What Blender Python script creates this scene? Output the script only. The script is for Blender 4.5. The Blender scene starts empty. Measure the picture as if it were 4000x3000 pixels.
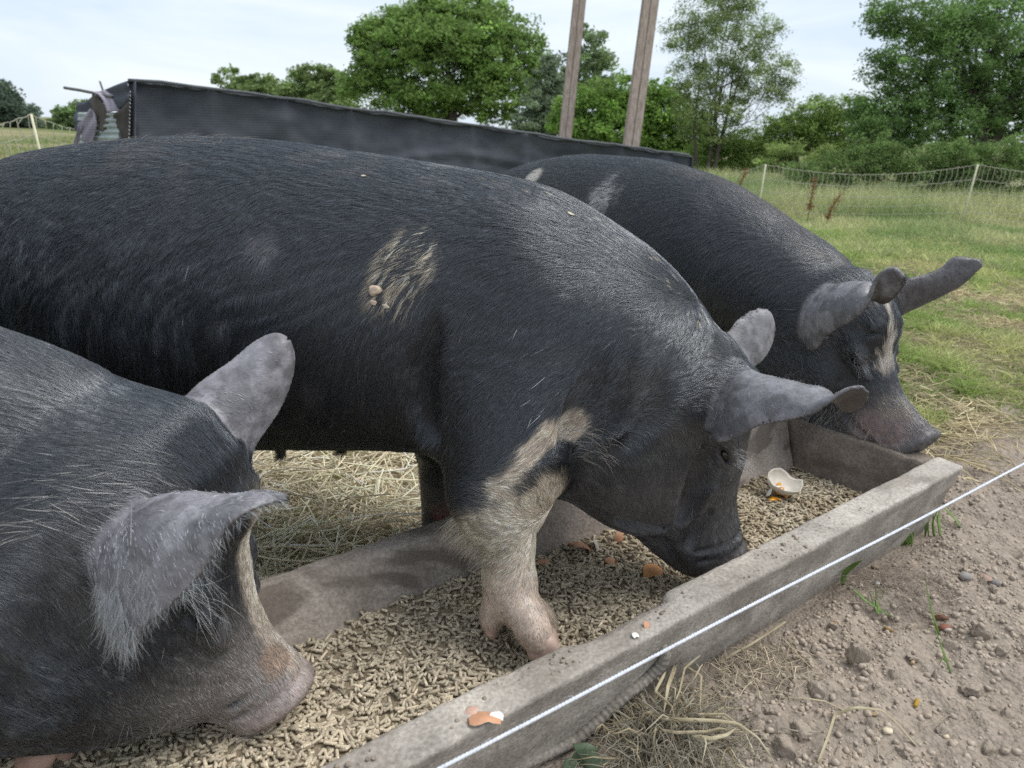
import bpy, bmesh, math, random
import numpy as np
from mathutils import Vector, Matrix, Euler

rng = np.random.default_rng(11)
random.seed(11)
scene = bpy.context.scene

# ------------------------------------------------------------------ camera
PX = 2774.0            # focal length in pixels of the 4000 x 3000 photograph
CAM_H, PITCH, ROLL = 0.95, math.radians(19.5), math.radians(1.2)
F_ = np.array([0, math.cos(PITCH), -math.sin(PITCH)])
_u0 = np.cross([1, 0, 0], F_)
R_ = math.cos(ROLL) * np.array([1.0, 0, 0]) + math.sin(ROLL) * _u0
U_ = -math.sin(ROLL) * np.array([1.0, 0, 0]) + math.cos(ROLL) * _u0
CAM = np.array([0.0, 0.0, CAM_H])

cam_data = bpy.data.cameras.new('camera')
cam_data.sensor_width = 36.0
cam_data.lens = 36.0 * PX / 4000.0
cam_data.clip_start, cam_data.clip_end = 0.05, 3000.0
cam_data.dof.use_dof = True
cam_data.dof.focus_distance = 1.3
cam_data.dof.aperture_fstop = 6.5
cam = bpy.data.objects.new('camera', cam_data)
scene.collection.objects.link(cam)
cam.matrix_world = Matrix(((R_[0], U_[0], -F_[0], CAM[0]), (R_[1], U_[1], -F_[1], CAM[1]),
                           (R_[2], U_[2], -F_[2], CAM[2]), (0, 0, 0, 1)))
scene.camera = cam

# ------------------------------------------------------------------ world, sun, exposure
world = bpy.data.worlds.new('World')
scene.world = world
world.use_nodes = True
wn, wl = world.node_tree.nodes, world.node_tree.links
wn.clear()
wout = wn.new('ShaderNodeOutputWorld')
bg = wn.new('ShaderNodeBackground')
bg.inputs['Strength'].default_value = 0.0605
sky = wn.new('ShaderNodeTexSky')
sky.sky_type = 'NISHITA'
sky.sun_disc = False
SUN_EL, SUN_AZ = math.radians(60), math.radians(85)
sky.sun_elevation, sky.sun_rotation = SUN_EL, SUN_AZ
sky.air_density, sky.dust_density, sky.ozone_density = 1.0, 1.6, 2.0
wtc = wn.new('ShaderNodeTexCoord')
wmap = wn.new('ShaderNodeMapping')
wmap.inputs['Scale'].default_value = (1.0, 1.0, 4.5)
wl.new(wtc.outputs['Generated'], wmap.inputs['Vector'])
wno = wn.new('ShaderNodeTexNoise')
wno.inputs['Scale'].default_value = 2.6
wno.inputs['Detail'].default_value = 6.0
wno.inputs['Roughness'].default_value = 0.55
wno.inputs['Distortion'].default_value = 0.6
wl.new(wmap.outputs['Vector'], wno.inputs['Vector'])
wramp = wn.new('ShaderNodeValToRGB')
wramp.color_ramp.elements[0].position = 0.36
wramp.color_ramp.elements[0].color = (5.7, 6.6, 7.6, 1)
wramp.color_ramp.elements[1].position = 0.66
wramp.color_ramp.elements[1].color = (7.5, 8.05, 8.6, 1)
wl.new(wno.outputs['Fac'], wramp.inputs['Fac'])
wmix = wn.new('ShaderNodeMixRGB')
wmix.inputs['Fac'].default_value = 0.86
wl.new(sky.outputs['Color'], wmix.inputs['Color1'])
wl.new(wramp.outputs['Color'], wmix.inputs['Color2'])
wl.new(wmix.outputs['Color'], bg.inputs['Color'])
wl.new(bg.outputs['Background'], wout.inputs['Surface'])

sun_data = bpy.data.lights.new('sun', 'SUN')
sun_data.energy = 1.5
sun_data.angle = math.radians(40)
sun_data.color = (1.0, 0.975, 0.94)
sun = bpy.data.objects.new('sun', sun_data)
scene.collection.objects.link(sun)
# Nishita: rotation measured from +Y clockwise seen from above
_sd = Vector((math.sin(SUN_AZ) * math.cos(SUN_EL), math.cos(SUN_AZ) * math.cos(SUN_EL), math.sin(SUN_EL)))
sun.rotation_euler = (-_sd).to_track_quat('-Z', 'Y').to_euler()

scene.view_settings.view_transform = 'Standard'
scene.view_settings.look = 'None'
scene.view_settings.exposure = 1.2
scene.view_settings.gamma = 1.0
scene.view_settings.use_curve_mapping = False
scene.render.engine = 'CYCLES'
scene.cycles.max_bounces = 6
scene.cycles.transparent_max_bounces = 8
scene.cycles.use_denoising = False

# ------------------------------------------------------------------ helpers
def ray(px, py):
    return F_ + R_ * ((px - 2000.0) / PX) + U_ * ((1500.0 - py) / PX)

def at_z(px, py, z):
    d = ray(px, py)
    return CAM + d * ((z - CAM_H) / d[2])

def at_y(px, py, y):
    d = ray(px, py)
    return CAM + d * (y / d[1])

def at_d(px, py, depth):
    return CAM + ray(px, py) * depth

def ground_z(x, y):
    r = np.hypot(x, y)
    t = np.clip((r - 2.6) / 4.0, 0, 1)
    t = t * t * (3 - 2 * t)
    return -0.035 * np.clip(x, -40, 40) * t

def at_ground(px, py):
    p = at_z(px, py, 0.0)
    for _ in range(8):
        p = at_z(px, py, float(ground_z(p[0], p[1])))
    return p

def smooth(a, b, x):
    t = np.clip((x - a) / (b - a), 0, 1)
    return t * t * (3 - 2 * t)

def new_mat(name):
    m = bpy.data.materials.new(name)
    m.use_nodes = True
    n = m.node_tree.nodes
    return m, n, m.node_tree.links, n['Principled BSDF']

def lin(r, g, b):
    f = lambda c: (c / 255 / 12.92) if c / 255 <= 0.04045 else ((c / 255 + 0.055) / 1.055) ** 2.4
    return (f(r), f(g), f(b), 1.0)

def mesh_from(name, V, Fq, mat=None, smooth_shade=False, cols=None, tri=False):
    """V (n,3), Fq (m,k) arrays with one face size -> mesh datablock."""
    me = bpy.data.meshes.new(name)
    V = np.ascontiguousarray(V, dtype=np.float32)
    Fq = np.ascontiguousarray(Fq, dtype=np.int32)
    m, k = Fq.shape
    me.vertices.add(len(V))
    me.vertices.foreach_set('co', V.ravel())
    me.loops.add(m * k)
    me.loops.foreach_set('vertex_index', Fq.ravel())
    me.polygons.add(m)
    me.polygons.foreach_set('loop_start', np.arange(0, m * k, k, dtype=np.int32))
    me.polygons.foreach_set('loop_total', np.full(m, k, dtype=np.int32))
    if smooth_shade:
        me.polygons.foreach_set('use_smooth', np.ones(m, dtype=bool))
    me.update(calc_edges=True)
    if cols is not None:
        a = me.color_attributes.new('paint', 'FLOAT_COLOR', 'POINT')
        c = np.ones((len(V), 4), dtype=np.float32)
        c[:, :3] = cols
        a.data.foreach_set('color', c.ravel())
    if mat is not None:
        me.materials.append(mat)
    return me

def put(name, me, parent=None, loc=None, rot=None):
    o = bpy.data.objects.new(name, me)
    scene.collection.objects.link(o)
    if parent is not None:
        o.parent = parent
    if loc is not None:
        o.location = loc
    if rot is not None:
        o.rotation_euler = rot
    return o

def tag(o, label=None, cat=None, group=None, kind=None):
    if label: o['label'] = label
    if cat: o['category'] = cat
    if group: o['group'] = group
    if kind: o['kind'] = kind
    return o

def empty(name, loc, rz=0.0):
    o = bpy.data.objects.new(name, None)
    scene.collection.objects.link(o)
    o.location = loc
    o.rotation_euler = (0, 0, rz)
    o.empty_display_size = 0.1
    return o

def pchip(xs, ys, x):
    xs, ys = np.asarray(xs, float), np.asarray(ys, float)
    h = np.diff(xs); d = np.diff(ys) / h
    m = np.zeros(len(xs))
    for i in range(1, len(xs) - 1):
        if d[i - 1] * d[i] > 0:
            w1, w2 = 2 * h[i] + h[i - 1], h[i] + 2 * h[i - 1]
            m[i] = (w1 + w2) / (w1 / d[i - 1] + w2 / d[i])
    m[0], m[-1] = d[0], d[-1]
    x = np.clip(x, xs[0], xs[-1])
    i = np.clip(np.searchsorted(xs, x) - 1, 0, len(h) - 1)
    t = (x - xs[i]) / h[i]
    return ((1 + 2 * t) * (1 - t) ** 2 * ys[i] + t * (1 - t) ** 2 * h[i] * m[i]
            + t * t * (3 - 2 * t) * ys[i + 1] + t * t * (t - 1) * h[i] * m[i + 1])

def catmull(P, n):
    """Resample a polyline of control points smoothly to n points."""
    P = np.asarray(P, float)
    L = np.r_[0, np.cumsum(np.linalg.norm(np.diff(P, axis=0), axis=1))]
    t = np.linspace(0, L[-1], n)
    return np.stack([_cr(L, P[:, k], t) for k in range(P.shape[1])], -1)

def _cr(xs, ys, x):
    m = np.gradient(ys, xs)
    h = np.diff(xs)
    i = np.clip(np.searchsorted(xs, x) - 1, 0, len(h) - 1)
    t = (x - xs[i]) / h[i]
    return ((1 + 2 * t) * (1 - t) ** 2 * ys[i] + t * (1 - t) ** 2 * h[i] * m[i]
            + t * t * (3 - 2 * t) * ys[i + 1] + t * t * (t - 1) * h[i] * m[i + 1])

def tube_arrays(P, rad, nseg=6, closed=True):
    """Swept tube round polyline P with radius (scalar or per point)."""
    P = np.asarray(P, float)
    n = len(P)
    rad = np.broadcast_to(np.asarray(rad, float), (n,))
    T = np.gradient(P, axis=0)
    T /= np.linalg.norm(T, axis=1)[:, None] + 1e-12
    up = np.array([0.0, 0, 1]) if abs(T[0][2]) < 0.9 else np.array([1.0, 0, 0])
    N = np.cross(T[0], up); N /= np.linalg.norm(N)
    V = []
    ang = np.linspace(0, 2 * np.pi, nseg, endpoint=False)
    for i in range(n):
        N = N - T[i] * (N @ T[i]); N /= np.linalg.norm(N)
        B = np.cross(T[i], N)
        V.append(P[i] + rad[i] * (np.cos(ang)[:, None] * N + np.sin(ang)[:, None] * B))
    V = np.concatenate(V)
    i, j = np.meshgrid(np.arange(n - 1), np.arange(nseg), indexing='ij')
    a = i * nseg + j; b = i * nseg + (j + 1) % nseg
    Fq = np.stack([a, b, b + nseg, a + nseg], -1).reshape(-1, 4)
    if closed:
        V = np.concatenate([V, P[:1], P[-1:]])
        c0, c1 = n * nseg, n * nseg + 1
        j = np.arange(nseg); jn = (j + 1) % nseg
        cap0 = np.stack([np.full(nseg, c0), jn, j, np.full(nseg, c0)], -1)
        cap1 = np.stack([np.full(nseg, c1), (n - 1) * nseg + j, (n - 1) * nseg + jn, np.full(nseg, c1)], -1)
        # caps as degenerate-free triangles are merged separately
        return V, Fq, np.concatenate([cap0[:, :3], cap1[:, :3]])
    return V, Fq, None

def bm_tube(bm, P, rad, nseg=6):
    V, Fq, caps = tube_arrays(P, rad, nseg)
    vs = [bm.verts.new(v) for v in V]
    for f in Fq: bm.faces.new([vs[i] for i in f]).smooth = True
    for f in caps: bm.faces.new([vs[i] for i in f])

def bm_box(bm, c, s, rot=None):
    r = bmesh.ops.create_cube(bm, size=1.0)['verts']
    M = Matrix.Translation(c) @ (rot.to_4x4() if rot is not None else Matrix()) @ Matrix.Diagonal((*s, 1))
    bmesh.ops.transform(bm, matrix=M, verts=r)
    return r

def bm_done(name, bm, mat, parent=None, loc=None, shade=False):
    me = bpy.data.meshes.new(name)
    bmesh.ops.recalc_face_normals(bm, faces=bm.faces)
    bm.to_mesh(me); bm.free()
    if shade:
        me.polygons.foreach_set('use_smooth', np.ones(len(me.polygons), dtype=bool))
    me.materials.append(mat)
    return put(name, me, parent, loc)

def hash_noise(P, scale, seed=0):
    """Cheap smooth value noise in numpy, P (n,3) -> (n,) in 0..1."""
    q = np.asarray(P) * scale + seed * 17.31
    i = np.floor(q).astype(np.int64)
    f = q - i
    f = f * f * (3 - 2 * f)
    out = 0
    for dx in (0, 1):
        for dy in (0, 1):
            for dz in (0, 1):
                h = ((i[:, 0] + dx) * 73856093 ^ (i[:, 1] + dy) * 19349663 ^ (i[:, 2] + dz) * 83492791) & 0x7fffffff
                h = (h * 1103515245 + 12345) & 0x7fffffff
                h = ((h >> 13) ^ h) * 60493 & 0x7fffffff
                v = (h % 65536) / 65536.0
                w = (f[:, 0] if dx else 1 - f[:, 0]) * (f[:, 1] if dy else 1 - f[:, 1]) * (f[:, 2] if dz else 1 - f[:, 2])
                out = out + v * w
    return out

def fbm(P, scale, octaves=4, seed=0, gain=0.5):
    s, a, tot = 0, 1.0, 0
    for k in range(octaves):
        s = s + a * hash_noise(P, scale * 2 ** k, seed + k)
        tot += a; a *= gain
    return s / tot

TD = np.array([0.806, 0.592, 0]); TM = np.array([-0.592, 0.806, 0]); TP = np.array([0.037, 0.791, 0])
def tr(s, p, z):
    """Point in the trough's own frame: s along it, p across it (0 = outer front rim), z up."""
    return TP + TD * s + TM * p + np.array([0, 0, z])
# ------------------------------------------------------------------ ground
def geo_axis(lo, hi, st, far, growth=1.09):
    a = list(np.arange(lo, hi, st)); d = st; x = a[-1]
    while x < far:
        d *= growth; x += d; a.append(x)
    d = st; x = lo; pre = []
    while x > -far:
        d *= growth; x -= d; pre.append(x)
    return np.array(pre[::-1] + a)

def soil_mask(x, y):
    """1 = bare trodden soil, 0 = grass, from the place's own layout."""
    P = np.stack([x, y, 0 * x], -1)
    s = (x - TP[0]) * TD[0] + (y - TP[1]) * TD[1]
    p = (x - TP[0]) * TM[0] + (y - TP[1]) * TM[1]
    w = (fbm(P, 2.2, 3, 40) - .5) * .5
    m = smooth(.50, .30, p + w * .5 + .02 * np.clip(s - 1.4, 0, 3)) * smooth(3.2, 2.2, s + w)
    # muddy patch behind the trough below the sows
    m = np.maximum(m, smooth(.9, .3, np.hypot((x - .1) / .75, (y - 1.75) / .6) + w * .6) * .95)
    # worn patches in the pasture
    for cx, cy, rx, ry in ((2.98, 5.15, .5, .30), (3.5, 4.95, .55, .25), (2.87, 4.02, .28, .12), (4.5, 8.3, .8, .3), (5.2, 8.1, .7, .3)):
        m = np.maximum(m, smooth(1.0, .45, np.hypot((x - cx) / rx, (y - cy) / ry) + w * 1.1) * .85)
    return np.clip(m, 0, 1)

def ground_h(x, y):
    P = np.stack([x, y, np.zeros_like(x)], -1)
    r = np.hypot(x, y)
    near = smooth(5.0, 2.4, r)
    s = (x - TP[0]) * TD[0] + (y - TP[1]) * TD[1]
    p = (x - TP[0]) * TM[0] + (y - TP[1]) * TM[1]
    h = (fbm(P, 4.2, 3, 50) - .5) * .055
    h += (fbm(P, 20, 4, 52) - .5) * .040
    h += (fbm(P, 60, 3, 54) - .5) * .016
    rid = 1 - np.abs(2 * fbm(P, 11, 2, 57) - 1)
    h += (rid - .7) * .012
    bank = smooth(.10, -.02, p) * smooth(-.40, -.02, p) * .012
    inside = smooth(-.03, .05, p) * smooth(.56, .48, p) * smooth(-.85, -.75, s) * smooth(1.45, 1.34, s)
    h = (h * .9 + bank) * near * (1 - inside) - .012 * inside
    # hoof-print hollow with a thumb of raised soil, and a crumbly molehill by the far end of the rim
    q = at_z(3440, 2330, 0); h += .028 * np.exp(-(((x - q[0]) / .12) ** 2 + ((y - q[1]) / .07) ** 2)) * (.6 + .8 * fbm(P, 30, 2, 4))
    q = at_z(3480, 2420, 0); h -= .022 * np.exp(-(((x - q[0]) / .09) ** 2 + ((y - q[1]) / .025) ** 2))
    q = at_z(3020, 2560, 0); h -= .016 * np.exp(-(((x - q[0]) / .02) ** 2 + ((y - q[1]) / .05) ** 2))
    q = at_z(3355, 2615, 0); h += .014 * np.exp(-(((x - q[0]) / .014) ** 2 + ((y - q[1]) / .045) ** 2))
    q = at_z(2480, 2850, 0); h += .035 * np.exp(-(((x - q[0]) / .10) ** 2 + ((y - q[1]) / .10) ** 2))
    h += (fbm(P, .35, 2, 61) - .5) * .25 * smooth(4, 12, r)
    return h + ground_z(x, y)

def build_ground():
    xs = geo_axis(-.05, 1.75, .0056, 900.0, 1.075)
    ys = geo_axis(.60, 1.95, .0056, 900.0, 1.075)
    X, Y = np.meshgrid(xs, ys, indexing='ij')
    x, y = X.ravel(), Y.ravel()
    V = np.stack([x, y, ground_h(x, y)], -1)
    nx, ny = len(xs), len(ys)
    i, j = np.meshgrid(np.arange(nx - 1), np.arange(ny - 1), indexing='ij')
    a = (i * ny + j).ravel()
    Fq = np.stack([a, a + ny, a + ny + 1, a + 1], -1)
    m = soil_mask(x, y)
    P = np.stack([x, y, 0 * x], -1)
    soil = np.array([.285, .238, .192]) * (.78 + .44 * fbm(P, 7, 4, 70))[:, None]
    green = np.array([.12, .15, .05]); dry = np.array([.28, .24, .14])
    g = green + (dry - green) * smooth(.40, .65, fbm(P, 1.6, 4, 71))[:, None] * .8
    hay = smooth(.55, .1, x) * smooth(3.6, 2.5, y) * smooth(.9, 1.2, y) * smooth(-2.2, -1.3, x)
    g = g + (np.array([.46, .40, .28]) - g) * hay[:, None]
    col = g + (soil - g) * m[:, None]
    mt, n, l, b = new_mat('ground')
    at = n.new('ShaderNodeAttribute'); at.attribute_name = 'paint'
    tc = n.new('ShaderNodeTexCoord')
    no = n.new('ShaderNodeTexNoise'); no.inputs['Scale'].default_value = 70; no.inputs['Detail'].default_value = 8; no.inputs['Roughness'].default_value = .7
    l.new(tc.outputs['Object'], no.inputs['Vector'])
    mr = n.new('ShaderNodeMapRange'); mr.inputs['From Min'].default_value = .3; mr.inputs['From Max'].default_value = .7
    mr.inputs['To Min'].default_value = .68; mr.inputs['To Max'].default_value = 1.3
    l.new(no.outputs['Fac'], mr.inputs['Value'])
    mx = n.new('ShaderNodeMixRGB'); mx.blend_type = 'MULTIPLY'; mx.inputs['Fac'].default_value = 1
    l.new(at.outputs['Color'], mx.inputs['Color1']); l.new(mr.outputs['Result'], mx.inputs['Color2'])
    l.new(mx.outputs['Color'], b.inputs['Base Color'])
    vo = n.new('ShaderNodeTexVoronoi'); vo.inputs['Scale'].default_value = 130; vo.inputs['Randomness'].default_value = 1
    l.new(tc.outputs['Object'], vo.inputs['Vector'])
    bp = n.new('ShaderNodeBump'); bp.inputs['Strength'].default_value = .9; bp.inputs['Distance'].default_value = .004; bp.invert = True
    l.new(vo.outputs['Distance'], bp.inputs['Height'])
    bq = n.new('ShaderNodeBump'); bq.inputs['Strength'].default_value = .8; bq.inputs['Distance'].default_value = .004
    l.new(no.outputs['Fac'], bq.inputs['Height']); l.new(bp.outputs['Normal'], bq.inputs['Normal'])
    l.new(bq.outputs['Normal'], b.inputs['Normal'])
    b.inputs['Roughness'].default_value = .95; b.inputs['Specular IOR Level'].default_value = .15
    o = put('ground', mesh_from('ground', V, Fq, mt, True, cols=col))
    o['kind'] = 'structure'
    return o
GROUND = build_ground()

# ------------------------------------------------------------------ blades, straw, crumbs
def strand_curves(name, Q, R, C, mat, kind='stuff'):
    """Q (n,K,3) points, R (n,K) radii, C (n,3) colours -> one Curves object."""
    n, K, _ = Q.shape
    cu = bpy.data.hair_curves.new(name)
    cu.add_curves([K] * n)
    cu.attributes['position'].data.foreach_set('vector', Q.astype(np.float32).ravel())
    ra = cu.attributes.get('radius') or cu.attributes.new('radius', 'FLOAT', 'POINT')
    ra.data.foreach_set('value', R.astype(np.float32).ravel())
    ca = cu.attributes.new('hair_colour', 'FLOAT_COLOR', 'CURVE')
    c4 = np.ones((n, 4), np.float32); c4[:, :3] = C
    ca.data.foreach_set('color', c4.ravel())
    cu.materials.append(mat)
    o = put(name, cu)
    if kind: o['kind'] = kind
    return o

def blade_material(name, rough=.6, trans=.35):
    m, n, l, b = new_mat(name)
    at = n.new('ShaderNodeAttribute'); at.attribute_name = 'hair_colour'
    l.new(at.outputs['Color'], b.inputs['Base Color'])
    b.inputs['Roughness'].default_value = rough; b.inputs['Specular IOR Level'].default_value = .3
    tr_ = n.new('ShaderNodeBsdfTranslucent'); l.new(at.outputs['Color'], tr_.inputs['Color'])
    ms = n.new('ShaderNodeMixShader'); ms.inputs['Fac'].default_value = trans
    l.new(b.outputs['BSDF'], ms.inputs[1]); l.new(tr_.outputs['BSDF'], ms.inputs[2])
    l.new(ms.outputs['Shader'], n['Material Output'].inputs['Surface'])
    return m
M_GRASS = blade_material('grass blades'); M_STRAW = blade_material('straw', .55, .15)

def blades(x, y, height, lean, width, col, jitter=.25, K=4, z=None):
    n = len(x)
    z0 = ground_h(x, y) - .004 if z is None else z
    a = rng.random(n) * 2 * np.pi
    ln = lean * rng.uniform(.3, 1.3, n)
    hh = height * rng.uniform(.55, 1.25, n)
    Q = np.zeros((n, K, 3)); R = np.zeros((n, K))
    for k in range(K):
        t = k / (K - 1)
        off = ln * hh * t ** 1.8
        Q[:, k, 0] = x + np.cos(a) * off; Q[:, k, 1] = y + np.sin(a) * off
        Q[:, k, 2] = z0 + hh * (t - .35 * np.clip(ln, 0, 1.5) * t * t)
        R[:, k] = width * (1 - t ** 2 * .92) * .5
    c = col * np.exp(rng.normal(0, jitter, (n, 1)))
    return Q, R, np.clip(c, 0, .9)

def lying(x, y, length, width, col, z_up=.02, K=5, jitter=.3, steep=.25):
    """Loose straw lying about at random angles."""
    n = len(x)
    a = rng.random(n) * 2 * np.pi; L = length * rng.uniform(.4, 1.3, n)
    tilt = rng.normal(0, steep, n); bend = rng.normal(0, .18, n)
    zc = ground_h(x, y) + rng.random(n) * z_up + .003
    Q = np.zeros((n, K, 3)); R = np.zeros((n, K))
    for k in range(K):
        t = k / (K - 1) - .5
        ang = a + bend * t
        Q[:, k, 0] = x + np.cos(ang) * L * t; Q[:, k, 1] = y + np.sin(ang) * L * t
        Q[:, k, 2] = np.maximum(zc + np.abs(np.sin(tilt)) * L * (t + .5) * .6 + rng.normal(0, .002, n), ground_h(Q[:, k, 0], Q[:, k, 1]) + .002)
        R[:, k] = width * .5
    c = col * np.exp(rng.normal(0, jitter, (n, 1)))
    return Q, R, np.clip(c, 0, .85)

def cat3(parts):
    K = max(q.shape[1] for q, _, _ in parts)
    return tuple(np.concatenate([p[i] for p in parts]) for i in range(3))

def polar(n, r0, r1, a0, a1):
    r = np.exp(rng.uniform(math.log(r0), math.log(r1), n)); a = np.radians(rng.uniform(a0, a1, n))
    return r * np.sin(a), r * np.cos(a)

def in_trough(x, y, m=.03):
    s = (x - TP[0]) * TD[0] + (y - TP[1]) * TD[1]; p = (x - TP[0]) * TM[0] + (y - TP[1]) * TM[1]
    return (p > -m) & (p < .5 + m) & (s > -.85) & (s < 1.36 + m)

def build_pasture():
    parts = []
    x, y = polar(150000, 1.5, 9.5, -6, 46)
    sm = soil_mask(x, y)
    keep = (rng.random(len(x)) > sm * 1.02 - .005) & ~in_trough(x, y)
    x, y = x[keep], y[keep]
    P = np.stack([x, y, 0 * x], -1)
    dry = smooth(.42, .66, fbm(P, 1.7, 3, 81))
    r = np.hypot(x, y)
    col = np.array([.27, .37, .10]) * (1 - dry)[:, None] + np.array([.50, .51, .22]) * dry[:, None]
    col = col * (.8 + .4 * fbm(P, 6, 2, 82))[:, None]
    hgt = .038 + .05 * smooth(.45, .7, fbm(P, 2.3, 3, 83)) + .05 * smooth(5.2, 8.5, y) + .05 * smooth(.6, .75, fbm(P, 9, 2, 84))
    parts.append(blades(x, y, hgt, .9, .0024 + .0010 * r * .5, col))
    # dead thatch between the green
    x, y = polar(42000, 1.5, 8, -6, 46)
    keep = (rng.random(len(x)) > soil_mask(x, y) * 1.01) & ~in_trough(x, y)
    x, y = x[keep], y[keep]
    r = np.hypot(x, y)
    L_ = lying(x, y, .07, .0016 + .0006 * r, np.array([.36, .31, .19]), .03, K=4)
    parts.append(L_)
    # tall grass at the fence and beyond it
    x, y = polar(60000, 7.8, 19, 2, 44)
    P = np.stack([x, y, 0 * x], -1)
    dry = smooth(.35, .6, fbm(P, .8, 3, 85))
    col = np.array([.24, .33, .12]) * (1 - dry)[:, None] + np.array([.50, .51, .26]) * dry[:, None]
    parts.append(blades(x, y, .10 + .36 * smooth(10.2, 11.6, y + (fbm(P, .7, 2, 86) - .5) * 2.5), .55, .008, col))
    # left side: pasture seen over the big sow's rump
    x, y = polar(16000, 4.5, 26, -46, -20)
    P = np.stack([x, y, 0 * x], -1)
    dry = smooth(.4, .62, fbm(P, .8, 3, 87))
    col = np.array([.17, .24, .07]) * (1 - dry)[:, None] + np.array([.28, .27, .12]) * dry[:, None]
    parts.append(blades(x, y, .12, .8, .012, col))
    # the paddock behind the sows, as far as the pen
    x, y = polar(62000, 1.6, 8, -68, 2)
    keep = ~in_trough(x, y) & ~((x > -1.3) & (x < .3) & (y < 2.7)) & (y > .3)
    x, y = x[keep], y[keep]
    P = np.stack([x, y, 0 * x], -1)
    dry = smooth(.4, .64, fbm(P, 1.5, 3, 89))
    col = np.array([.22, .32, .085]) * (1 - dry)[:, None] + np.array([.45, .44, .21]) * dry[:, None]
    parts.append(blades(x, y, .07, .9, .0024 + .0005 * np.hypot(x, y), col))
    # green among the straw under the sows
    x, y = rng.uniform(-1.3, .3, 2600), rng.uniform(1.25, 3.4, 2600)
    keep = ~in_trough(x, y) & (rng.random(len(x)) > soil_mask(x, y) * 1.05)
    x, y = x[keep], y[keep]
    P = np.stack([x, y, 0 * x], -1)
    k2 = fbm(P, 7, 2, 88) > .47
    x, y = x[k2], y[k2]
    parts.append(blades(x, y, .085, .8, .0026, np.array([.22, .29, .10])))
    q = cat3(parts)
    strand_curves('grass', *q, M_GRASS)

def build_straw():
    parts = []
    # hay trodden under the middle sow
    n = 8000
    x, y = rng.uniform(-1.2, .25, n), rng.uniform(1.22, 2.9, n)
    P = np.stack([x, y, 0 * x], -1)
    keep = ~in_trough(x, y, .01) & (rng.random(n) > .92 * smooth(-.30, .0, x + (fbm(P, 5, 2, 90) - .5) * .5) * smooth(2.4, 1.6, y))
    parts.append(lying(x[keep], y[keep], .16, .0036, np.array([.70, .62, .45]), .05))
    # hay strewn beyond the far end of the trough
    n = 750
    s, p = rng.uniform(1.38, 2.4, n), rng.normal(.36, .10, n) - .06 * rng.random(n)
    x, y = TP[0] + TD[0] * s + TM[0] * p, TP[1] + TD[1] * s + TM[1] * p
    keep = ~in_trough(x, y, .0)
    parts.append(lying(x[keep], y[keep], .13, .0032, np.array([.44, .37, .225]), .03))
    # worn patches in the pasture
    for cx, cy, rx, ry in ((2.98, 5.15, .5, .30), (3.5, 4.95, .55, .25), (2.87, 4.02, .28, .12), (4.5, 8.3, .8, .3), (5.2, 8.1, .7, .3)):
        x, y = rng.normal(cx, rx * .6, 420), rng.normal(cy, ry * .7, 420)
        parts.append(lying(x, y, .10, .004, np.array([.46, .38, .22]), .03))
    # thin litter over the trodden soil in front
    n = 300
    x, y = rng.uniform(.15, 1.9, n), rng.uniform(.6, 2.0, n)
    P = np.stack([x, y, 0 * x], -1)
    keep = ~in_trough(x, y, .0) & (fbm(P, 6, 2, 93) > .47)
    parts.append(lying(x[keep], y[keep], .045, .0013, np.array([.36, .30, .22]), .008, steep=.12))
    # wispy roots in the crumbly mound
    q = at_z(3520, 2330, 0)
    x, y = rng.normal(q[0], .07, 420), rng.normal(q[1], .045, 420)
    parts.append(lying(x, y, .04, .0008, np.array([.27, .22, .18]), .022))
    q = at_z(2950, 2610, 0)
    x, y = rng.normal(q[0], .05, 200), rng.normal(q[1], .04, 200)
    parts.append(lying(x, y, .05, .0014, np.array([.40, .34, .25]), .012))
    q = cat3(parts)
    strand_curves('straw_litter', *q, M_STRAW)

def stone_mesh(seed, sub=1):
    bm = bmesh.new()
    bmesh.ops.create_icosphere(bm, subdivisions=sub, radius=1.0)
    P = np.array([v.co for v in bm.verts])
    d = .68 + .62 * hash_noise(P + seed * 3.1, 1.4, seed)
    d *= .9 + .22 * hash_noise(P + seed, 3.3, seed + 2)
    for v, k in zip(bm.verts, d): v.co = v.co * float(k)
    V = np.array([v.co for v in bm.verts]); T = np.array([[v.index for v in f.verts] for f in bm.faces])
    bm.free()
    return V, T

def soil_material(name, c):
    m, n, l, b = new_mat(name)
    tc = n.new('ShaderNodeTexCoord'); no = n.new('ShaderNodeTexNoise')
    no.inputs['Scale'].default_value = 160; no.inputs['Detail'].default_value = 6
    l.new(tc.outputs['Object'], no.inputs['Vector'])
    r = n.new('ShaderNodeValToRGB'); r.color_ramp.elements[0].position = .3; r.color_ramp.elements[1].position = .7
    r.color_ramp.elements[0].color = (c[0] * .82, c[1] * .81, c[2] * .80, 1); r.color_ramp.elements[1].color = (c[0] * 1.2, c[1] * 1.2, c[2] * 1.19, 1)
    l.new(no.outputs['Fac'], r.inputs['Fac']); l.new(r.outputs['Color'], b.inputs['Base Color'])
    bp = n.new('ShaderNodeBump'); bp.inputs['Strength'].default_value = .7; bp.inputs['Distance'].default_value = .002
    l.new(no.outputs['Fac'], bp.inputs['Height']); l.new(bp.outputs['Normal'], b.inputs['Normal'])
    b.inputs['Roughness'].default_value = .95; b.inputs['Specular IOR Level'].default_value = .12
    return m
M_SOIL = soil_material('dry soil', (.375, .315, .256))

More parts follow.
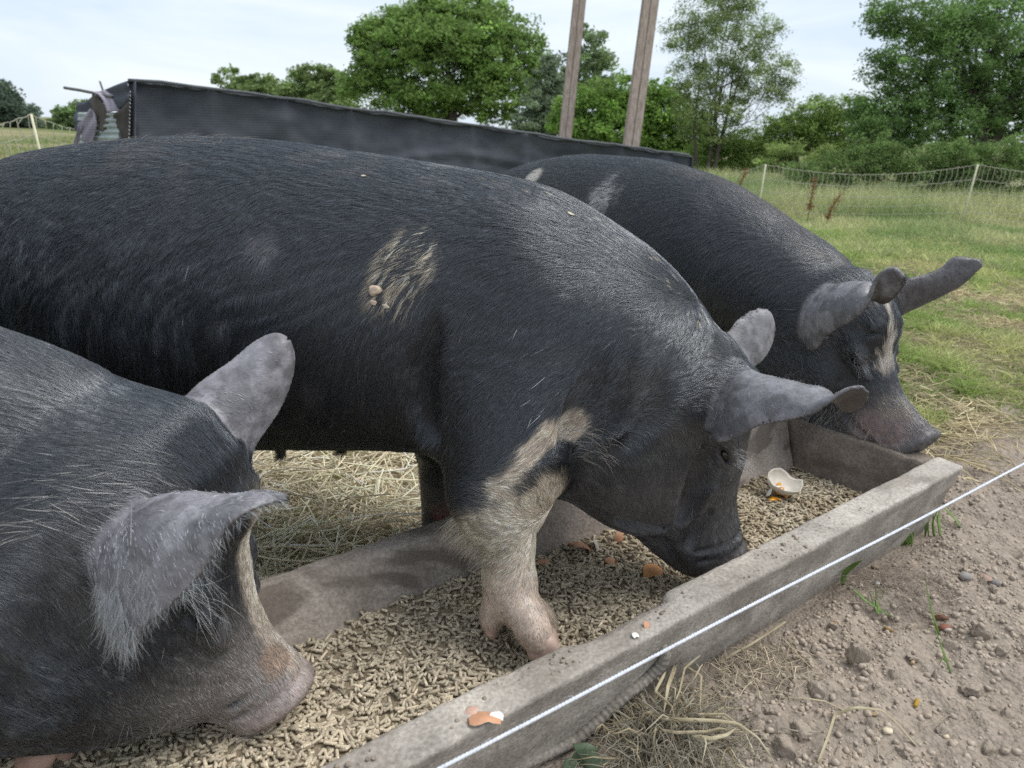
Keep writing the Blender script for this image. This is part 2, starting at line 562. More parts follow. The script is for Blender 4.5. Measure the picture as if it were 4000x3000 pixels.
def rot_random(n):
    q = rng.normal(0, 1, (n, 4)); q /= np.linalg.norm(q, axis=1)[:, None]
    w, x, y, z = q.T
    return np.stack([np.stack([1 - 2 * (y * y + z * z), 2 * (x * y - z * w), 2 * (x * z + y * w)], -1),
                     np.stack([2 * (x * y + z * w), 1 - 2 * (x * x + z * z), 2 * (y * z - x * w)], -1),
                     np.stack([2 * (x * z - y * w), 2 * (y * z + x * w), 1 - 2 * (x * x + y * y)], -1)], 1)

def build_crumbs():
    Vs, Ts, k = [], [], 0
    n = 24000
    x, y = rng.uniform(.12, 2.1, n), rng.uniform(.5, 2.1, n)
    P = np.stack([x, y, 0 * x], -1)
    keep = ~in_trough(x, y, -.02) & (rng.random(n) < soil_mask(x, y)) & (rng.random(n) < .25 + 1.5 * smooth(.42, .62, fbm(P, 7, 3, 95)))
    x, y = x[keep], y[keep]
    n = len(x)
    size = np.exp(rng.normal(math.log(.0034), .6, n)).clip(.0014, .0085)
    R = rot_random(n) * size[:, None, None]
    protos = [stone_mesh(i, 1) for i in range(6)]
    which = rng.integers(0, 6, n)
    z = ground_h(x, y) + size * .12
    for w in range(6):
        I = np.where(which == w)[0]
        V0, T0 = protos[w]
        V = np.einsum('nij,vj->nvi', R[I], V0 * (1, .8, .7)) + np.stack([x[I], y[I], z[I]], -1)[:, None]
        T = T0[None] + (np.arange(len(I)) * len(V0))[:, None, None]
        Vs.append(V.reshape(-1, 3)); Ts.append(T.reshape(-1, 3) + k); k += V.shape[0] * V.shape[1]
    o = put('soil_crumbs', mesh_from('soil_crumbs', np.concatenate(Vs), np.concatenate(Ts), M_SOIL, False))
    o['kind'] = 'stuff'
    # the clods one can tell apart
    ms = []
    for i in range(5):
        V0, T0 = stone_mesh(30 + i, 4)
        d = 1 + .9 * (fbm(V0 * .5 + i, 3.2, 5, 7, .62) - .5)
        nrm = rot_random(4)[:, 0]
        V0 = V0 * d[:, None]
        for q in nrm:      # broken facets
            k = V0 @ q - rng.uniform(.52, .75); V0 = V0 - np.clip(k, 0, None)[:, None] * q * .92
        d = 1 + .42 * (fbm(V0, 6, 4, 5, .65) - .5)
        ms.append(mesh_from('soil_clod', V0 * d[:, None], T0, M_SOIL, True))
    spots = [(2900, 2690, .017), (3130, 2880, .022), (3060, 2945, .028), (3010, 2800, .015), (3350, 2610, .024), (3250, 2465, .015), (3290, 2540, .012),
             (3460, 2330, .017), (3660, 2320, .014), (3770, 2255, .014), (3830, 2300, .013), (3870, 2330, .012), (3700, 2530, .016), (3820, 2500, .022),
             (3905, 2560, .018), (3650, 2650, .013), (3800, 2690, .020), (3940, 2780, .016), (3480, 2650, .011), (3180, 2720, .018), (3120, 2660, .011),
             (2870, 2620, .012), (2960, 2860, .013), (3420, 2700, .010), (3560, 2580, .012), (3330, 2380, .013), (3560, 2220, .016), (3730, 2120, .016),
             (3860, 2080, .016), (3960, 2190, .015), (3180, 2560, .010), (3390, 2850, .014), (3680, 2870, .014), (3860, 2910, .018), (3270, 2960, .014), (3520, 2950, .012)]
    for i, (px, py, r) in enumerate(spots):
        q = at_z(px, py, 0.0)
        o = put('soil_clod', ms[i % 5], None, (q[0], q[1], float(ground_h(np.array([q[0]]), np.array([q[1]]))[0]) - r * .04), tuple(rng.uniform(0, 6.28, 3)))
        o.scale = (r * 1.1, r * .85, r * .66)
        tag(o, 'dry grey brown soil clod lying on the bare ground in front of the trough', 'clod', 'clods on the bare soil')
build_crumbs()
build_straw()
build_pasture()
# ------------------------------------------------------------------ concrete feed trough
def concrete_material(name, base, dark, stain=.0):
    m, n, l, b = new_mat(name)
    tc = n.new('ShaderNodeTexCoord')
    n1 = n.new('ShaderNodeTexNoise'); n1.inputs['Scale'].default_value = 9; n1.inputs['Detail'].default_value = 8; n1.inputs['Roughness'].default_value = .68
    n2 = n.new('ShaderNodeTexNoise'); n2.inputs['Scale'].default_value = 150; n2.inputs['Detail'].default_value = 5
    n3 = n.new('ShaderNodeTexNoise'); n3.inputs['Scale'].default_value = 3.2; n3.inputs['Detail'].default_value = 6; n3.inputs['Distortion'].default_value = 1.2
    mp = n.new('ShaderNodeMapping'); mp.inputs['Scale'].default_value = (1, 1, 2.2)
    l.new(tc.outputs['Object'], mp.inputs['Vector'])
    for k in (n1, n2): l.new(tc.outputs['Object'], k.inputs['Vector'])
    l.new(mp.outputs['Vector'], n3.inputs['Vector'])
    r1 = n.new('ShaderNodeValToRGB')
    r1.color_ramp.elements[0].position = .34; r1.color_ramp.elements[0].color = (*dark, 1)
    r1.color_ramp.elements[1].position = .62; r1.color_ramp.elements[1].color = (*base, 1)
    l.new(n1.outputs['Fac'], r1.inputs['Fac'])
    mr = n.new('ShaderNodeMapRange'); mr.inputs['From Min'].default_value = .3; mr.inputs['From Max'].default_value = .7
    mr.inputs['To Min'].default_value = .72; mr.inputs['To Max'].default_value = 1.22
    l.new(n2.outputs['Fac'], mr.inputs['Value'])
    mx = n.new('ShaderNodeMixRGB'); mx.blend_type = 'MULTIPLY'; mx.inputs['Fac'].default_value = 1
    l.new(r1.outputs['Color'], mx.inputs['Color1']); l.new(mr.outputs['Result'], mx.inputs['Color2'])
    r3 = n.new('ShaderNodeValToRGB')
    r3.color_ramp.elements[0].position = .54; r3.color_ramp.elements[0].color = (0, 0, 0, 1)
    r3.color_ramp.elements[1].position = .60; r3.color_ramp.elements[1].color = (1, 1, 1, 1)
    l.new(n3.outputs['Fac'], r3.inputs['Fac'])
    ms = n.new('ShaderNodeMath'); ms.operation = 'MULTIPLY'; ms.inputs[1].default_value = stain
    l.new(r3.outputs['Color'], ms.inputs[0])
    m2 = n.new('ShaderNodeMixRGB'); m2.inputs['Color2'].default_value = (.12, .096, .078, 1)
    l.new(ms.outputs['Value'], m2.inputs['Fac']); l.new(mx.outputs['Color'], m2.inputs['Color1'])
    # pale mineral specks
    vo = n.new('ShaderNodeTexVoronoi'); vo.inputs['Scale'].default_value = 95
    l.new(tc.outputs['Object'], vo.inputs['Vector'])
    rs = n.new('ShaderNodeValToRGB'); rs.color_ramp.elements[0].position = .10; rs.color_ramp.elements[0].color = (1, 1, 1, 1)
    rs.color_ramp.elements[1].position = .17; rs.color_ramp.elements[1].color = (0, 0, 0, 1)
    l.new(vo.outputs['Distance'], rs.inputs['Fac'])
    mk = n.new('ShaderNodeMath'); mk.operation = 'MULTIPLY'; mk.inputs[1].default_value = .16
    l.new(rs.outputs['Color'], mk.inputs[0])
    m3 = n.new('ShaderNodeMixRGB'); m3.inputs['Color2'].default_value = (.46, .40, .32, 1)
    l.new(mk.outputs['Value'], m3.inputs['Fac']); l.new(m2.outputs['Color'], m3.inputs['Color1'])
    l.new(m3.outputs['Color'], b.inputs['Base Color'])
    bp = n.new('ShaderNodeBump'); bp.inputs['Strength'].default_value = .8; bp.inputs['Distance'].default_value = .0022
    l.new(n2.outputs['Fac'], bp.inputs['Height'])
    bq = n.new('ShaderNodeBump'); bq.inputs['Strength'].default_value = .7; bq.inputs['Distance'].default_value = .006
    l.new(n1.outputs['Fac'], bq.inputs['Height']); l.new(bp.outputs['Normal'], bq.inputs['Normal'])
    l.new(bq.outputs['Normal'], b.inputs['Normal'])
    b.inputs['Roughness'].default_value = .88; b.inputs['Specular IOR Level'].default_value = .25
    return m
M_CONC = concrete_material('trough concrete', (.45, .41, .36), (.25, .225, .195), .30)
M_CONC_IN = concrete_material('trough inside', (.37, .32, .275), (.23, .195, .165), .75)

M_CONC_END = concrete_material('dirt and shade tinted trough end', (.235, .195, .16), (.13, .105, .085), .8)  # dark brown tint: real dirt, with the end wall's shade mixed into the colour
S0, S1 = -.78, 1.335       # trough ends along its own axis

def loft(prof, s_list, wear, seed):
    """prof (m,2) closed outline in (p,z); swept along s with worn, uneven edges."""
    m = len(prof); n = len(s_list)
    prof = np.asarray(prof, float)
    S, M = np.meshgrid(np.arange(n), np.arange(m), indexing='ij')
    p = prof[M.ravel(), 0]; z = prof[M.ravel(), 1]; s = np.asarray(s_list)[S.ravel()]
    P = TP + TD * s[:, None] + TM * p[:, None]; P[:, 2] = z
    d = (fbm(P, 7, 3, seed) - .5) * .013 + (fbm(P, 30, 4, seed + 3) - .5) * .008
    c = prof.mean(0)
    out = np.stack([p - c[0], z - c[1]], -1); out /= np.linalg.norm(out, axis=1)[:, None] + 1e-9
    p2, z2 = p + out[:, 0] * d * wear, z + out[:, 1] * d * wear
    return s, p2, z2, m, n

def dense(prof, step=.008):
    prof = np.asarray(prof, float); out = []
    for a, b in zip(prof, np.roll(prof, -1, axis=0)):
        k = max(1, int(np.linalg.norm(b - a) / step))
        out += [a + (b - a) * t for t in np.arange(k) / k]
    return np.array(out)

def round_prof(prof, r):
    """Chamfer-round each corner by r[i]."""
    prof = np.asarray(prof, float); out = []
    for i in range(len(prof)):
        a, b, c = prof[i - 1], prof[i], prof[(i + 1) % len(prof)]
        u = (a - b) / np.linalg.norm(a - b); v = (c - b) / np.linalg.norm(c - b)
        for t in (0, .33, .67, 1):
            p0, p2 = b + u * r[i], b + v * r[i]
            out.append((1 - t) ** 2 * p0 + 2 * t * (1 - t) * b + t * t * p2)
    return np.array(out)

def sweep_part(name, prof, r, mat, parent, seed, wear=1.0, s0=S0, s1=S1, chip=None, step=.011):
    pr = dense(round_prof(prof, r), .010)
    sl = np.linspace(s0, s1, int((s1 - s0) / step))
    s, p, z, m, n = loft(pr, sl, wear, seed)
    if chip is not None: p, z = chip(s, p, z)
    V = TP + TD * s[:, None] + TM * p[:, None]; V[:, 2] = z
    i, j = np.meshgrid(np.arange(n - 1), np.arange(m), indexing='ij')
    a = i * m + j; b = i * m + (j + 1) % m
    Fq = np.stack([a, b, b + m, a + m], -1).reshape(-1, 4)
    me = mesh_from(name, V, Fq, mat, True)
    bm = bmesh.new(); bm.from_mesh(me); bm.verts.ensure_lookup_table()
    bm.faces.new([bm.verts[k] for k in range(m)]); bm.faces.new([bm.verts[(n - 1) * m + k] for k in range(m)])
    bmesh.ops.recalc_face_normals(bm, faces=bm.faces)
    bm.to_mesh(me); bm.free()
    return put(name, me, parent)

def build_trough():
    t = empty('feed_trough', (0, 0, 0))
    tag(t, 'long weathered grey concrete trough full of brown feed pellets', 'trough')
    def chip_front(s, p, z):
        # the inner lip is broken away between the foreleg and the middle sow's snout
        k = smooth(.10, .16, s) * smooth(.345, .325, s)
        lip = smooth(.045, .06, p) * smooth(.15, .19, z)
        p = p - k * lip * .012; z = z - k * lip * .006
        k = np.exp(-((s - .02) / .03) ** 2) * smooth(.03, .06, p) * smooth(.17, .2, z)
        return p, z - k * .006
    sweep_part('front_wall', [(.060, -.03), (.0, .2), (.067, .2), (.125, .028), (.125, -.03)],
               [.004, .011, .009, .01, .004], M_CONC, t, 11, 1.0, chip=chip_front)
    sweep_part('back_wall', [(.378, -.03), (.378, .028), (.454, .2), (.5, .2), (.445, -.03)],
               [.004, .01, .010, .012, .004], M_CONC_IN, t, 23, 1.1)
    sweep_part('floor_slab', [(.127, -.028), (.127, .03), (.376, .03), (.376, -.028)], [.003] * 4, M_CONC_IN, t, 31, .6, step=.05)
    # ends: slabs between the walls, tapering with them
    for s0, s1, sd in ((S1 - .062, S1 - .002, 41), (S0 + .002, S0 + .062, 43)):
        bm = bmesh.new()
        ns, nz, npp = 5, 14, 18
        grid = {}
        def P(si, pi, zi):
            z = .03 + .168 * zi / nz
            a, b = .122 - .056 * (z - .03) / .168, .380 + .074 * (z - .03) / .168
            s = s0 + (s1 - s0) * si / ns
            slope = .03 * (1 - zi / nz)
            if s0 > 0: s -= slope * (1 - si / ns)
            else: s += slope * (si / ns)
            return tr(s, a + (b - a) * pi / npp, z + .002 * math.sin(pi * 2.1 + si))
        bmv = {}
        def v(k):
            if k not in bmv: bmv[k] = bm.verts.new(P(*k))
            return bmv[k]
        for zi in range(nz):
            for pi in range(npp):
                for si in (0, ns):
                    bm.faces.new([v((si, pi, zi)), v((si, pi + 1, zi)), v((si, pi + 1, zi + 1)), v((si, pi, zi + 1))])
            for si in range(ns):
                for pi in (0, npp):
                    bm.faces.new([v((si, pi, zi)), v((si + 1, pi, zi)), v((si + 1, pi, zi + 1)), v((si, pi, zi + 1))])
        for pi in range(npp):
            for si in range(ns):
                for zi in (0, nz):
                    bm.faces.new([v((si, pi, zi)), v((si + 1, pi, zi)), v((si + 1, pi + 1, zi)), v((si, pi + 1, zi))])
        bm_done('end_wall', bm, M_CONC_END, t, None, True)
    return t
TROUGH = build_trough()

# ------------------------------------------------------------------ feed pellets
def feed_z(s, p):
    P = np.stack([s, p, 0 * s], -1)
    z = .094 - .026 * smooth(.35, 1.2, s) + (fbm(P, 9, 3, 120) - .5) * .028
    z = z + .022 * smooth(.33, .43, p) * smooth(.6, 0, s) + .010 * smooth(.18, .10, p)
    # hollow nosed out by the middle sow, heap in front of it
    z = z - .018 * np.exp(-(((s - .62) / .12) ** 2 + ((p - .17) / .08) ** 2))
    return z

def pellet_mesh_arrays(nseg=8, length=1.0):
    """Unit pellet: radius 1, length 1 along x, slightly ragged ends."""
    a = np.linspace(0, 2 * np.pi, nseg, endpoint=False)
    V, rows = [], ((-.5, .80), (-.46, 1.0), (.46, 1.0), (.5, .80))
    for x, r in rows:
        V += [(x, r * math.cos(t), r * math.sin(t)) for t in a]
    T = []
    for k in range(3):
        for i in range(nseg):
            j = (i + 1) % nseg
            A, B, C, D = k * nseg + i, k * nseg + j, (k + 1) * nseg + j, (k + 1) * nseg + i
            T += [(A, D, C), (A, C, B)]
    for i in range(1, nseg - 1):
        T.append((0, i, i + 1)); T.append((3 * nseg, 3 * nseg + i + 1, 3 * nseg + i))
    return np.array(V), np.array(T)

def pellet_material():
    m, n, l, b = new_mat('feed pellet')
    at = n.new('ShaderNodeAttribute'); at.attribute_name = 'paint'
    tc = n.new('ShaderNodeTexCoord')
    no = n.new('ShaderNodeTexNoise'); no.inputs['Scale'].default_value = 420; no.inputs['Detail'].default_value = 4
    l.new(tc.outputs['Object'], no.inputs['Vector'])
    r = n.new('ShaderNodeValToRGB')
    r.color_ramp.elements[0].position = .30; r.color_ramp.elements[0].color = (.62, .59, .54, 1)
    r.color_ramp.elements[1].position = .62; r.color_ramp.elements[1].color = (1.05, 1.05, 1.05, 1)
    e = r.color_ramp.elements.new(.72); e.color = (1.9, 1.95, 2.0, 1)
    l.new(no.outputs['Fac'], r.inputs['Fac'])
    mx = n.new('ShaderNodeMixRGB'); mx.blend_type = 'MULTIPLY'; mx.inputs['Fac'].default_value = 1
    l.new(at.outputs['Color'], mx.inputs['Color1']); l.new(r.outputs['Color'], mx.inputs['Color2'])
    l.new(mx.outputs['Color'], b.inputs['Base Color'])
    bp = n.new('ShaderNodeBump'); bp.inputs['Strength'].default_value = .5; bp.inputs['Distance'].default_value = .0004
    l.new(no.outputs['Fac'], bp.inputs['Height']); l.new(bp.outputs['Normal'], b.inputs['Normal'])
    b.inputs['Roughness'].default_value = .75; b.inputs['Specular IOR Level'].default_value = .25
    return m
M_PELLET = pellet_material()

def build_feed():
    V0, T0 = pellet_mesh_arrays()
    a7 = np.linspace(0, 2 * np.pi, 7, endpoint=False)
    Vs = np.concatenate([np.stack([np.full(7, x), np.cos(a7) * .96, np.sin(a7) * .96], -1) for x in (-.5, .5)])
    Ts = np.array([t for i in range(7) for t in ((i, 7 + i, 7 + (i + 1) % 7), (i, 7 + (i + 1) % 7, (i + 1) % 7))] + [t for i in range(1, 6) for t in ((0, i, i + 1), (7, 8 + i, 7 + i))])
    n = 14500
    s = rng.uniform(S0 + .09, S1 - .09, n); p = rng.uniform(.085, .44, n)
    z = feed_z(s, p)
    ok = (p > .128 - (z - .03) * .36) & (p < .372 + (z - .03) * .48)
    s, p, z = s[ok], p[ok], z[ok]
    n = len(s)
    z = z + rng.uniform(-.009, .0035, n)
    L = rng.uniform(.013, .022, n); r = rng.uniform(.0025, .0030, n)
    yaw = rng.uniform(0, 2 * np.pi, n); pit = rng.normal(0, .20, n); pit[rng.random(n) < .10] *= 3.0
    ax = np.stack([np.cos(yaw) * np.cos(pit), np.sin(yaw) * np.cos(pit), np.sin(pit)], -1)
    up = np.tile([0, 0, 1.0], (n, 1)); sd = np.cross(up, ax); sd /= np.linalg.norm(sd, axis=1)[:, None]; up = np.cross(ax, sd)
    M = np.stack([ax * L[:, None], sd * r[:, None], up * r[:, None]], -1)
    C = TP + TD * s[:, None] + TM * p[:, None]; C[:, 2] = z
    Psp = np.stack([s, p, 0 * s], -1)
    base = np.array([.50, .432, .325]) * np.exp(rng.normal(0, .16, n))[:, None]
    wet = smooth(.60, .75, s + (fbm(Psp, 8, 2, 7) - .5) * .4) * smooth(.50, .60, fbm(Psp, 13, 3, 9) + .05)
    wet = np.maximum(wet, smooth(.45, .5, s) * smooth(.85, .7, s) * .45)
    base = base * (1 - .30 * wet)[:, None] + np.array([.05, .03, .005]) * wet[:, None]
    base = base * (np.where(rng.random(n) < .04, .55, 1))[:, None]
    # choose the ones that show largest: nearest the camera, inside the frame and clear of the snout
    v = C - CAM; dep = v @ F_
    px, py = 2000 + PX * (v @ R_) / dep, 1500 - PX * (v @ U_) / dep
    vis = (px > 1180) & (px < 1990) & (py < 2985) & (py > 2380) & (px + 1.9 * (py - 2560) > 1350)
    vis &= (p > .12) & (z > feed_z(s, p) - .0035)
    order = np.argsort(np.where(vis, dep, 99))[:300]
    single = np.zeros(n, bool); single[order] = True
    J = np.where(~single)[0]
    V = np.einsum('nij,vj->nvi', M[J], Vs) + C[J][:, None]
    T = Ts[None] + (np.arange(len(J)) * len(Vs))[:, None, None]
    col = np.repeat(base[J], len(Vs), axis=0)
    V, T = V.reshape(-1, 3), T.reshape(-1, 3)
    # the meal they lie on
    gs, gp = np.meshgrid(np.linspace(S0 + .065, S1 - .065, 170), np.linspace(.09, .435, 40), indexing='ij')
    gz = feed_z(gs.ravel(), gp.ravel()) - .005
    G = TP + TD * gs.ravel()[:, None] + TM * gp.ravel()[:, None]; G[:, 2] = gz
    i, j = np.meshgrid(np.arange(169), np.arange(39), indexing='ij')
    a = (i * 40 + j).ravel() + len(V)
    GT = np.concatenate([np.stack([a, a + 40, a + 41], -1), np.stack([a, a + 41, a + 1], -1)])
    me = mesh_from('feed_pellets', np.concatenate([V, G]), np.concatenate([T, GT]), M_PELLET, False,
                   cols=np.concatenate([col, np.tile([.24, .195, .135], (len(G), 1))]))
    o = put('feed_pellets', me); o['kind'] = 'stuff'
    # 300 of them one by one, sharing six meshes
    ms = []
    for k in range(6):
        c = np.array([.50, .432, .325]) * (.80 + .09 * k)
        ms.append(mesh_from('feed_pellet', V0 * (1, .0027, .0027) * (.012 + .0016 * k, 1, 1), T0, M_PELLET, True, cols=np.tile(c, (len(V0), 1))))
    for q in order:
        k = int(rng.integers(0, 6))
        A = np.stack([ax[q], sd[q], up[q]], -1)
        e = put('feed_pellet', ms[k])
        e.matrix_world = Matrix([[*A[0], C[q][0]], [*A[1], C[q][1]], [*A[2], C[q][2]], [0, 0, 0, 1]])
        tag(e, 'small brown feed pellet heaped with many others in the concrete trough', 'pellet', 'feed pellets in the trough')
build_feed()

# ------------------------------------------------------------------ twine and rope
def plain(name, col, rough=.7, spec=.3):
    m, n, l, b = new_mat(name)
    b.inputs['Base Color'].default_value = (*col, 1); b.inputs['Roughness'].default_value = rough; b.inputs['Specular IOR Level'].default_value = spec
    return m

def speckled(name, col, scale=60, lo=.7, hi=1.25, rough=.8, bump=.0):
    m, n, l, b = new_mat(name)
    tc = n.new('ShaderNodeTexCoord'); no = n.new('ShaderNodeTexNoise'); no.inputs['Scale'].default_value = scale; no.inputs['Detail'].default_value = 5
    l.new(tc.outputs['Object'], no.inputs['Vector'])
    r = n.new('ShaderNodeValToRGB'); r.color_ramp.elements[0].position = .32; r.color_ramp.elements[1].position = .68
    r.color_ramp.elements[0].color = (*(np.array(col) * lo), 1); r.color_ramp.elements[1].color = (*np.clip(np.array(col) * hi, 0, .95), 1)
    l.new(no.outputs['Fac'], r.inputs['Fac']); l.new(r.outputs['Color'], b.inputs['Base Color'])
    if bump:
        bp = n.new('ShaderNodeBump'); bp.inputs['Strength'].default_value = .6; bp.inputs['Distance'].default_value = bump
        l.new(no.outputs['Fac'], bp.inputs['Height']); l.new(bp.outputs['Normal'], b.inputs['Normal'])
    b.inputs['Roughness'].default_value = rough; b.inputs['Specular IOR Level'].default_value = .25
    return m

def build_twine():
    A, B = at_d(1745, 2985, .70), at_d(4010, 1808, 1.22)
    d = (B - A) / np.linalg.norm(B - A)
    A, B = A - d * .45, B + d * .7
    L = np.linalg.norm(B - A)
    u = np.cross(d, [0, 0, 1]); u /= np.linalg.norm(u); w = np.cross(u, d)
    n = 760
    t = np.linspace(0, L, n)
    t_ = empty('twisted_twine', tuple(A))
    tag(t_, 'thin white twisted fence twine stretched tight in front of the trough', 'twine')
    m = speckled('white twine', (.60, .62, .67), 300, .8, 1.12, .55)
    for k in range(3):
        ph = t / .0135 * 2 * np.pi + k * 2 * np.pi / 3
        P = d * t[:, None] + (np.cos(ph)[:, None] * u + np.sin(ph)[:, None] * w) * .00105
        P[:, 2] += .0012 * np.sin(t * 9)
        bm = bmesh.new()
        V, Fq, caps = tube_arrays(P, .00122, 6)
        put('strand', mesh_from('strand', V, Fq, m, True), t_)
    # frayed filaments standing off the lay
    bm = bmesh.new()
    for k in range(26):
        s = rng.uniform(.45, L - .7); a = rng.uniform(0, 6.28); q = d * s + (math.cos(a) * u + math.sin(a) * w) * .002
        e = d * rng.uniform(-.012, .012) + (math.cos(a) * u + math.sin(a) * w) * rng.uniform(.002, .006) - np.array([0, 0, .002])
        bm_tube(bm, [q, q + e * .6 + d * .003, q + e], .00022, 4)
    bm_done('frayed_fibres', bm, m, t_)

def build_rope():
    pts = [(2586, 2496, .006), (2578, 2560, -.010), (2533, 2618, -.012), (2425, 2706, -.014), (2294, 2825, -.014), (2164, 2935, -.012), (2060, 3020, -.012), (1900, 3160, -.012)]
    Q = []
    for px, py, off in pts:      # against the outward leaning front face: p = .057*(1 - z/.2)
        d = ray(px, py)
        nrm = TM + np.array([0, 0, .057 / .2]); c = (TP @ TM) + .057
        t = (c - CAM @ nrm) / (d @ nrm)
        Q.append(CAM + d * t + (-TM) * (.010 - off * .0))
    Q = np.array(Q); Q[0] += TM * .03
    Q = catmull(Q, 260)
    Q[:, 2] = np.maximum(Q[:, 2], .012)
    V, Fq, caps = tube_arrays(Q, .0095, 20)
    # plaited surface: two families of raised strands
    i = np.repeat(np.arange(260), 20); j = np.tile(np.arange(20), 260)
    c = Q[i]
    L = np.r_[0, np.cumsum(np.linalg.norm(np.diff(Q, axis=0), axis=1))][i]
    th = j / 20 * 2 * np.pi
    k = np.sin(5 * th + L / .0105 * 2 * np.pi * .5) * np.sin(5 * th - L / .0105 * 2 * np.pi * .5)
    W = V[:len(i)]
    V[:len(i)] = c + (W - c) * (1 + .12 * k)[:, None]
    me = mesh_from('braided_rope', V, Fq, speckled('grey rope', (.235, .21, .18), 180, .75, 1.3, .9, .0008), True)
    o = put('braided_rope', me)
    tag(o, 'grey braided rope running out of the trough front wall and down to the ground', 'rope')
build_twine()
build_rope()
# ------------------------------------------------------------------ pigs: one implicit surface per body, meshed once
def axis_grid(segs):
    """segs: list of (start, end, step) -> strictly increasing coordinates."""
    out = []
    for a, b, st in segs:
        n = max(2, int(round((b - a) / st)))
        out.append(np.linspace(a, b, n, endpoint=False))
    out.append([segs[-1][1]])
    return np.concatenate(out).astype(np.float32)

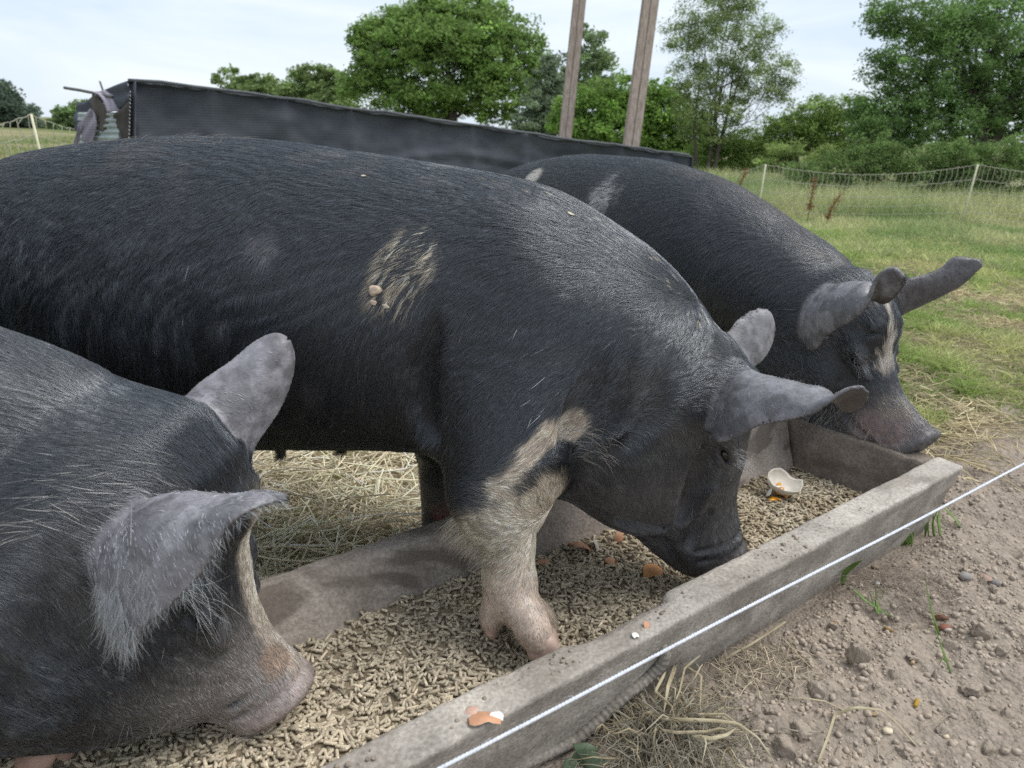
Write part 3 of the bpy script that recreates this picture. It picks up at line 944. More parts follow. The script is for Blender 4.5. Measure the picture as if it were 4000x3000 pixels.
class Field:
    def __init__(self, xs, ys, zs):
        self.ax = (xs, ys, zs)
        self.v = np.full((len(xs), len(ys), len(zs)), 0.2, dtype=np.float32)

    def block(self, lo, hi):
        sl = []
        for a, l, h in zip(self.ax, lo, hi):
            i0 = max(0, int(np.searchsorted(a, l)) - 1)
            i1 = min(len(a), int(np.searchsorted(a, h)) + 1)
            if i1 - i0 < 2: return None
            sl.append(slice(i0, i1))
        X = self.ax[0][sl[0]][:, None, None]
        Y = self.ax[1][sl[1]][None, :, None]
        Z = self.ax[2][sl[2]][None, None, :]
        return tuple(sl), X, Y, Z

    def union(self, sl, d, k):
        v = self.v[sl]
        if k <= 0:
            self.v[sl] = np.minimum(v, d); return
        h = np.clip(k - np.abs(v - d), 0, None) / k
        self.v[sl] = np.minimum(v, d) - h * h * k * 0.25

    def carve(self, sl, d, k):
        v = self.v[sl]
        h = np.clip(k - np.abs(v + d), 0, None) / k
        self.v[sl] = np.maximum(v, -d) + h * h * k * 0.25

    # ---- primitives
    def ell(self, c, r, k=0.03, rot=None, cut=False):
        """Ellipsoid; rot = 3x3 whose columns are its axes."""
        c, r = np.asarray(c, float), np.asarray(r, float)
        m = max(r) + k + 0.01
        b = self.block(c - m, c + m)
        if b is None: return
        sl, X, Y, Z = b
        x, y, z = X - c[0], Y - c[1], Z - c[2]
        if rot is not None:
            R = np.asarray(rot, float)
            x, y, z = (x * R[0, i] + y * R[1, i] + z * R[2, i] for i in range(3))
        x, y, z = x / r[0], y / r[1], z / r[2]
        k0 = np.sqrt(x * x + y * y + z * z) + 1e-6
        k1 = np.sqrt((x / r[0]) ** 2 + (y / r[1]) ** 2 + (z / r[2]) ** 2) + 1e-6
        d = (k0 * (k0 - 1) / k1).astype(np.float32)
        (self.carve if cut else self.union)(sl, d, k)

    def cone(self, a, b_, ra, rb, k=0.02, cut=False):
        """Round cone between a and b_ with radii ra, rb (numpy sphere-swept approximation)."""
        a, b_ = np.asarray(a, float), np.asarray(b_, float)
        m = max(ra, rb) + k + 0.01
        bl = self.block(np.minimum(a, b_) - m, np.maximum(a, b_) + m)
        if bl is None: return
        sl, X, Y, Z = bl
        ba = b_ - a
        t = np.clip(((X - a[0]) * ba[0] + (Y - a[1]) * ba[1] + (Z - a[2]) * ba[2]) / (ba @ ba), 0, 1)
        d = np.sqrt((X - a[0] - t * ba[0]) ** 2 + (Y - a[1] - t * ba[1]) ** 2 + (Z - a[2] - t * ba[2]) ** 2) - (ra + (rb - ra) * t)
        (self.carve if cut else self.union)(sl, d.astype(np.float32), k)

    def chain(self, pts, radii, k=0.02, cut=False, sub=6):
        pts = np.asarray(pts, float)
        n = (len(pts) - 1) * sub + 1
        P = catmull(np.c_[pts, radii], n)
        if not cut:      # collect the chain in one field first so its own joints do not swell
            m = max(P[:, 3]) + k + 0.01
            bl = self.block(P[:, :3].min(0) - m, P[:, :3].max(0) + m)
            if bl is None: return
            sl, X, Y, Z = bl
            D = None
            for i in range(n - 1):
                a, ba = P[i, :3], P[i + 1, :3] - P[i, :3]
                t = np.clip(((X - a[0]) * ba[0] + (Y - a[1]) * ba[1] + (Z - a[2]) * ba[2]) / (ba @ ba + 1e-9), 0, 1)
                d = np.sqrt((X - a[0] - t * ba[0]) ** 2 + (Y - a[1] - t * ba[1]) ** 2 + (Z - a[2] - t * ba[2]) ** 2) - (P[i, 3] + (P[i + 1, 3] - P[i, 3]) * t)
                D = d if D is None else np.minimum(D, d)
            self.union(sl, D.astype(np.float32), k)
        else:
            for i in range(n - 1):
                self.cone(P[i, :3], P[i + 1, :3], P[i, 3], P[i + 1, 3], k, cut=True)

    def profile(self, o, ang, top, bot, wid, k=0.05, e=2.3, egg=0.0, yc=0.0, cl=(0.02, 0.02)):
        """Body inflated round a side outline: o=(x,z) and ang give the axis, top/bot/wid are (h, value) lists."""
        dx, dz = math.cos(ang), math.sin(ang)
        h0, h1 = max(top[0][0], bot[0][0]), min(top[-1][0], bot[-1][0])
        hh = np.linspace(h0, h1, 300)
        T = pchip(*zip(*top), hh); B = pchip(*zip(*bot), hh); Wd = pchip(*zip(*wid), hh)
        cx = np.concatenate([o[0] + hh * dx - T * dz, o[0] + hh * dx - B * dz])
        cz = np.concatenate([o[1] + hh * dz + T * dx, o[1] + hh * dz + B * dx])
        m = k + 0.03
        wm = Wd.max() * 1.15 + m
        bl = self.block((cx.min() - m, yc - wm, cz.min() - m), (cx.max() + m, yc + wm, cz.max() + m))
        if bl is None: return
        sl, X, Y, Z = bl
        h = (X - o[0]) * dx + (Z - o[1]) * dz
        t = -(X - o[0]) * dz + (Z - o[1]) * dx
        Ti = np.interp(h, hh, T); Bi = np.interp(h, hh, B); Wi = np.interp(h, hh, Wd)
        u0 = np.clip((h0 + cl[0] - h) / cl[0], 0, 1); u1 = np.clip((h - h1 + cl[1]) / cl[1], 0, 1)
        sc = np.sqrt(np.maximum((1 - u0 * u0) * (1 - u1 * u1), .09))
        c, r = (Ti + Bi) / 2, np.maximum((Ti - Bi) / 2, .012) * sc
        Wi = np.maximum(Wi, .012) * sc
        u = (t - c) / r
        w = Wi * (1 - egg * np.clip(u, -1.2, 1.2))
        y = (Y - yc) / w
        q = (np.abs(y) ** e + np.abs(u) ** e) ** (1 / e) + 1e-6
        k1 = np.sqrt((y / w) ** 2 + (u / r) ** 2) + 1e-6
        f = q * (q - 1) / k1
        over = np.broadcast_to(np.maximum(np.maximum(h0 - h, h - h1), 0), f.shape)
        f = np.where(over > 0, np.sqrt(np.maximum(f, 0) ** 2 + over ** 2), f)
        self.union(sl, np.clip(f, -0.3, 0.3).astype(np.float32), k)

    def sheet(self, P, rad, k=0.012):
        """Thin curved sheet: P (n,3) dense points, rad (n,) half-thickness; stamped as small spheres."""
        lo, hi = P.min(0) - 0.03, P.max(0) + 0.03
        sl, X, Y, Z = self.block(lo, hi)
        xs, ys, zs = X.ravel(), Y.ravel(), Z.ravel()
        D = np.full((len(xs), len(ys), len(zs)), 0.2, dtype=np.float32)
        st = [np.median(np.diff(a)) for a in (xs, ys, zs)]
        R = [int(math.ceil(0.016 / s)) for s in st]
        ci = [np.clip(np.searchsorted(a, P[:, i]), 0, len(a) - 1) for i, a in enumerate((xs, ys, zs))]
        flat = D.ravel()
        sh = D.shape
        for a in range(-R[0], R[0] + 1):
            ia = np.clip(ci[0] + a, 0, sh[0] - 1); dx2 = (xs[ia] - P[:, 0]) ** 2
            for b in range(-R[1], R[1] + 1):
                ib = np.clip(ci[1] + b, 0, sh[1] - 1); dy2 = dx2 + (ys[ib] - P[:, 1]) ** 2
                for c in range(-R[2], R[2] + 1):
                    ic = np.clip(ci[2] + c, 0, sh[2] - 1)
                    d = np.sqrt(dy2 + (zs[ic] - P[:, 2]) ** 2) - rad
                    np.minimum.at(flat, (ia * sh[1] + ib) * sh[2] + ic, d.astype(np.float32))
        self.union(sl, D, k)

    def mesh(self):
        v = self.v
        s = v < 0
        n0 = s[:-1, :-1, :-1].astype(np.uint8)
        cnt = n0.copy()
        for a in (0, 1):
            for b in (0, 1):
                for c in (0, 1):
                    if a + b + c:
                        cnt += s[a:v.shape[0] - 1 + a, b:v.shape[1] - 1 + b, c:v.shape[2] - 1 + c]
        act = (cnt > 0) & (cnt < 8)
        I = np.argwhere(act)
        idx = np.full(act.shape, -1, dtype=np.int32)
        idx[act] = np.arange(len(I), dtype=np.int32)
        cor = {}
        for a in (0, 1):
            for b in (0, 1):
                for c in (0, 1):
                    cor[a, b, c] = v[I[:, 0] + a, I[:, 1] + b, I[:, 2] + c]
        acc = np.zeros((len(I), 3)); num = np.zeros(len(I))
        for ax in range(3):
            for p in (0, 1):
                for q in (0, 1):
                    k0 = [p, q]; k0.insert(ax, 0); k1 = [p, q]; k1.insert(ax, 1)
                    A, B = cor[tuple(k0)], cor[tuple(k1)]
                    m = (A < 0) != (B < 0)
                    t = np.where(m, A / np.where(m, A - B, 1), 0)
                    pt = np.tile(np.array(k0, float), (len(I), 1)); pt[:, ax] = t
                    acc[m] += pt[m]; num[m] += 1
        fr = acc / num[:, None]
        V = np.zeros((len(I), 3))
        for ax in range(3):
            a = self.ax[ax]; i = I[:, ax]
            V[:, ax] = a[i] + fr[:, ax] * (a[i + 1] - a[i])
        quads = []
        for ax in range(3):
            o1, o2 = [(1, 2), (2, 0), (0, 1)][ax]
            lo = [slice(1, -1)] * 3; lo[ax] = slice(0, -1)
            hi = [slice(1, -1)] * 3; hi[ax] = slice(1, None)
            A, B = s[tuple(lo)], s[tuple(hi)]
            for flag in (0, 1):
                C = np.argwhere((A & ~B) if flag == 0 else (~A & B))
                if len(C) == 0: continue
                base = C + 1; base[:, ax] -= 1
                e1 = np.zeros(3, int); e1[o1] = 1
                e2 = np.zeros(3, int); e2[o2] = 1
                g = lambda q: idx[q[:, 0], q[:, 1], q[:, 2]]
                Q = np.stack([g(base - e1 - e2), g(base - e2), g(base), g(base - e1)], -1)
                quads.append(Q if flag == 0 else Q[:, ::-1])
        Q = np.concatenate(quads)
        Q = Q[(Q >= 0).all(1)]
        return V, Q

def relax(V, Q, it=2, lam=0.5):
    n = len(V)
    e = np.concatenate([Q[:, [0, 1]], Q[:, [1, 2]], Q[:, [2, 3]], Q[:, [3, 0]]])
    e = np.concatenate([e, e[:, ::-1]])
    deg = np.bincount(e[:, 0], minlength=n)[:, None]
    for s in range(it):
        for l in (lam, -lam * 1.04):
            m = np.stack([np.bincount(e[:, 0], weights=V[e[:, 1], k], minlength=n) for k in range(3)], -1) / np.maximum(deg, 1)
            V = V + l * (m - V)
    return V

def vnormals(V, Q):
    fn = np.cross(V[Q[:, 2]] - V[Q[:, 0]], V[Q[:, 3]] - V[Q[:, 1]])
    N = np.zeros_like(V)
    for k in range(4):
        for c in range(3):
            N[:, c] += np.bincount(Q[:, k], weights=fn[:, c], minlength=len(V))
    return N / (np.linalg.norm(N, axis=1)[:, None] + 1e-12)

class Pig:
    """Local frame: x forward, y to the pig's left, z up, origin on the ground under the shoulders."""
    def __init__(self, O, th):
        self.O, self.th = np.array([O[0], O[1], 0.0]), th
        self.a = np.array([math.cos(th), math.sin(th), 0]); self.l = np.array([-math.sin(th), math.cos(th), 0])

    def loc(self, P):
        q = np.asarray(P) - self.O
        return np.stack([q @ self.a, q @ self.l, q[..., 2]], -1)

    def at(self, px, py, Y=0.0):
        """Photo pixel -> local point on the fore-and-aft plane at lateral offset Y."""
        d = ray(px, py)
        t = (Y - (CAM - self.O) @ self.l) / (d @ self.l)
        return self.loc(CAM + d * t)

    def trace(self, pts, Y=0.0, k=4000 / 2212):
        return np.array([self.at(x * k, y * k, Y) for x, y in pts])

class Head:
    """Head frame in the pig's own mid plane: o=(x,z) back of skull, ang = direction of the snout."""
    def __init__(self, o, ang, L, yaw=0.0, y0=0.0):
        self.o, self.ang, self.L = o, ang, L
        self.dx, self.dz = math.cos(ang), math.sin(ang)
    def p(self, h, y, t):
        return np.array([self.o[0] + h * self.dx - t * self.dz, y, self.o[1] + h * self.dz + t * self.dx])
    def inv(self, P):
        x, z = P[..., 0] - self.o[0], P[..., 2] - self.o[1]
        return x * self.dx + z * self.dz, P[..., 1], -x * self.dz + z * self.dx
    def rot(self):
        return np.array([[self.dx, 0, -self.dz], [0, 1, 0], [self.dz, 0, self.dx]])

def ear_sheet(A, B, bulge, n=70, m=44, tipround=0.0, rib=0.0):
    """Sheet between two edge curves (root to tip); bulge = offset (3,) or list of offsets along it."""
    A, B = catmull(A, n), catmull(B, n)
    v = np.linspace(0, 1, m)[None, :, None]
    S = A[:, None] * (1 - v) + B[:, None] * v
    bu = np.asarray(bulge, float)
    if bu.ndim == 1: bu = np.tile(bu, (n, 1))
    else: bu = catmull(bu, n)
    S = S + bu[:, None] * (4 * v * (1 - v))
    return S

def refine(S, k=2):
    """Bilinear refinement of a (n,m,3) sheet."""
    n, m, _ = S.shape
    u = np.linspace(0, n - 1, n * k); w = np.linspace(0, m - 1, m * k)
    i = np.minimum(u.astype(int), n - 2); f = (u - i)[:, None, None]
    S = S[i] * (1 - f) + S[i + 1] * f
    j = np.minimum(w.astype(int), m - 2); g = (w - j)[None, :, None]
    return S[:, j] * (1 - g) + S[:, j + 1] * g
K2 = 4000 / 2212

def add_leg(F, pts, radii, k):
    F.chain(pts, radii, k)

def hind(F, x, s, far=1.0):
    y = 0.15 * s
    F.ell((x, 0.125 * s, 0.52), (0.23, 0.14, 0.28), 0.05)
    F.chain([(x + .02, y, .42), (x + .03, y, .30), (x - .10, y + .01 * s, .23), (x - .07, y, .10), (x - .04, y, .045)],
            [.12, .085, .052, .042, .045], .03)
    for d in (-.022, .022):
        F.chain([(x - .04, y + d, .06), (x + .0, y + d * 1.2, .022)], [.026, .022], .008)

def foreleg_plain(F, x, y, ztop=.42, lean=0.0):
    F.chain([(x, y, ztop), (x + .01 + lean, y, .30), (x + .015 + lean, y, .20), (x + .01 + lean, y, .10), (x + .02 + lean, y, .05)],
            [.10, .062, .052, .042, .044], .03)
    for d in (-.022, .022):
        F.chain([(x + .02 + lean, y + d, .06), (x + .055 + lean, y + d * 1.2, .022)], [.026, .022], .008)

def head_parts(F, H, w, jowl=1.0, L=None, wr=1.0, far=1.0):
    """Snout disc, nostrils, mouth, cheeks, brows and eye sockets shared by all three heads. w = muzzle half width."""
    L = L or H.L
    R = H.rot()
    top = H.top_at
    # rooting disc, tilted slightly
    c = H.p(L - .012, 0, H.ct + .004)
    F.ell(c, (.018, w * 1.02, H.cr * .98), .010, R)
    for s in (-1, 1):
        F.ell(H.p(L + .006, s * w * .40, H.ct + .004), (.022, .010, .015), .006, R, cut=True)
    # cheek and jowl
    for s in (-1, 1):
        F.ell(H.p(L * .30, s * .085, -.085), (.105, .062, .085), .035, R)
        F.ell(H.p(L * .08, s * .075, -.145 * jowl), (.12, .075, .09), .045, R)
        # brow ridge over the eye
        q_ = far if s > 0 else 1.0
        b = H.eye + np.array([0, 0, 0])
        F.ell(H.p(b[0] - .022, s * (b[1] + .000 - .02 * (1 - q_)), b[2] + .006), (.034, .022, .020), .03, R)
        F.ell(H.p(b[0] + .030, s * (b[1] - .006 - .02 * (1 - q_)), b[2] - .014), (.030, .016, .014), .016, R)
        F.ell(H.p(b[0] + .002, s * (b[1] + .024), b[2] - .001), (.026, .021, .013), .012, R, cut=True)
        if q_ < 1: continue
        # lids
        for dt, rr in ((.012, .0055), (-.0115, .005)):
            F.chain([H.p(b[0] - .022, s * (b[1] + .008), b[2]), H.p(b[0] - .008, s * (b[1] + .015), b[2] + dt),
                     H.p(b[0] + .010, s * (b[1] + .014), b[2] + dt * .9), H.p(b[0] + .024, s * (b[1] + .006), b[2] - .004)],
                    [.004, rr * 1.15, rr * 1.15, .004], .006)
        # wrinkles running down from the inner corner of the eye
        for q in ((0, 1, 2) if wr > 0 else ()):
            F.chain([H.p(b[0] + .026 - .012 * q, s * (b[1] + .014 + .004 * q), b[2] - .012 - .006 * q),
                     H.p(b[0] + .050 - .014 * q, s * (b[1] + .012 + .004 * q), b[2] - .034 - .006 * q),
                     H.p(b[0] + .058 - .018 * q, s * (b[1] + .010 + .004 * q), b[2] - .056 - .006 * q)],
                    [.002, .0048, .002], .010, cut=True)
        # mouth line
        F.chain([H.p(L * .93, s * w * .86, H.ct - H.cr * .80), H.p(L * .82, s * w * 1.02, H.ct - H.cr * .86), H.p(L * .68, s * w * 1.24, H.ct - H.cr * .92),
                 H.p(L * .58, s * w * 1.34, H.ct - H.cr * .72)], [.006, .0065, .006, .003], .010, cut=True)
        # fold round the snout
    for hh, rr in ((L - .040, .0042), (L - .064, .0040)):
        ring = [H.p(hh + .008 * math.cos(a), w * 1.03 * math.sin(a), H.ct + H.cr * 1.02 * math.cos(a) + .004) for a in np.linspace(-2.0, 2.0, 13)]
        F.chain(ring, [.0015] + [rr] * 11 + [.0015], .008, cut=True, sub=1)

EARS = []
def stamp_ear(F, S, r_mid=.0042, r_edge=.0026, k=.012, root=.010, spread=2):
    n, m, _ = S.shape
    S2 = refine(S, spread)
    n2, m2, _ = S2.shape
    v = np.linspace(0, 1, m2)[None]; u = np.linspace(0, 1, n2)[:, None]
    edge = np.minimum(np.minimum(v, 1 - v) * 5, np.minimum((1 - u) * 9, 1))
    r = r_edge + (r_mid - r_edge) * np.clip(edge, 0, 1) + root * np.clip(1 - u * 4.5, 0, 1) ** 2
    EARS.append(S)
    F.sheet(S2.reshape(-1, 3), np.broadcast_to(r, (n2, m2)).ravel(), k)

def P4(p, pts):
    """list of (px, py, Y) in photo pixels -> local points"""
    return np.array([p.at(x, y, Y) for x, y, Y in pts])

# ============================================================ middle sow
def build_mid():
    EARS.clear()
    p = Pig((0.0, 1.33), math.radians(-14))
    xs = axis_grid([(-1.42, -.75, .011), (-.75, -.15, .0065), (-.15, .20, .0042), (.20, .72, .0030)])
    ys = axis_grid([(-.42, -.02, .0038), (-.02, .18, .0045), (.18, .34, .013)])
    zs = axis_grid([(-.02, .08, .006), (.08, .62, .0030), (.62, .97, .0048)])
    F = Field(xs, ys, zs)
    F.profile((0, 0), 0.0,
        [(-1.31, .60), (-1.28, .71), (-1.23, .79), (-1.164, .846), (-1.068, .884), (-.968, .903), (-.838, .917), (-.682, .928), (-.516, .925), (-.321, .908), (-.137, .888), (.013, .866), (.073, .850), (.15, .815), (.244, .752), (.315, .690), (.385, .628), (.43, .57), (.45, .53)],
        [(-1.31, .56), (-1.28, .45), (-1.2, .36), (-1.0, .29), (-.8, .295), (-.611, .292), (-.5, .308), (-.38, .325), (-.228, .342), (-.16, .345), (0, .345), (.1, .33), (.2, .36), (.3, .42), (.45, .50)],
        [(-1.31, .03), (-1.27, .13), (-1.18, .205), (-1.0, .255), (-.7, .28), (-.4, .28), (-.15, .252), (0, .232), (.1, .215), (.2, .195), (.3, .165), (.45, .10)],
        k=.03, e=2.35, egg=.06, cl=(.03, .22))
    for s in (-1, 1): hind(F, -1.05, s)
    # shoulder blades
    F.ell((.02, -.125, .565), (.175, .120, .250), .05)
    F.ell((.02, .125, .585), (.185, .115, .235), .04)
    # neck, brisket
    F.ell((.16, 0, .57), (.20, .185, .18), .06)
    F.ell((.10, -.02, .40), (.15, .15, .125), .03)
    F.ell((.15, -.075, .42), (.10, .08, .11), .03)
    F.ell((.27, -.045, .40), (.13, .105, .135), .05)
    F.ell((.27, .045, .40), (.13, .105, .135), .05)
    # head
    H = Head((.305, .505), math.radians(-66), .378)
    H.ct, H.cr, H.eye = -.036, .066, np.array([.116, .093, .066])
    H.top_at = None
    F.profile(H.o, H.ang,
        [(-.12, -.02), (-.10, .05), (-.05, .108), (0, .136), (.021, .143), (.082, .127), (.146, .098), (.184, .079), (.21, .064), (.256, .046), (.306, .036), (.35, .033), (.372, .030), (.385, .02)],
        [(-.12, -.06), (-.10, -.11), (-.05, -.165), (0, -.20), (.1, -.215), (.195, -.185), (.247, -.172), (.30, -.150), (.34, -.126), (.365, -.108), (.385, -.08)],
        [(-.12, .04), (-.10, .085), (-.05, .125), (0, .142), (.08, .142), (.15, .122), (.2, .100), (.25, .080), (.3, .066), (.35, .060), (.385, .050)],
        k=.08, e=2.15, egg=.12, cl=(.10, .012))
    for s in (-1, 1):
        F.ell(H.p(.105, s * .082, -.105), (.125, .075, .115), .030, H.rot())
    head_parts(F, H, .060, wr=1)
    # crease between cheek and muzzle, corner of the mouth, folds under the jaw
    F.chain([p.at(2745, 1770, -.118), p.at(2722, 1850, -.116), p.at(2690, 1940, -.108), p.at(2655, 2020, -.095)], [.004, .010, .011, .004], .035, cut=True)
    F.chain([p.at(2690, 2135, -.068), p.at(2718, 2070, -.074), p.at(2765, 1995, -.072)], [.005, .008, .003], .018, cut=True)
    F.chain([p.at(2420, 2010, -.13), p.at(2520, 2060, -.125), p.at(2620, 2075, -.105)], [.004, .007, .004], .025, cut=True)
    # ears
    A = P4(p, [(2885, 1440, -.06), (2960, 1461, -.09), (3042, 1480, -.12), (3151, 1507, -.155), (3240, 1532, -.175), (3275, 1578, -.185), (3300, 1606, -.195), (3350, 1594, -.205), (3385, 1562, -.215)])
    B = P4(p, [(2790, 1610, -.115), (2786, 1680, -.135), (2806, 1722, -.165), (2880, 1705, -.19), (2960, 1662, -.205), (3086, 1637, -.225), (3194, 1605, -.24), (3254, 1556, -.245), (3303, 1522, -.245), (3360, 1511, -.24), (3390, 1535, -.23)])
    nb = np.cross(A[3] - A[0], B[4] - A[0]); nb /= np.linalg.norm(nb)
    if nb[1] > 0: nb = -nb
    stamp_ear(F, ear_sheet(A, B, [nb * .02, nb * .032, nb * .026, nb * .008, nb * .002]), spread=2)
    A = P4(p, [(2830, 1330, .06), (2885, 1250, .10), (2960, 1208, .13), (3000, 1212, .15)])
    B = P4(p, [(2910, 1450, .07), (2978, 1402, .11), (3014, 1340, .14), (3024, 1270, .155), (3008, 1222, .155)])
    stamp_ear(F, ear_sheet(A, B, np.array([0.0, -.012, 0.0]), n=50, m=40), spread=2)
    # near foreleg standing in the trough
    F.chain(P4(p, [(2040, 1430, -.125), (2010, 1600, -.16), (1975, 1800, -.20), (1953, 1940, -.228), (1963, 2030, -.25), (1985, 2110, -.258), (1986, 2200, -.27), (1992, 2285, -.28), (2006, 2350, -.288)]),
            [.110, .115, .104, .086, .060, .0470, .0445, .0475, .041], .05)
    F.chain(P4(p, [(2022, 2350, -.30), (2062, 2415, -.315), (2085, 2465, -.325), (2102, 2500, -.33)]), [.032, .0325, .0305, .0265], .012)
    F.chain(P4(p, [(2040, 2340, -.26), (2090, 2420, -.275), (2120, 2480, -.285)]), [.030, .026, .021], .006)
    F.chain(P4(p, [(1938, 2350, -.30), (1918, 2420, -.305), (1922, 2488, -.315)]), [.022, .020, .006], .010)
    F.chain(P4(p, [(2100, 2370, -.225), (2140, 2420, -.225), (2160, 2455, -.23)]), [.017, .016, .010], .008)
    # far foreleg behind the trough
    F.chain(P4(p, [(1760, 1650, .13), (1735, 1800, .15), (1722, 1900, .15), (1715, 2020, .15), (1715, 2180, .15), (1735, 2290, .15)]), [.10, .062, .050, .042, .040, .046], .03)
    F.ell(p.at(1745, 1990, .135), (.045, .04, .055), .02)
    # teats along the belly
    for px, py in ((1100, 1772), (1338, 1756)):
        q = p.at(px, py, -.05)
        F.chain([q + (0, 0, .060), q + (0, 0, .014), q + (0, 0, .0)], [.020, .010, .008], .022)
    # tail stub
    F.chain([(-1.29, 0, .66), (-1.36, .01, .62), (-1.385, .02, .55)], [.022, .014, .008], .02)
    # loose skin folds on the neck and behind the elbow
    F.chain([p.at(1700, 1240, -.258), p.at(1664, 1370, -.262), p.at(1650, 1480, -.258), p.at(1656, 1580, -.245), p.at(1690, 1690, -.225)],
            [.004, .012, .017, .015, .006], .030, cut=True)
    for x0, z0, x1, z1, yy in ((.255, .62, .17, .44, -.205), (.21, .63, .14, .47, -.222), (.30, .585, .25, .45, -.185)):
        F.chain([(x0, yy, z0), ((x0 + x1) / 2 + .015, yy - .002, (z0 + z1) / 2), (x1, yy + .006, z1)], [.004, .016, .005], .03, cut=True)
    V, Q = F.mesh()
    p.ears = list(EARS)
    return p, H, relax(V, Q, 3), Q

# ============================================================ near sow, only head and neck in the frame
def build_near():
    EARS.clear()
    p = Pig((-1.0, .87), 0.0)
    xs = axis_grid([(-1.10, .10, .014), (.10, .34, .0045), (.34, .82, .0026)])
    ys = axis_grid([(-.33, -.26, .007), (-.26, .13, .0029), (.13, .22, .0040), (.22, .33, .013)])
    zs = axis_grid([(-.01, .09, .007), (.09, .75, .0028), (.75, .95, .010)])
    F = Field(xs, ys, zs)
    F.profile((0, 0), 0.0,
        [(-1.03, .58), (-1.0, .68), (-.93, .78), (-.7, .865), (-.4, .885), (-.1, .855), (.1, .775), (.25, .712), (.346, .672), (.415, .642), (.454, .632), (.5, .607), (.546, .58), (.60, .53), (.63, .48)],
        [(-1.03, .53), (-1.0, .42), (-.93, .34), (-.6, .26), (-.3, .27), (0, .26), (.15, .17), (.3, .125), (.42, .125), (.52, .20), (.63, .42)],
        [(-1.03, .03), (-1.0, .12), (-.93, .19), (-.6, .265), (-.3, .265), (0, .235), (.2, .205), (.35, .175), (.5, .13), (.63, .08)],
        k=.03, e=2.3, egg=.05, cl=(.03, .25))
    for s in (-1, 1):
        hind(F, -.80, s)
        F.ell((.02, .12 * s, .56), (.18, .11, .22), .03)
        foreleg_plain(F, -.02, .15 * s)
    F.ell((.28, 0, .46), (.24, .165, .20), .06)
    F.ell((.31, -.065, .28), (.22, .125, .165), .06)
    F.ell((.31, .065, .30), (.22, .125, .15), .06)
    F.ell((.46, -.045, .245), (.13, .10, .12), .06)
    H = Head((.47, .50), math.radians(-61), .424)
    H.ct, H.cr, H.eye = -.036, .070, np.array([.208, .080, .028])
    F.profile(H.o, H.ang,
        [(-.12, .0), (-.10, .06), (-.05, .115), (0, .145), (.06, .148), (.094, .126), (.17, .079), (.219, .056), (.27, .034), (.331, .025), (.361, .028), (.40, .036), (.418, .034), (.432, .02)],
        [(-.12, -.06), (-.10, -.13), (-.05, -.20), (0, -.25), (.1, -.28), (.2, -.265), (.27, -.215), (.32, -.145), (.36, -.118), (.40, -.106), (.418, -.10), (.432, -.085)],
        [(-.12, .04), (-.10, .09), (-.05, .128), (0, .145), (.08, .146), (.15, .128), (.2, .104), (.25, .084), (.3, .072), (.36, .064), (.40, .064), (.432, .052)],
        k=.08, e=2.15, egg=.12, cl=(.10, .012))
    H.top_at = None
    head_parts(F, H, .064, jowl=1.15, wr=0, far=0)
    A = P4(p, [(430, 2060, -.085), (520, 1990, -.105), (608, 1946, -.12), (738, 1925, -.135), (860, 1936, -.145), (960, 1938, -.15), (1060, 1930, -.155), (1120, 1945, -.16)])
    B = P4(p, [(430, 2230, -.135), (425, 2330, -.165), (445, 2440, -.20), (490, 2510, -.215), (586, 2420, -.225), (672, 2348, -.23), (760, 2260, -.235), (835, 2155, -.24), (872, 2072, -.24), (945, 2005, -.235), (1040, 1965, -.215), (1118, 1955, -.18)])
    nb = np.cross(A[3] - A[0], B[4] - A[0]); nb /= np.linalg.norm(nb)
    if nb[1] > 0: nb = -nb
    stamp_ear(F, ear_sheet(A, B, [nb * .01, nb * .03, nb * .035, nb * .02, nb * .004]), r_mid=.0046, r_edge=.0030)
    A = P4(p, [(655, 1650, .06), (760, 1518, .10), (905, 1412, .14), (1012, 1328, .165), (1082, 1304, .18), (1118, 1318, .185)])
    B = P4(p, [(935, 1830, .075), (1015, 1708, .11), (1094, 1590, .14), (1138, 1480, .165), (1148, 1392, .18), (1132, 1332, .185)])
    stamp_ear(F, ear_sheet(A, B, np.array([.004, -.03, .004])))
    V, Q = F.mesh()
    p.ears = list(EARS)
    return p, H, relax(V, Q, 3), Q

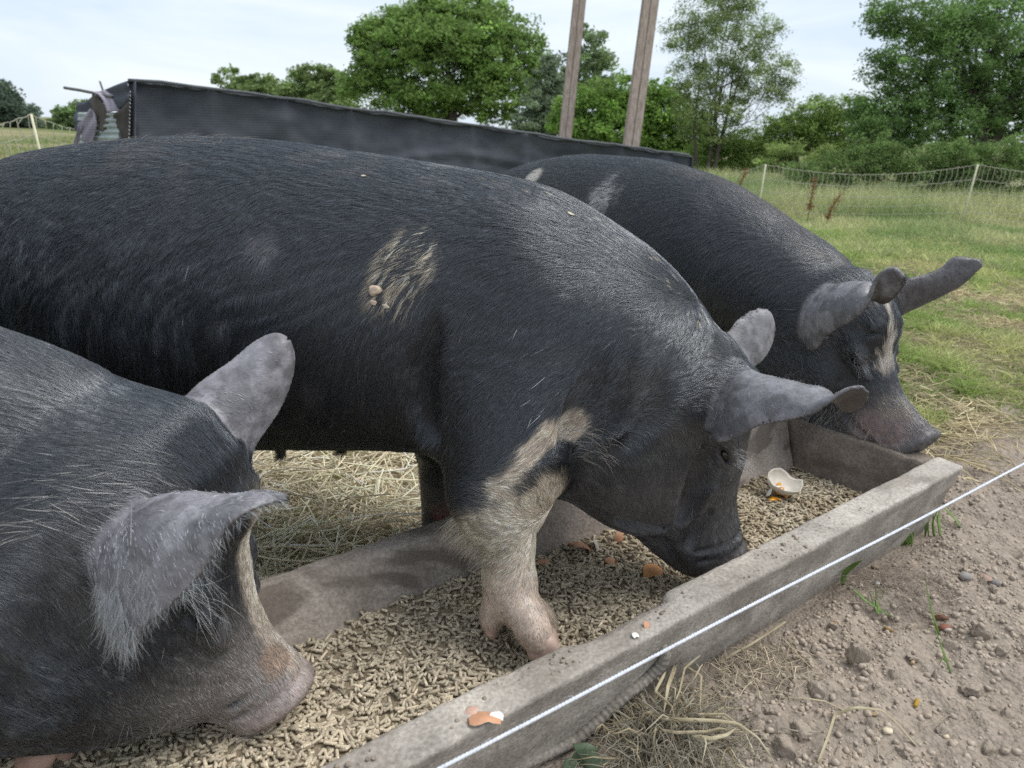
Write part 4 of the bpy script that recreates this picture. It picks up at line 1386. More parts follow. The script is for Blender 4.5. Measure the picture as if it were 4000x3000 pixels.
# ============================================================ far sow
def build_far():
    EARS.clear()
    p = Pig((.62, 2.33), math.radians(-56))
    xs = axis_grid([(-1.25, .10, .011), (.10, .40, .006), (.40, 1.02, .0038)])
    ys = axis_grid([(-.36, .24, .0046), (.24, .34, .009)])
    zs = axis_grid([(-.01, .10, .009), (.10, .72, .0042), (.72, .95, .007)])
    F = Field(xs, ys, zs)
    F.profile((0, 0), 0.0,
        [(-1.16, .56), (-1.13, .68), (-1.09, .755), (-1.023, .808), (-.828, .852), (-.597, .876), (-.298, .872), (-.123, .850), (.018, .822), (.15, .776), (.29, .716), (.42, .655), (.526, .605), (.6, .55), (.63, .50)],
        [(-1.16, .52), (-1.13, .42), (-1.05, .34), (-.8, .28), (-.5, .27), (-.2, .30), (.1, .31), (.3, .32), (.45, .36), (.63, .46)],
        [(-1.16, .03), (-1.13, .12), (-1.05, .19), (-.8, .25), (-.5, .265), (-.2, .25), (0, .225), (.2, .20), (.35, .175), (.5, .14), (.63, .08)],
        k=.03, e=2.3, egg=.05, cl=(.03, .25))
    for s in (-1, 1):
        hind(F, -.90, s)
        F.ell((.0, .115 * s, .56), (.18, .11, .22), .03)
        foreleg_plain(F, -.02, .15 * s)
    F.ell((.30, 0, .50), (.22, .165, .18), .05)
    H = Head((.45, .50), math.radians(-40), .445)
    H.ct, H.cr, H.eye = -.026, .066, np.array([.190, .084, .040])
    H.top_at = None
    F.profile(H.o, H.ang,
        [(-.10, .0), (-.08, .06), (-.05, .10), (0, .145), (.1, .152), (.143, .134), (.179, .098), (.244, .054), (.318, .032), (.378, .034), (.41, .041), (.437, .044), (.452, .03)],
        [(-.10, -.06), (-.08, -.12), (0, -.235), (.1, -.27), (.2, -.278), (.28, -.25), (.35, -.20), (.40, -.15), (.437, -.105), (.452, -.075)],
        [(-.10, .04), (-.08, .08), (0, .138), (.1, .126), (.16, .108), (.22, .094), (.28, .082), (.34, .068), (.39, .060), (.437, .060), (.452, .05)],
        k=.08, e=2.15, egg=.12, cl=(.10, .012))
    head_parts(F, H, .060, far=0)
    A = P4(p, [(3175, 1165, -.07), (3213, 1135, -.09), (3286, 1112, -.11), (3358, 1106, -.13), (3400, 1112, -.14), (3418, 1160, -.15), (3450, 1180, -.155), (3495, 1152, -.165), (3530, 1105, -.175)])
    B = P4(p, [(3130, 1240, -.11), (3142, 1310, -.135), (3174, 1366, -.165), (3238, 1300, -.185), (3310, 1256, -.20), (3364, 1217, -.21), (3400, 1160, -.215), (3415, 1112, -.215), (3445, 1068, -.21), (3492, 1051, -.205), (3530, 1082, -.195)])
    nb = np.cross(A[3] - A[0], B[4] - A[0]); nb /= np.linalg.norm(nb)
    if nb[1] > 0: nb = -nb
    stamp_ear(F, ear_sheet(A, B, [nb * .02, nb * .032, nb * .02, nb * .006, nb * .002]), r_mid=.0070, r_edge=.0055)
    A = P4(p, [(3440, 1150, .05), (3545, 1101, .10), (3623, 1083, .14), (3684, 1055, .17), (3735, 1016, .195), (3768, 1022, .205)])
    B = P4(p, [(3450, 1290, .09), (3503, 1232, .12), (3593, 1185, .15), (3684, 1141, .18), (3752, 1102, .20), (3785, 1062, .207)])
    stamp_ear(F, ear_sheet(A, B, np.array([.02, .015, .01])), r_mid=.011, r_edge=.009)
    # curled tail
    q = p.at(2085, 690, 0)
    F.chain([(-1.13, 0, .70), (-1.20, .0, .74), (-1.25, .03, .72), (-1.24, .05, .66)], [.024, .016, .012, .008], .02)
    V, Q = F.mesh()
    p.ears = list(EARS)
    return p, H, relax(V, Q, 3), Q
# ------------------------------------------------------------------ hide, bristles, eyes
def hide_material():
    m, n, l, b = new_mat('pig hide')
    at = n.new('ShaderNodeAttribute'); at.attribute_name = 'paint'
    tc = n.new('ShaderNodeTexCoord')
    no = n.new('ShaderNodeTexNoise'); no.inputs['Scale'].default_value = 55; no.inputs['Detail'].default_value = 6; no.inputs['Roughness'].default_value = .65
    l.new(tc.outputs['Object'], no.inputs['Vector'])
    mr = n.new('ShaderNodeMapRange'); mr.inputs['From Min'].default_value = .3; mr.inputs['From Max'].default_value = .7
    mr.inputs['To Min'].default_value = .65; mr.inputs['To Max'].default_value = 1.35
    l.new(no.outputs['Fac'], mr.inputs['Value'])
    mx = n.new('ShaderNodeMixRGB'); mx.blend_type = 'MULTIPLY'; mx.inputs['Fac'].default_value = 1
    l.new(at.outputs['Color'], mx.inputs['Color1']); l.new(mr.outputs['Result'], mx.inputs['Color2'])
    l.new(mx.outputs['Color'], b.inputs['Base Color'])
    vo = n.new('ShaderNodeTexVoronoi'); vo.feature = 'DISTANCE_TO_EDGE'; vo.inputs['Scale'].default_value = 210
    dn = n.new('ShaderNodeTexNoise'); dn.inputs['Scale'].default_value = 30; dn.inputs['Detail'].default_value = 4
    l.new(tc.outputs['Object'], dn.inputs['Vector'])
    va = n.new('ShaderNodeVectorMath'); va.operation = 'MULTIPLY_ADD'; va.inputs[1].default_value = (.02, .02, .02)
    l.new(dn.outputs['Color'], va.inputs[0]); l.new(tc.outputs['Object'], va.inputs[2])
    l.new(va.outputs['Vector'], vo.inputs['Vector'])
    b1 = n.new('ShaderNodeBump'); b1.inputs['Strength'].default_value = .35; b1.inputs['Distance'].default_value = .0015
    l.new(vo.outputs['Distance'], b1.inputs['Height'])
    b2 = n.new('ShaderNodeBump'); b2.inputs['Strength'].default_value = .5; b2.inputs['Distance'].default_value = .004
    l.new(no.outputs['Fac'], b2.inputs['Height']); l.new(b1.outputs['Normal'], b2.inputs['Normal'])
    l.new(b2.outputs['Normal'], b.inputs['Normal'])
    b.inputs['Roughness'].default_value = .50
    b.inputs['Specular IOR Level'].default_value = .6
    return m

def bristle_material():
    m, n, l, b = new_mat('pig bristles')
    at = n.new('ShaderNodeAttribute'); at.attribute_name = 'hair_colour'
    l.new(at.outputs['Color'], b.inputs['Base Color'])
    b.inputs['Roughness'].default_value = .36
    b.inputs['Specular IOR Level'].default_value = 1.0
    b.inputs['IOR'].default_value = 1.75
    b.inputs['Specular Tint'].default_value = (.90, .95, 1.0, 1)
    return m

M_HIDE, M_BRISTLE = hide_material(), bristle_material()
m_, n_, l_, b_ = new_mat('pig eye'); b_.inputs['Base Color'].default_value = (.012, .008, .006, 1); b_.inputs['Roughness'].default_value = .08
M_EYE = m_
M_HORN = speckled('hoof horn', (.40, .29, .24), 45, .75, 1.2, .45, .0008)

def near_sheet(V, S):
    """Distance of every vertex to an ear sheet (coarse), and the root-to-tip parameter of the closest sample."""
    n, m, _ = S.shape
    C = S[::3, ::3].reshape(-1, 3)
    u = np.repeat(np.arange(n)[::3] / (n - 1), len(range(0, m, 3)))
    d = np.full(len(V), 9.0); uu = np.zeros(len(V))
    lo, hi = C.min(0) - .03, C.max(0) + .03
    I = np.where(((V > lo) & (V < hi)).all(1))[0]
    for k in range(0, len(I), 20000):
        J = I[k:k + 20000]
        D = np.sqrt((V[J] ** 2).sum(1)[:, None] + (C ** 2).sum(1)[None] - 2 * V[J] @ C.T + 1e-9)
        a = D.argmin(1)
        d[J] = D[np.arange(len(J)), a]; uu[J] = u[a]
    return d, uu

def surf(p, V, px, py):
    """Vertex of the hide first met by the ray through a photo pixel."""
    o = p.loc(CAM); d = p.loc(CAM + ray(px, py)) - o; d /= np.linalg.norm(d)
    w = V - o; t = w @ d
    c = np.where(np.linalg.norm(w - t[:, None] * d, axis=1) < .008)[0]
    return V[c[t[c].argmin()]]

def mix(a, b, t):
    t = np.asarray(t)[:, None]
    return a * (1 - t) + np.asarray(b) * t

def chaindist(V, pts):
    d = np.full(len(V), 9.0); s = np.zeros(len(V))
    L = 0.0
    for a, b in zip(pts[:-1], pts[1:]):
        ba = b - a; ll = np.linalg.norm(ba)
        t = np.clip((V - a) @ ba / (ba @ ba), 0, 1)
        q = np.linalg.norm(V - a - t[:, None] * ba, axis=1)
        m = q < d
        d[m] = q[m]; s[m] = L + t[m] * ll
        L += ll
    return d, s

BLACK_SKIN = np.array([.0115, .013, .0175]); BLACK_HAIR = np.array([.0100, .0122, .0180])
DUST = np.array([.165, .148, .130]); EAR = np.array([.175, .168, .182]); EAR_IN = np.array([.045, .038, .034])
PINK = np.array([.45, .345, .275]); CREAM = np.array([.50, .425, .32]); MUD = np.array([.52, .43, .31])

def build_pig(name, build, label, paint, n_hair, hair_w, extra):
    p, H, V, Q = build()
    N = vnormals(V, Q)
    root = empty(name, p.O, p.th)
    tag(root, label, 'pig', 'black pigs eating at the trough')
    st = dict(p=p, H=H)
    ears = [near_sheet(V, S) for S in p.ears]
    st['ear'] = np.min([e[0] for e in ears], 0); st['earu'] = np.max([np.where(e[0] < .03, e[1], 0) for e in ears], 0)
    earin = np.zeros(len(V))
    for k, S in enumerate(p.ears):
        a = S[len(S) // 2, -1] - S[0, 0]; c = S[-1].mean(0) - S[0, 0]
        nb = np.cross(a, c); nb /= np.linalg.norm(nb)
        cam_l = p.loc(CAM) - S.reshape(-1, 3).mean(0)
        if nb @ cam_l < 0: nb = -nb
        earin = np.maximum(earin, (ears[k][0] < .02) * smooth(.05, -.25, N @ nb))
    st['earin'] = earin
    st['chains'] = {}
    skin, hair, length, dens, long_ = paint(V, N, st)
    body = put('body', mesh_from('body', V, Q, M_HIDE, True, cols=skin), root)
    # horn of the hooves one can see
    for px, py, Y, tilt, sz in st.get('hooves', ()):
        bm = bmesh.new(); bmesh.ops.create_uvsphere(bm, u_segments=28, v_segments=18, radius=1)
        for v in bm.verts:
            c = np.array(v.co)
            c = np.sign(c) * np.abs(c) ** .55          # squarish claw, flat sole
            c /= max(1.0, (np.abs(c) ** 3.2).sum() ** (1 / 3.2))
            c[0] *= 1 - .10 * c[2]; c[1] *= 1 - .18 * c[2]
            v.co = c * sz
        e_ = Matrix.Rotation(-p.th, 3, 'Z') @ Matrix.Rotation(tilt, 3, 'Y')
        o_ = bm_done('hoof', bm, M_HORN, root, tuple(p.at(px, py, Y)), True)
        o_.rotation_euler = e_.to_euler()
    # flakes of dried mud stuck in the coat
    for px, py, r, c in st.get('flakes', ()):
        o_ = p.loc(CAM); d_ = p.loc(CAM + ray(px, py)) - o_; d_ /= np.linalg.norm(d_)
        w_ = V - o_; tt = w_ @ d_
        dist = np.linalg.norm(w_ - tt[:, None] * d_, axis=1)
        c_ = np.where(dist < .007)[0]
        if len(c_) == 0: continue
        k_ = c_[tt[c_].argmin()]
        V1, T1 = stone_mesh(int(px) % 89, 2)
        V1 = V1 * (1 + .9 * (hash_noise(V1 * 2 + px, 1.6, 4) - .5))[:, None]
        nn = Vector(N[k_])
        q_ = Vector((0, 0, 1)).rotation_difference(nn)
        f_ = put('mud_flake', mesh_from('mud_flake', V1 * (r * .8, r * .58, min(.0009, r * .2)), T1, speckled('dried mud', c, 150, .7, 1.15, .9), False), root, tuple(V[k_] + N[k_] * .0028), q_.to_euler())
    # eyes
    for s in (-1, 1):
        c = H.p(H.eye[0] + .001, s * (H.eye[1] + .0015), H.eye[2])
        bm = bmesh.new(); bmesh.ops.create_uvsphere(bm, u_segments=20, v_segments=12, radius=.0135)
        bm_done('eye', bm, M_EYE, root, tuple(c), True)
    # bristles: roots by area x density
    tri = np.concatenate([Q[:, [0, 1, 2]], Q[:, [0, 2, 3]]])
    ar = np.linalg.norm(np.cross(V[tri[:, 1]] - V[tri[:, 0]], V[tri[:, 2]] - V[tri[:, 0]]), axis=1) * dens[tri].mean(1)
    cdf = np.cumsum(ar); cdf /= cdf[-1]
    I = np.searchsorted(cdf, rng.random(n_hair))
    r1, r2 = np.sqrt(rng.random(n_hair)), rng.random(n_hair)
    w = np.stack([1 - r1, r1 * (1 - r2), r1 * r2], -1)
    T = tri[I]
    P = (V[T] * w[..., None]).sum(1); NN = (N[T] * w[..., None]).sum(1); NN /= np.linalg.norm(NN, axis=1)[:, None]
    ln = (length[T] * w).sum(1); hc = (hair[T] * w[..., None]).sum(1)
    flow = p.flow(P, NN, st)
    if 'post' in st: hc, ln = st['post'](P, hc, ln)
    # jitter round the normal, clumped by noise
    ang = (fbm(P, 60, 2, 3) - .5) * .65 + (fbm(P, 14, 2, 8) - .5) * .6 + rng.normal(0, .07, n_hair)
    C = np.cross(NN, flow)
    ca_, cb_ = (P * flow).sum(1), (P * C).sum(1)
    clump = fbm(np.stack([cb_ * 150, ca_ * 20, P[:, 1] * 6], -1), 1.0, 2, 51)      # locks of hair lying together
    ang = ang + (fbm(np.stack([cb_ * 90, ca_ * 14, P[:, 1] * 6], -1), 1.0, 2, 57) - .5) * .9
    D = flow * np.cos(ang)[:, None] + C * np.sin(ang)[:, None]
    ln = ln * rng.uniform(.55, 1.2, n_hair)
    tone = np.exp(rng.normal(0, .40, n_hair)) * (.25 + 1.6 * clump) * (.6 + .8 * fbm(P, 35, 3, 5))
    hc = np.clip(hc * tone[:, None], 0, .8)
    lift = rng.uniform(.02, .09, n_hair) + .16 * smooth(.45, .7, clump)
    K = 4
    pts = np.zeros((n_hair, K, 3))
    curl = rng.normal(0, .06, n_hair)
    for k in range(K):
        t = k / (K - 1)
        pts[:, k] = P + (D * t + C * (curl * t * t)[:, None]) * ln[:, None] + NN * (ln * (lift * t - lift * .75 * t * t) + .0006)[:, None]
    rad = np.array([1.0, .95, .7, .15]) * hair_w * .5
    allp, allr, allc, sizes = [pts.reshape(-1, 3)], [np.tile(rad, n_hair)], [hc], [np.full(n_hair, K, int)]
    for q, rr, cc in extra(p, H, V, N, st):       # individually placed long hairs: (n,K,3), radius (K,), colour (n,3)
        allp.append(q.reshape(-1, 3)); allr.append(np.tile(rr, len(q))); allc.append(cc); sizes.append(np.full(len(q), q.shape[1], int))
    cu = bpy.data.hair_curves.new('bristles')
    cu.add_curves(np.concatenate(sizes).tolist())
    cu.attributes['position'].data.foreach_set('vector', np.concatenate(allp).astype(np.float32).ravel())
    ra = cu.attributes.get('radius') or cu.attributes.new('radius', 'FLOAT', 'POINT')
    ra.data.foreach_set('value', np.concatenate(allr).astype(np.float32))
    ca = cu.attributes.new('hair_colour', 'FLOAT_COLOR', 'CURVE')
    c4 = np.ones((sum(map(len, allc)), 4), np.float32); c4[:, :3] = np.concatenate(allc)
    ca.data.foreach_set('color', c4.ravel())
    cu.materials.append(M_BRISTLE)
    h = put('bristles', cu, root)
    h['kind'] = 'stuff'
    return root, p, H, st

def base_flow(p, P, N, st, tilt):
    """Backwards along the body with a downward lean of tilt radians, swept back along the head, down the legs."""
    H = st['H']
    D = np.stack([-np.cos(tilt), np.zeros(len(P)), -np.sin(tilt)], -1)
    h, y, t = H.inv(P)
    hd = np.array([-H.dx, 0, -H.dz])
    wh = smooth(-.10, .10, h) * smooth(-.40, -.25, t)
    D = D * (1 - wh)[:, None] + hd * wh[:, None] * 1.0
    D = D - N * (D * N).sum(1)[:, None]
    D += 1e-4
    return D / np.linalg.norm(D, axis=1)[:, None]

def hairs_at(roots, dirs, normals, length, lift, curl, rad, col, K=5, jit=.15, bend=(0, 0, -.3)):
    n = len(roots)
    dirs = dirs + rng.normal(0, jit, (n, 3)); dirs /= np.linalg.norm(dirs, axis=1)[:, None]
    ln = length * rng.uniform(.5, 1.15, n)
    side = np.cross(normals, dirs)
    q = np.zeros((n, K, 3))
    cv = rng.normal(0, curl, n)
    for k in range(K):
        t = k / (K - 1)
        q[:, k] = roots + (dirs * t + normals * (lift * t) + side * (cv * t * t)[:, None] + np.asarray(bend) * t * t) * ln[:, None]
    r = np.linspace(1, .2, K) * rad * .5
    c = np.clip(np.asarray(col) * np.exp(rng.normal(0, .25, (n, 1))), 0, .9) * np.ones((n, 1))
    return q, r, c

def pick(V, N, mask, n):
    I = rng.choice(np.where(mask)[0], n)
    return V[I], N[I]

# ---------------------------------------------------------------- middle sow
def paint_mid(V, N, st):
    p, H = st['p'], st['H']
    n = len(V)
    h, y, t = H.inv(V)
    skin = np.tile(BLACK_SKIN, (n, 1)); hair = np.tile(BLACK_HAIR, (n, 1))
    length = .027 - .011 * smooth(.05, .25, V[:, 0]) * smooth(.4, .5, V[:, 2]); dens = np.where(V[:, 1] < .06, 1.0, .12)
    dens *= np.where(V[:, 0] < -1.15, .3, 1)
    # dust on the back of the neck, cheek and along the spine
    d = smooth(.48, .66, fbm(V, 9, 4, 1)) * smooth(.0, .25, V[:, 0]) * .24
    d = np.maximum(d, smooth(.52, .7, fbm(V, 16, 3, 2)) * smooth(.80, .88, V[:, 2]) * .25)
    d = np.maximum(d, smooth(.45, .6, fbm(V, 22, 3, 4)) * smooth(.02, .12, h) * smooth(-.02, -.08, t) * .16)
    face = smooth(.05, .14, h)
    length = length * (1 - .60 * face); 
    skin = mix(skin, DUST, d * .8); hair = mix(hair, DUST, d)
    skin = mix(skin, np.array([.075, .070, .071]), face * .8); hair = mix(hair, np.array([.07, .066, .066]), face * .55)
    # snout
    sn = smooth(H.L - .05, H.L - .01, h)
    skin = mix(skin, np.array([.075, .06, .055]), sn); hair = mix(hair, np.array([.05, .045, .04]), sn * .6)
    dens = dens * (1 - .65 * sn) * (1 - .45 * face)
    # ears
    er = smooth(.020, .008, st['ear']) * smooth(.02, .16, st['earu'])
    skin = mix(skin, EAR, er); skin = skin * (1 - er * .45 * smooth(.45, .62, fbm(V, 28, 4, 77)))[:, None]; hair = mix(hair, EAR * .9, er)
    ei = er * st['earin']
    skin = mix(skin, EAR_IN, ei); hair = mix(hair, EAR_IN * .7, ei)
    length = length * (1 - er * .82); dens = dens * (1 - er * .88)
    # the cream foreleg
    leg = P4(p, [(1953, 1940, -.235), (1963, 2030, -.25), (1985, 2110, -.258), (1986, 2200, -.27), (1992, 2285, -.28), (2060, 2420, -.31), (2112, 2512, -.33)])
    dl, sl = chaindist(V, leg)
    inleg = smooth(.125, .10, dl)
    zb = p.at(1950, 1905, -.24)[2]
    rel = V[:, 2] - zb - (V[:, 0] - leg[0][0]) * .60 + (fbm(V, 24, 3, 6) - .5) * .06
    cr = inleg * smooth(.012, -.022, rel)
    blot = smooth(.052, .038, np.linalg.norm((V - p.at(1800, 1890, -.22)) * (1, .6, .8), axis=1) + (fbm(V, 30, 2, 2) - .5) * .02)
    cr = cr * (1 - blot)
    ds_, _ = chaindist(V, np.array([surf(p, V, *q) for q in ((1960, 1930), (2040, 1850), (2090, 1790), (2140, 1735), (2185, 1685), (2235, 1650))]))
    fold = smooth(.027, .012, ds_ + (fbm(V, 34, 2, 12) - .5) * .02)
    fold = np.maximum(fold, 0) + 0 * smooth(.044, .024, np.linalg.norm((V - p.at(2225, 1650, -.20)) * (.8, .6, 1), axis=1) + (fbm(V, 30, 2, 9) - .5) * .03)
    fold = np.maximum(fold, smooth(.036, .02, np.linalg.norm((V - p.at(2225, 1650, -.20)) * (.9, .6, 1), axis=1) + (fbm(V, 30, 2, 9) - .5) * .02))
    lower = smooth(.27, .20, V[:, 2]) * inleg
    skin = mix(skin, PINK, np.maximum(cr, fold * .8)); 
    hair = mix(hair, CREAM, np.maximum(cr, fold))
    hair = mix(hair, np.array([.47, .38, .30]), cr * lower * .8)
    dusty = smooth(.17, .12, V[:, 2]) * inleg
    skin = mix(skin, np.array([.36, .275, .215]), dusty * .6)
    length = np.where(cr > .4, .013 - .008 * lower, np.where(fold > .3, .013, length))
    hoof = 0 * smooth(.020, .012, np.linalg.norm((V - p.at(2118, 2525, -.335)) * (.75, .75, 1.25), axis=1) - .018)
    skin = mix(skin, np.array([.45, .345, .29]), hoof)
    tip = smooth(.016, .010, np.linalg.norm(V - p.at(1921, 2486, -.317), axis=1) - .006)
    skin = mix(skin, np.array([.45, .30, .25]), tip)
    dens = dens * (1 - .5 * lower) * (1 - np.maximum(hoof, tip)) * (1 + 1.2 * cr )
    # pink scar on the far foreleg
    fk = smooth(.05, .035, np.linalg.norm(V - p.at(1750, 1990, .11), axis=1))
    skin = mix(skin, np.array([.20, .08, .08]), fk * smooth(.42, .5, fbm(V, 30, 3, 3))); dens = dens * (1 - fk * .7)
    # rubbed grey patches on the flank
    for px, py, r, a in ((1010, 950, .045, .55), (840, 860, .010, .9), (870, 1260, .03, .25), (1230, 1520, .04, .20), (1650, 760, .03, .2), (700, 1180, .04, .12)):
        q = p.at(px, py, -.262)
        k = smooth(r, r * .3, np.linalg.norm(V - q, axis=1) + (fbm(V, 40, 2, 4) - .5) * r * .6) * a
        hair = mix(hair, np.array([.17, .155, .165]), k); skin = mix(skin, np.array([.15, .13, .135]), k)
    # dust under the belly line
    q = smooth(.36, .31, V[:, 2]) * smooth(-.75, -.5, V[:, 0]) * smooth(-.10, -.2, V[:, 0]) * smooth(.45, .62, fbm(V, 14, 3, 7))
    hair = mix(hair, DUST, q * .5); skin = mix(skin, DUST, q * .5)
    c0 = p.at(1540, 1090, -.262)
    ud = np.array([.52, 0, .85]); vd = np.array([.85, 0, -.52])
    c1 = p.at(2230, 830, -.10); c2 = p.at(2480, 1010, -.10)
    wt = p.at(2100, 1420, -.235)

    def post(P, hc, ln):
        Q_ = P - c0
        u, v = Q_ @ ud, Q_ @ vd
        env = smooth(1.25, .60, np.sqrt((v / .050) ** 2 + ((u - .010) / .075) ** 2)) * (P[:, 1] < -.1)
        st_ = fbm(np.stack([v * 230 + u * 12, u * 22, P[:, 1] * 0], -1), 1.0, 3, 2)
        k = env * smooth(.535, .58, st_ + .07 * smooth(.03, -.05, u)) 
        hc = mix(hc, MUD, np.clip(k, 0, 1))
        # specks of dried mud along the spine
        sp = smooth(.70, .75, fbm(P, 130, 2, 5)) * smooth(.045, .02, np.abs(P[:, 1] + .045)) * smooth(-.1, .05, P[:, 0]) * (P[:, 2] > .62)
        hc = mix(hc, MUD * .9, sp * .9)
        # scattered pale bristles
        rnd = rng.random(len(P))
        hc = np.where((rnd < .0035)[:, None], np.array([.17, .165, .17]), hc)
        line = smooth(.045, .01, np.abs((P[:, 0] - wt[0]) - (P[:, 2] - wt[2]) * -.25)) * smooth(.09, .05, np.abs(P[:, 2] - wt[2])) * (P[:, 1] < -.1)
        m = (rng.random(len(P)) < .010 * line)
        hc = np.where(m[:, None], np.array([.50, .48, .47]), hc)
        ln = np.where(m, .04, ln)
        return hc, ln
    st['post'] = post
    st['leg'] = leg
    st['hooves'] = [(2116, 2517, -.333, math.radians(-20), (.0270, .021, .0195)), (2132, 2492, -.288, math.radians(-14), (.021, .018, .017))]
    M1, M2 = (.50, .395, .30), (.52, .45, .35)
    st['flakes'] = [(1447, 1138, .0150, M1), (1445, 1180, .007, M1), (1497, 1204, .007, M2), (1410, 678, .005, M2), (2234, 825, .007, M2)]
    return skin, hair, length, dens, None

def flow_mid(p):
    def f(P, N, st):
        x, z = P[:, 0], P[:, 2]
        tilt = np.radians(22 + 44 * smooth(.90, .62, z) - 28 * smooth(.48, .32, z))
        tilt = tilt + np.radians(14) * smooth(-.2, -.6, x) - np.radians(22) * smooth(-.2, .1, x)
        D = base_flow(p, P, N, st, tilt)
        dl, sl = chaindist(P, st['leg'])
        w = smooth(.13, .09, dl) * smooth(.40, .30, z)
        low = smooth(.30, .20, z)
        L = np.stack([-.75 + .35 * low, np.zeros(len(P)), -.55 - .6 * low], -1)
        D = D * (1 - w)[:, None] + L * w[:, None]
        D = D - N * (D * N).sum(1)[:, None]
        return D / (np.linalg.norm(D, axis=1)[:, None] + 1e-9)
    return f

def extra_mid(p, H, V, N, st):
    out = []
    # ridge bristles along the spine
    m = (N[:, 2] > .93) & (V[:, 2] > .74) & (np.abs(V[:, 1]) < .10)
    r, n = pick(V, N, m, 1500)
    out.append(hairs_at(r, np.tile([-.9, 0, -.02], (len(r), 1)), n, .024, .12, .25, .0005, (.06, .055, .05)))
    m2 = m & (V[:, 0] < -.55) & (V[:, 0] > -.95)
    r, n = pick(V, N, m2, 300)
    out.append(hairs_at(r, np.tile([.5, -.1, .1], (len(r), 1)), n, .04, .08, .3, .0006, (.30, .25, .19)))
    # fringe on the back of the cream leg
    c = p.at(1800, 1990, -.25)
    for (px, py, yy, nn, ln) in ((1835, 2040, -.245, 110, .042), (1865, 2100, -.25, 90, .036), (1885, 2160, -.26, 60, .03)):
        q = p.at(px, py, yy)
        m = (np.linalg.norm(V - q, axis=1) < .030) & (V[:, 1] < -.15)
        if m.sum() > 10:
            r, n = pick(V, N, m, nn)
            out.append(hairs_at(r, np.tile([-.7, -.1, -.55], (len(r), 1)), n, ln, .1, .3, .0007, CREAM * 1.05))
    # white armpit hairs in front of the fold
    q = p.at(2300, 1740, -.19)
    m = np.linalg.norm(V - q, axis=1) < .035
    if m.sum() > 10:
        r, n = pick(V, N, m, 90)
        out.append(hairs_at(r, np.tile([.45, -.2, .25], (len(r), 1)), n, .040, .15, .4, .0005, (.42, .38, .32)))
    q = p.at(2225, 1650, -.2)
    m = np.linalg.norm(V - q, axis=1) < .036
    r, n = pick(V, N, m, 150)
    out.append(hairs_at(r, np.tile([-.75, -.25, -.15], (len(r), 1)), n, .022, .08, .3, .0005, CREAM))
    # lashes and whiskers
    e = H.p(H.eye[0], -(H.eye[1] + .012), H.eye[2] + .012)
    m = np.linalg.norm(V - e, axis=1) < .018
    if m.sum() > 3:
        r, n = pick(V, N, m, 46)
        out.append(hairs_at(r, np.tile([.8, -.3, .1], (len(r), 1)), n, .045, .1, .3, .0006, (.22, .21, .20)))
    h, y, t = H.inv(V)
    m = (h > H.L * .55) & (st['ear'] > .05)
    r, n = pick(V, N, m, 60)
    out.append(hairs_at(r, n * .6 + np.array([0, 0, .5]), n, .018, .1, .4, .0004, (.16, .15, .15), jit=.4))
    return out

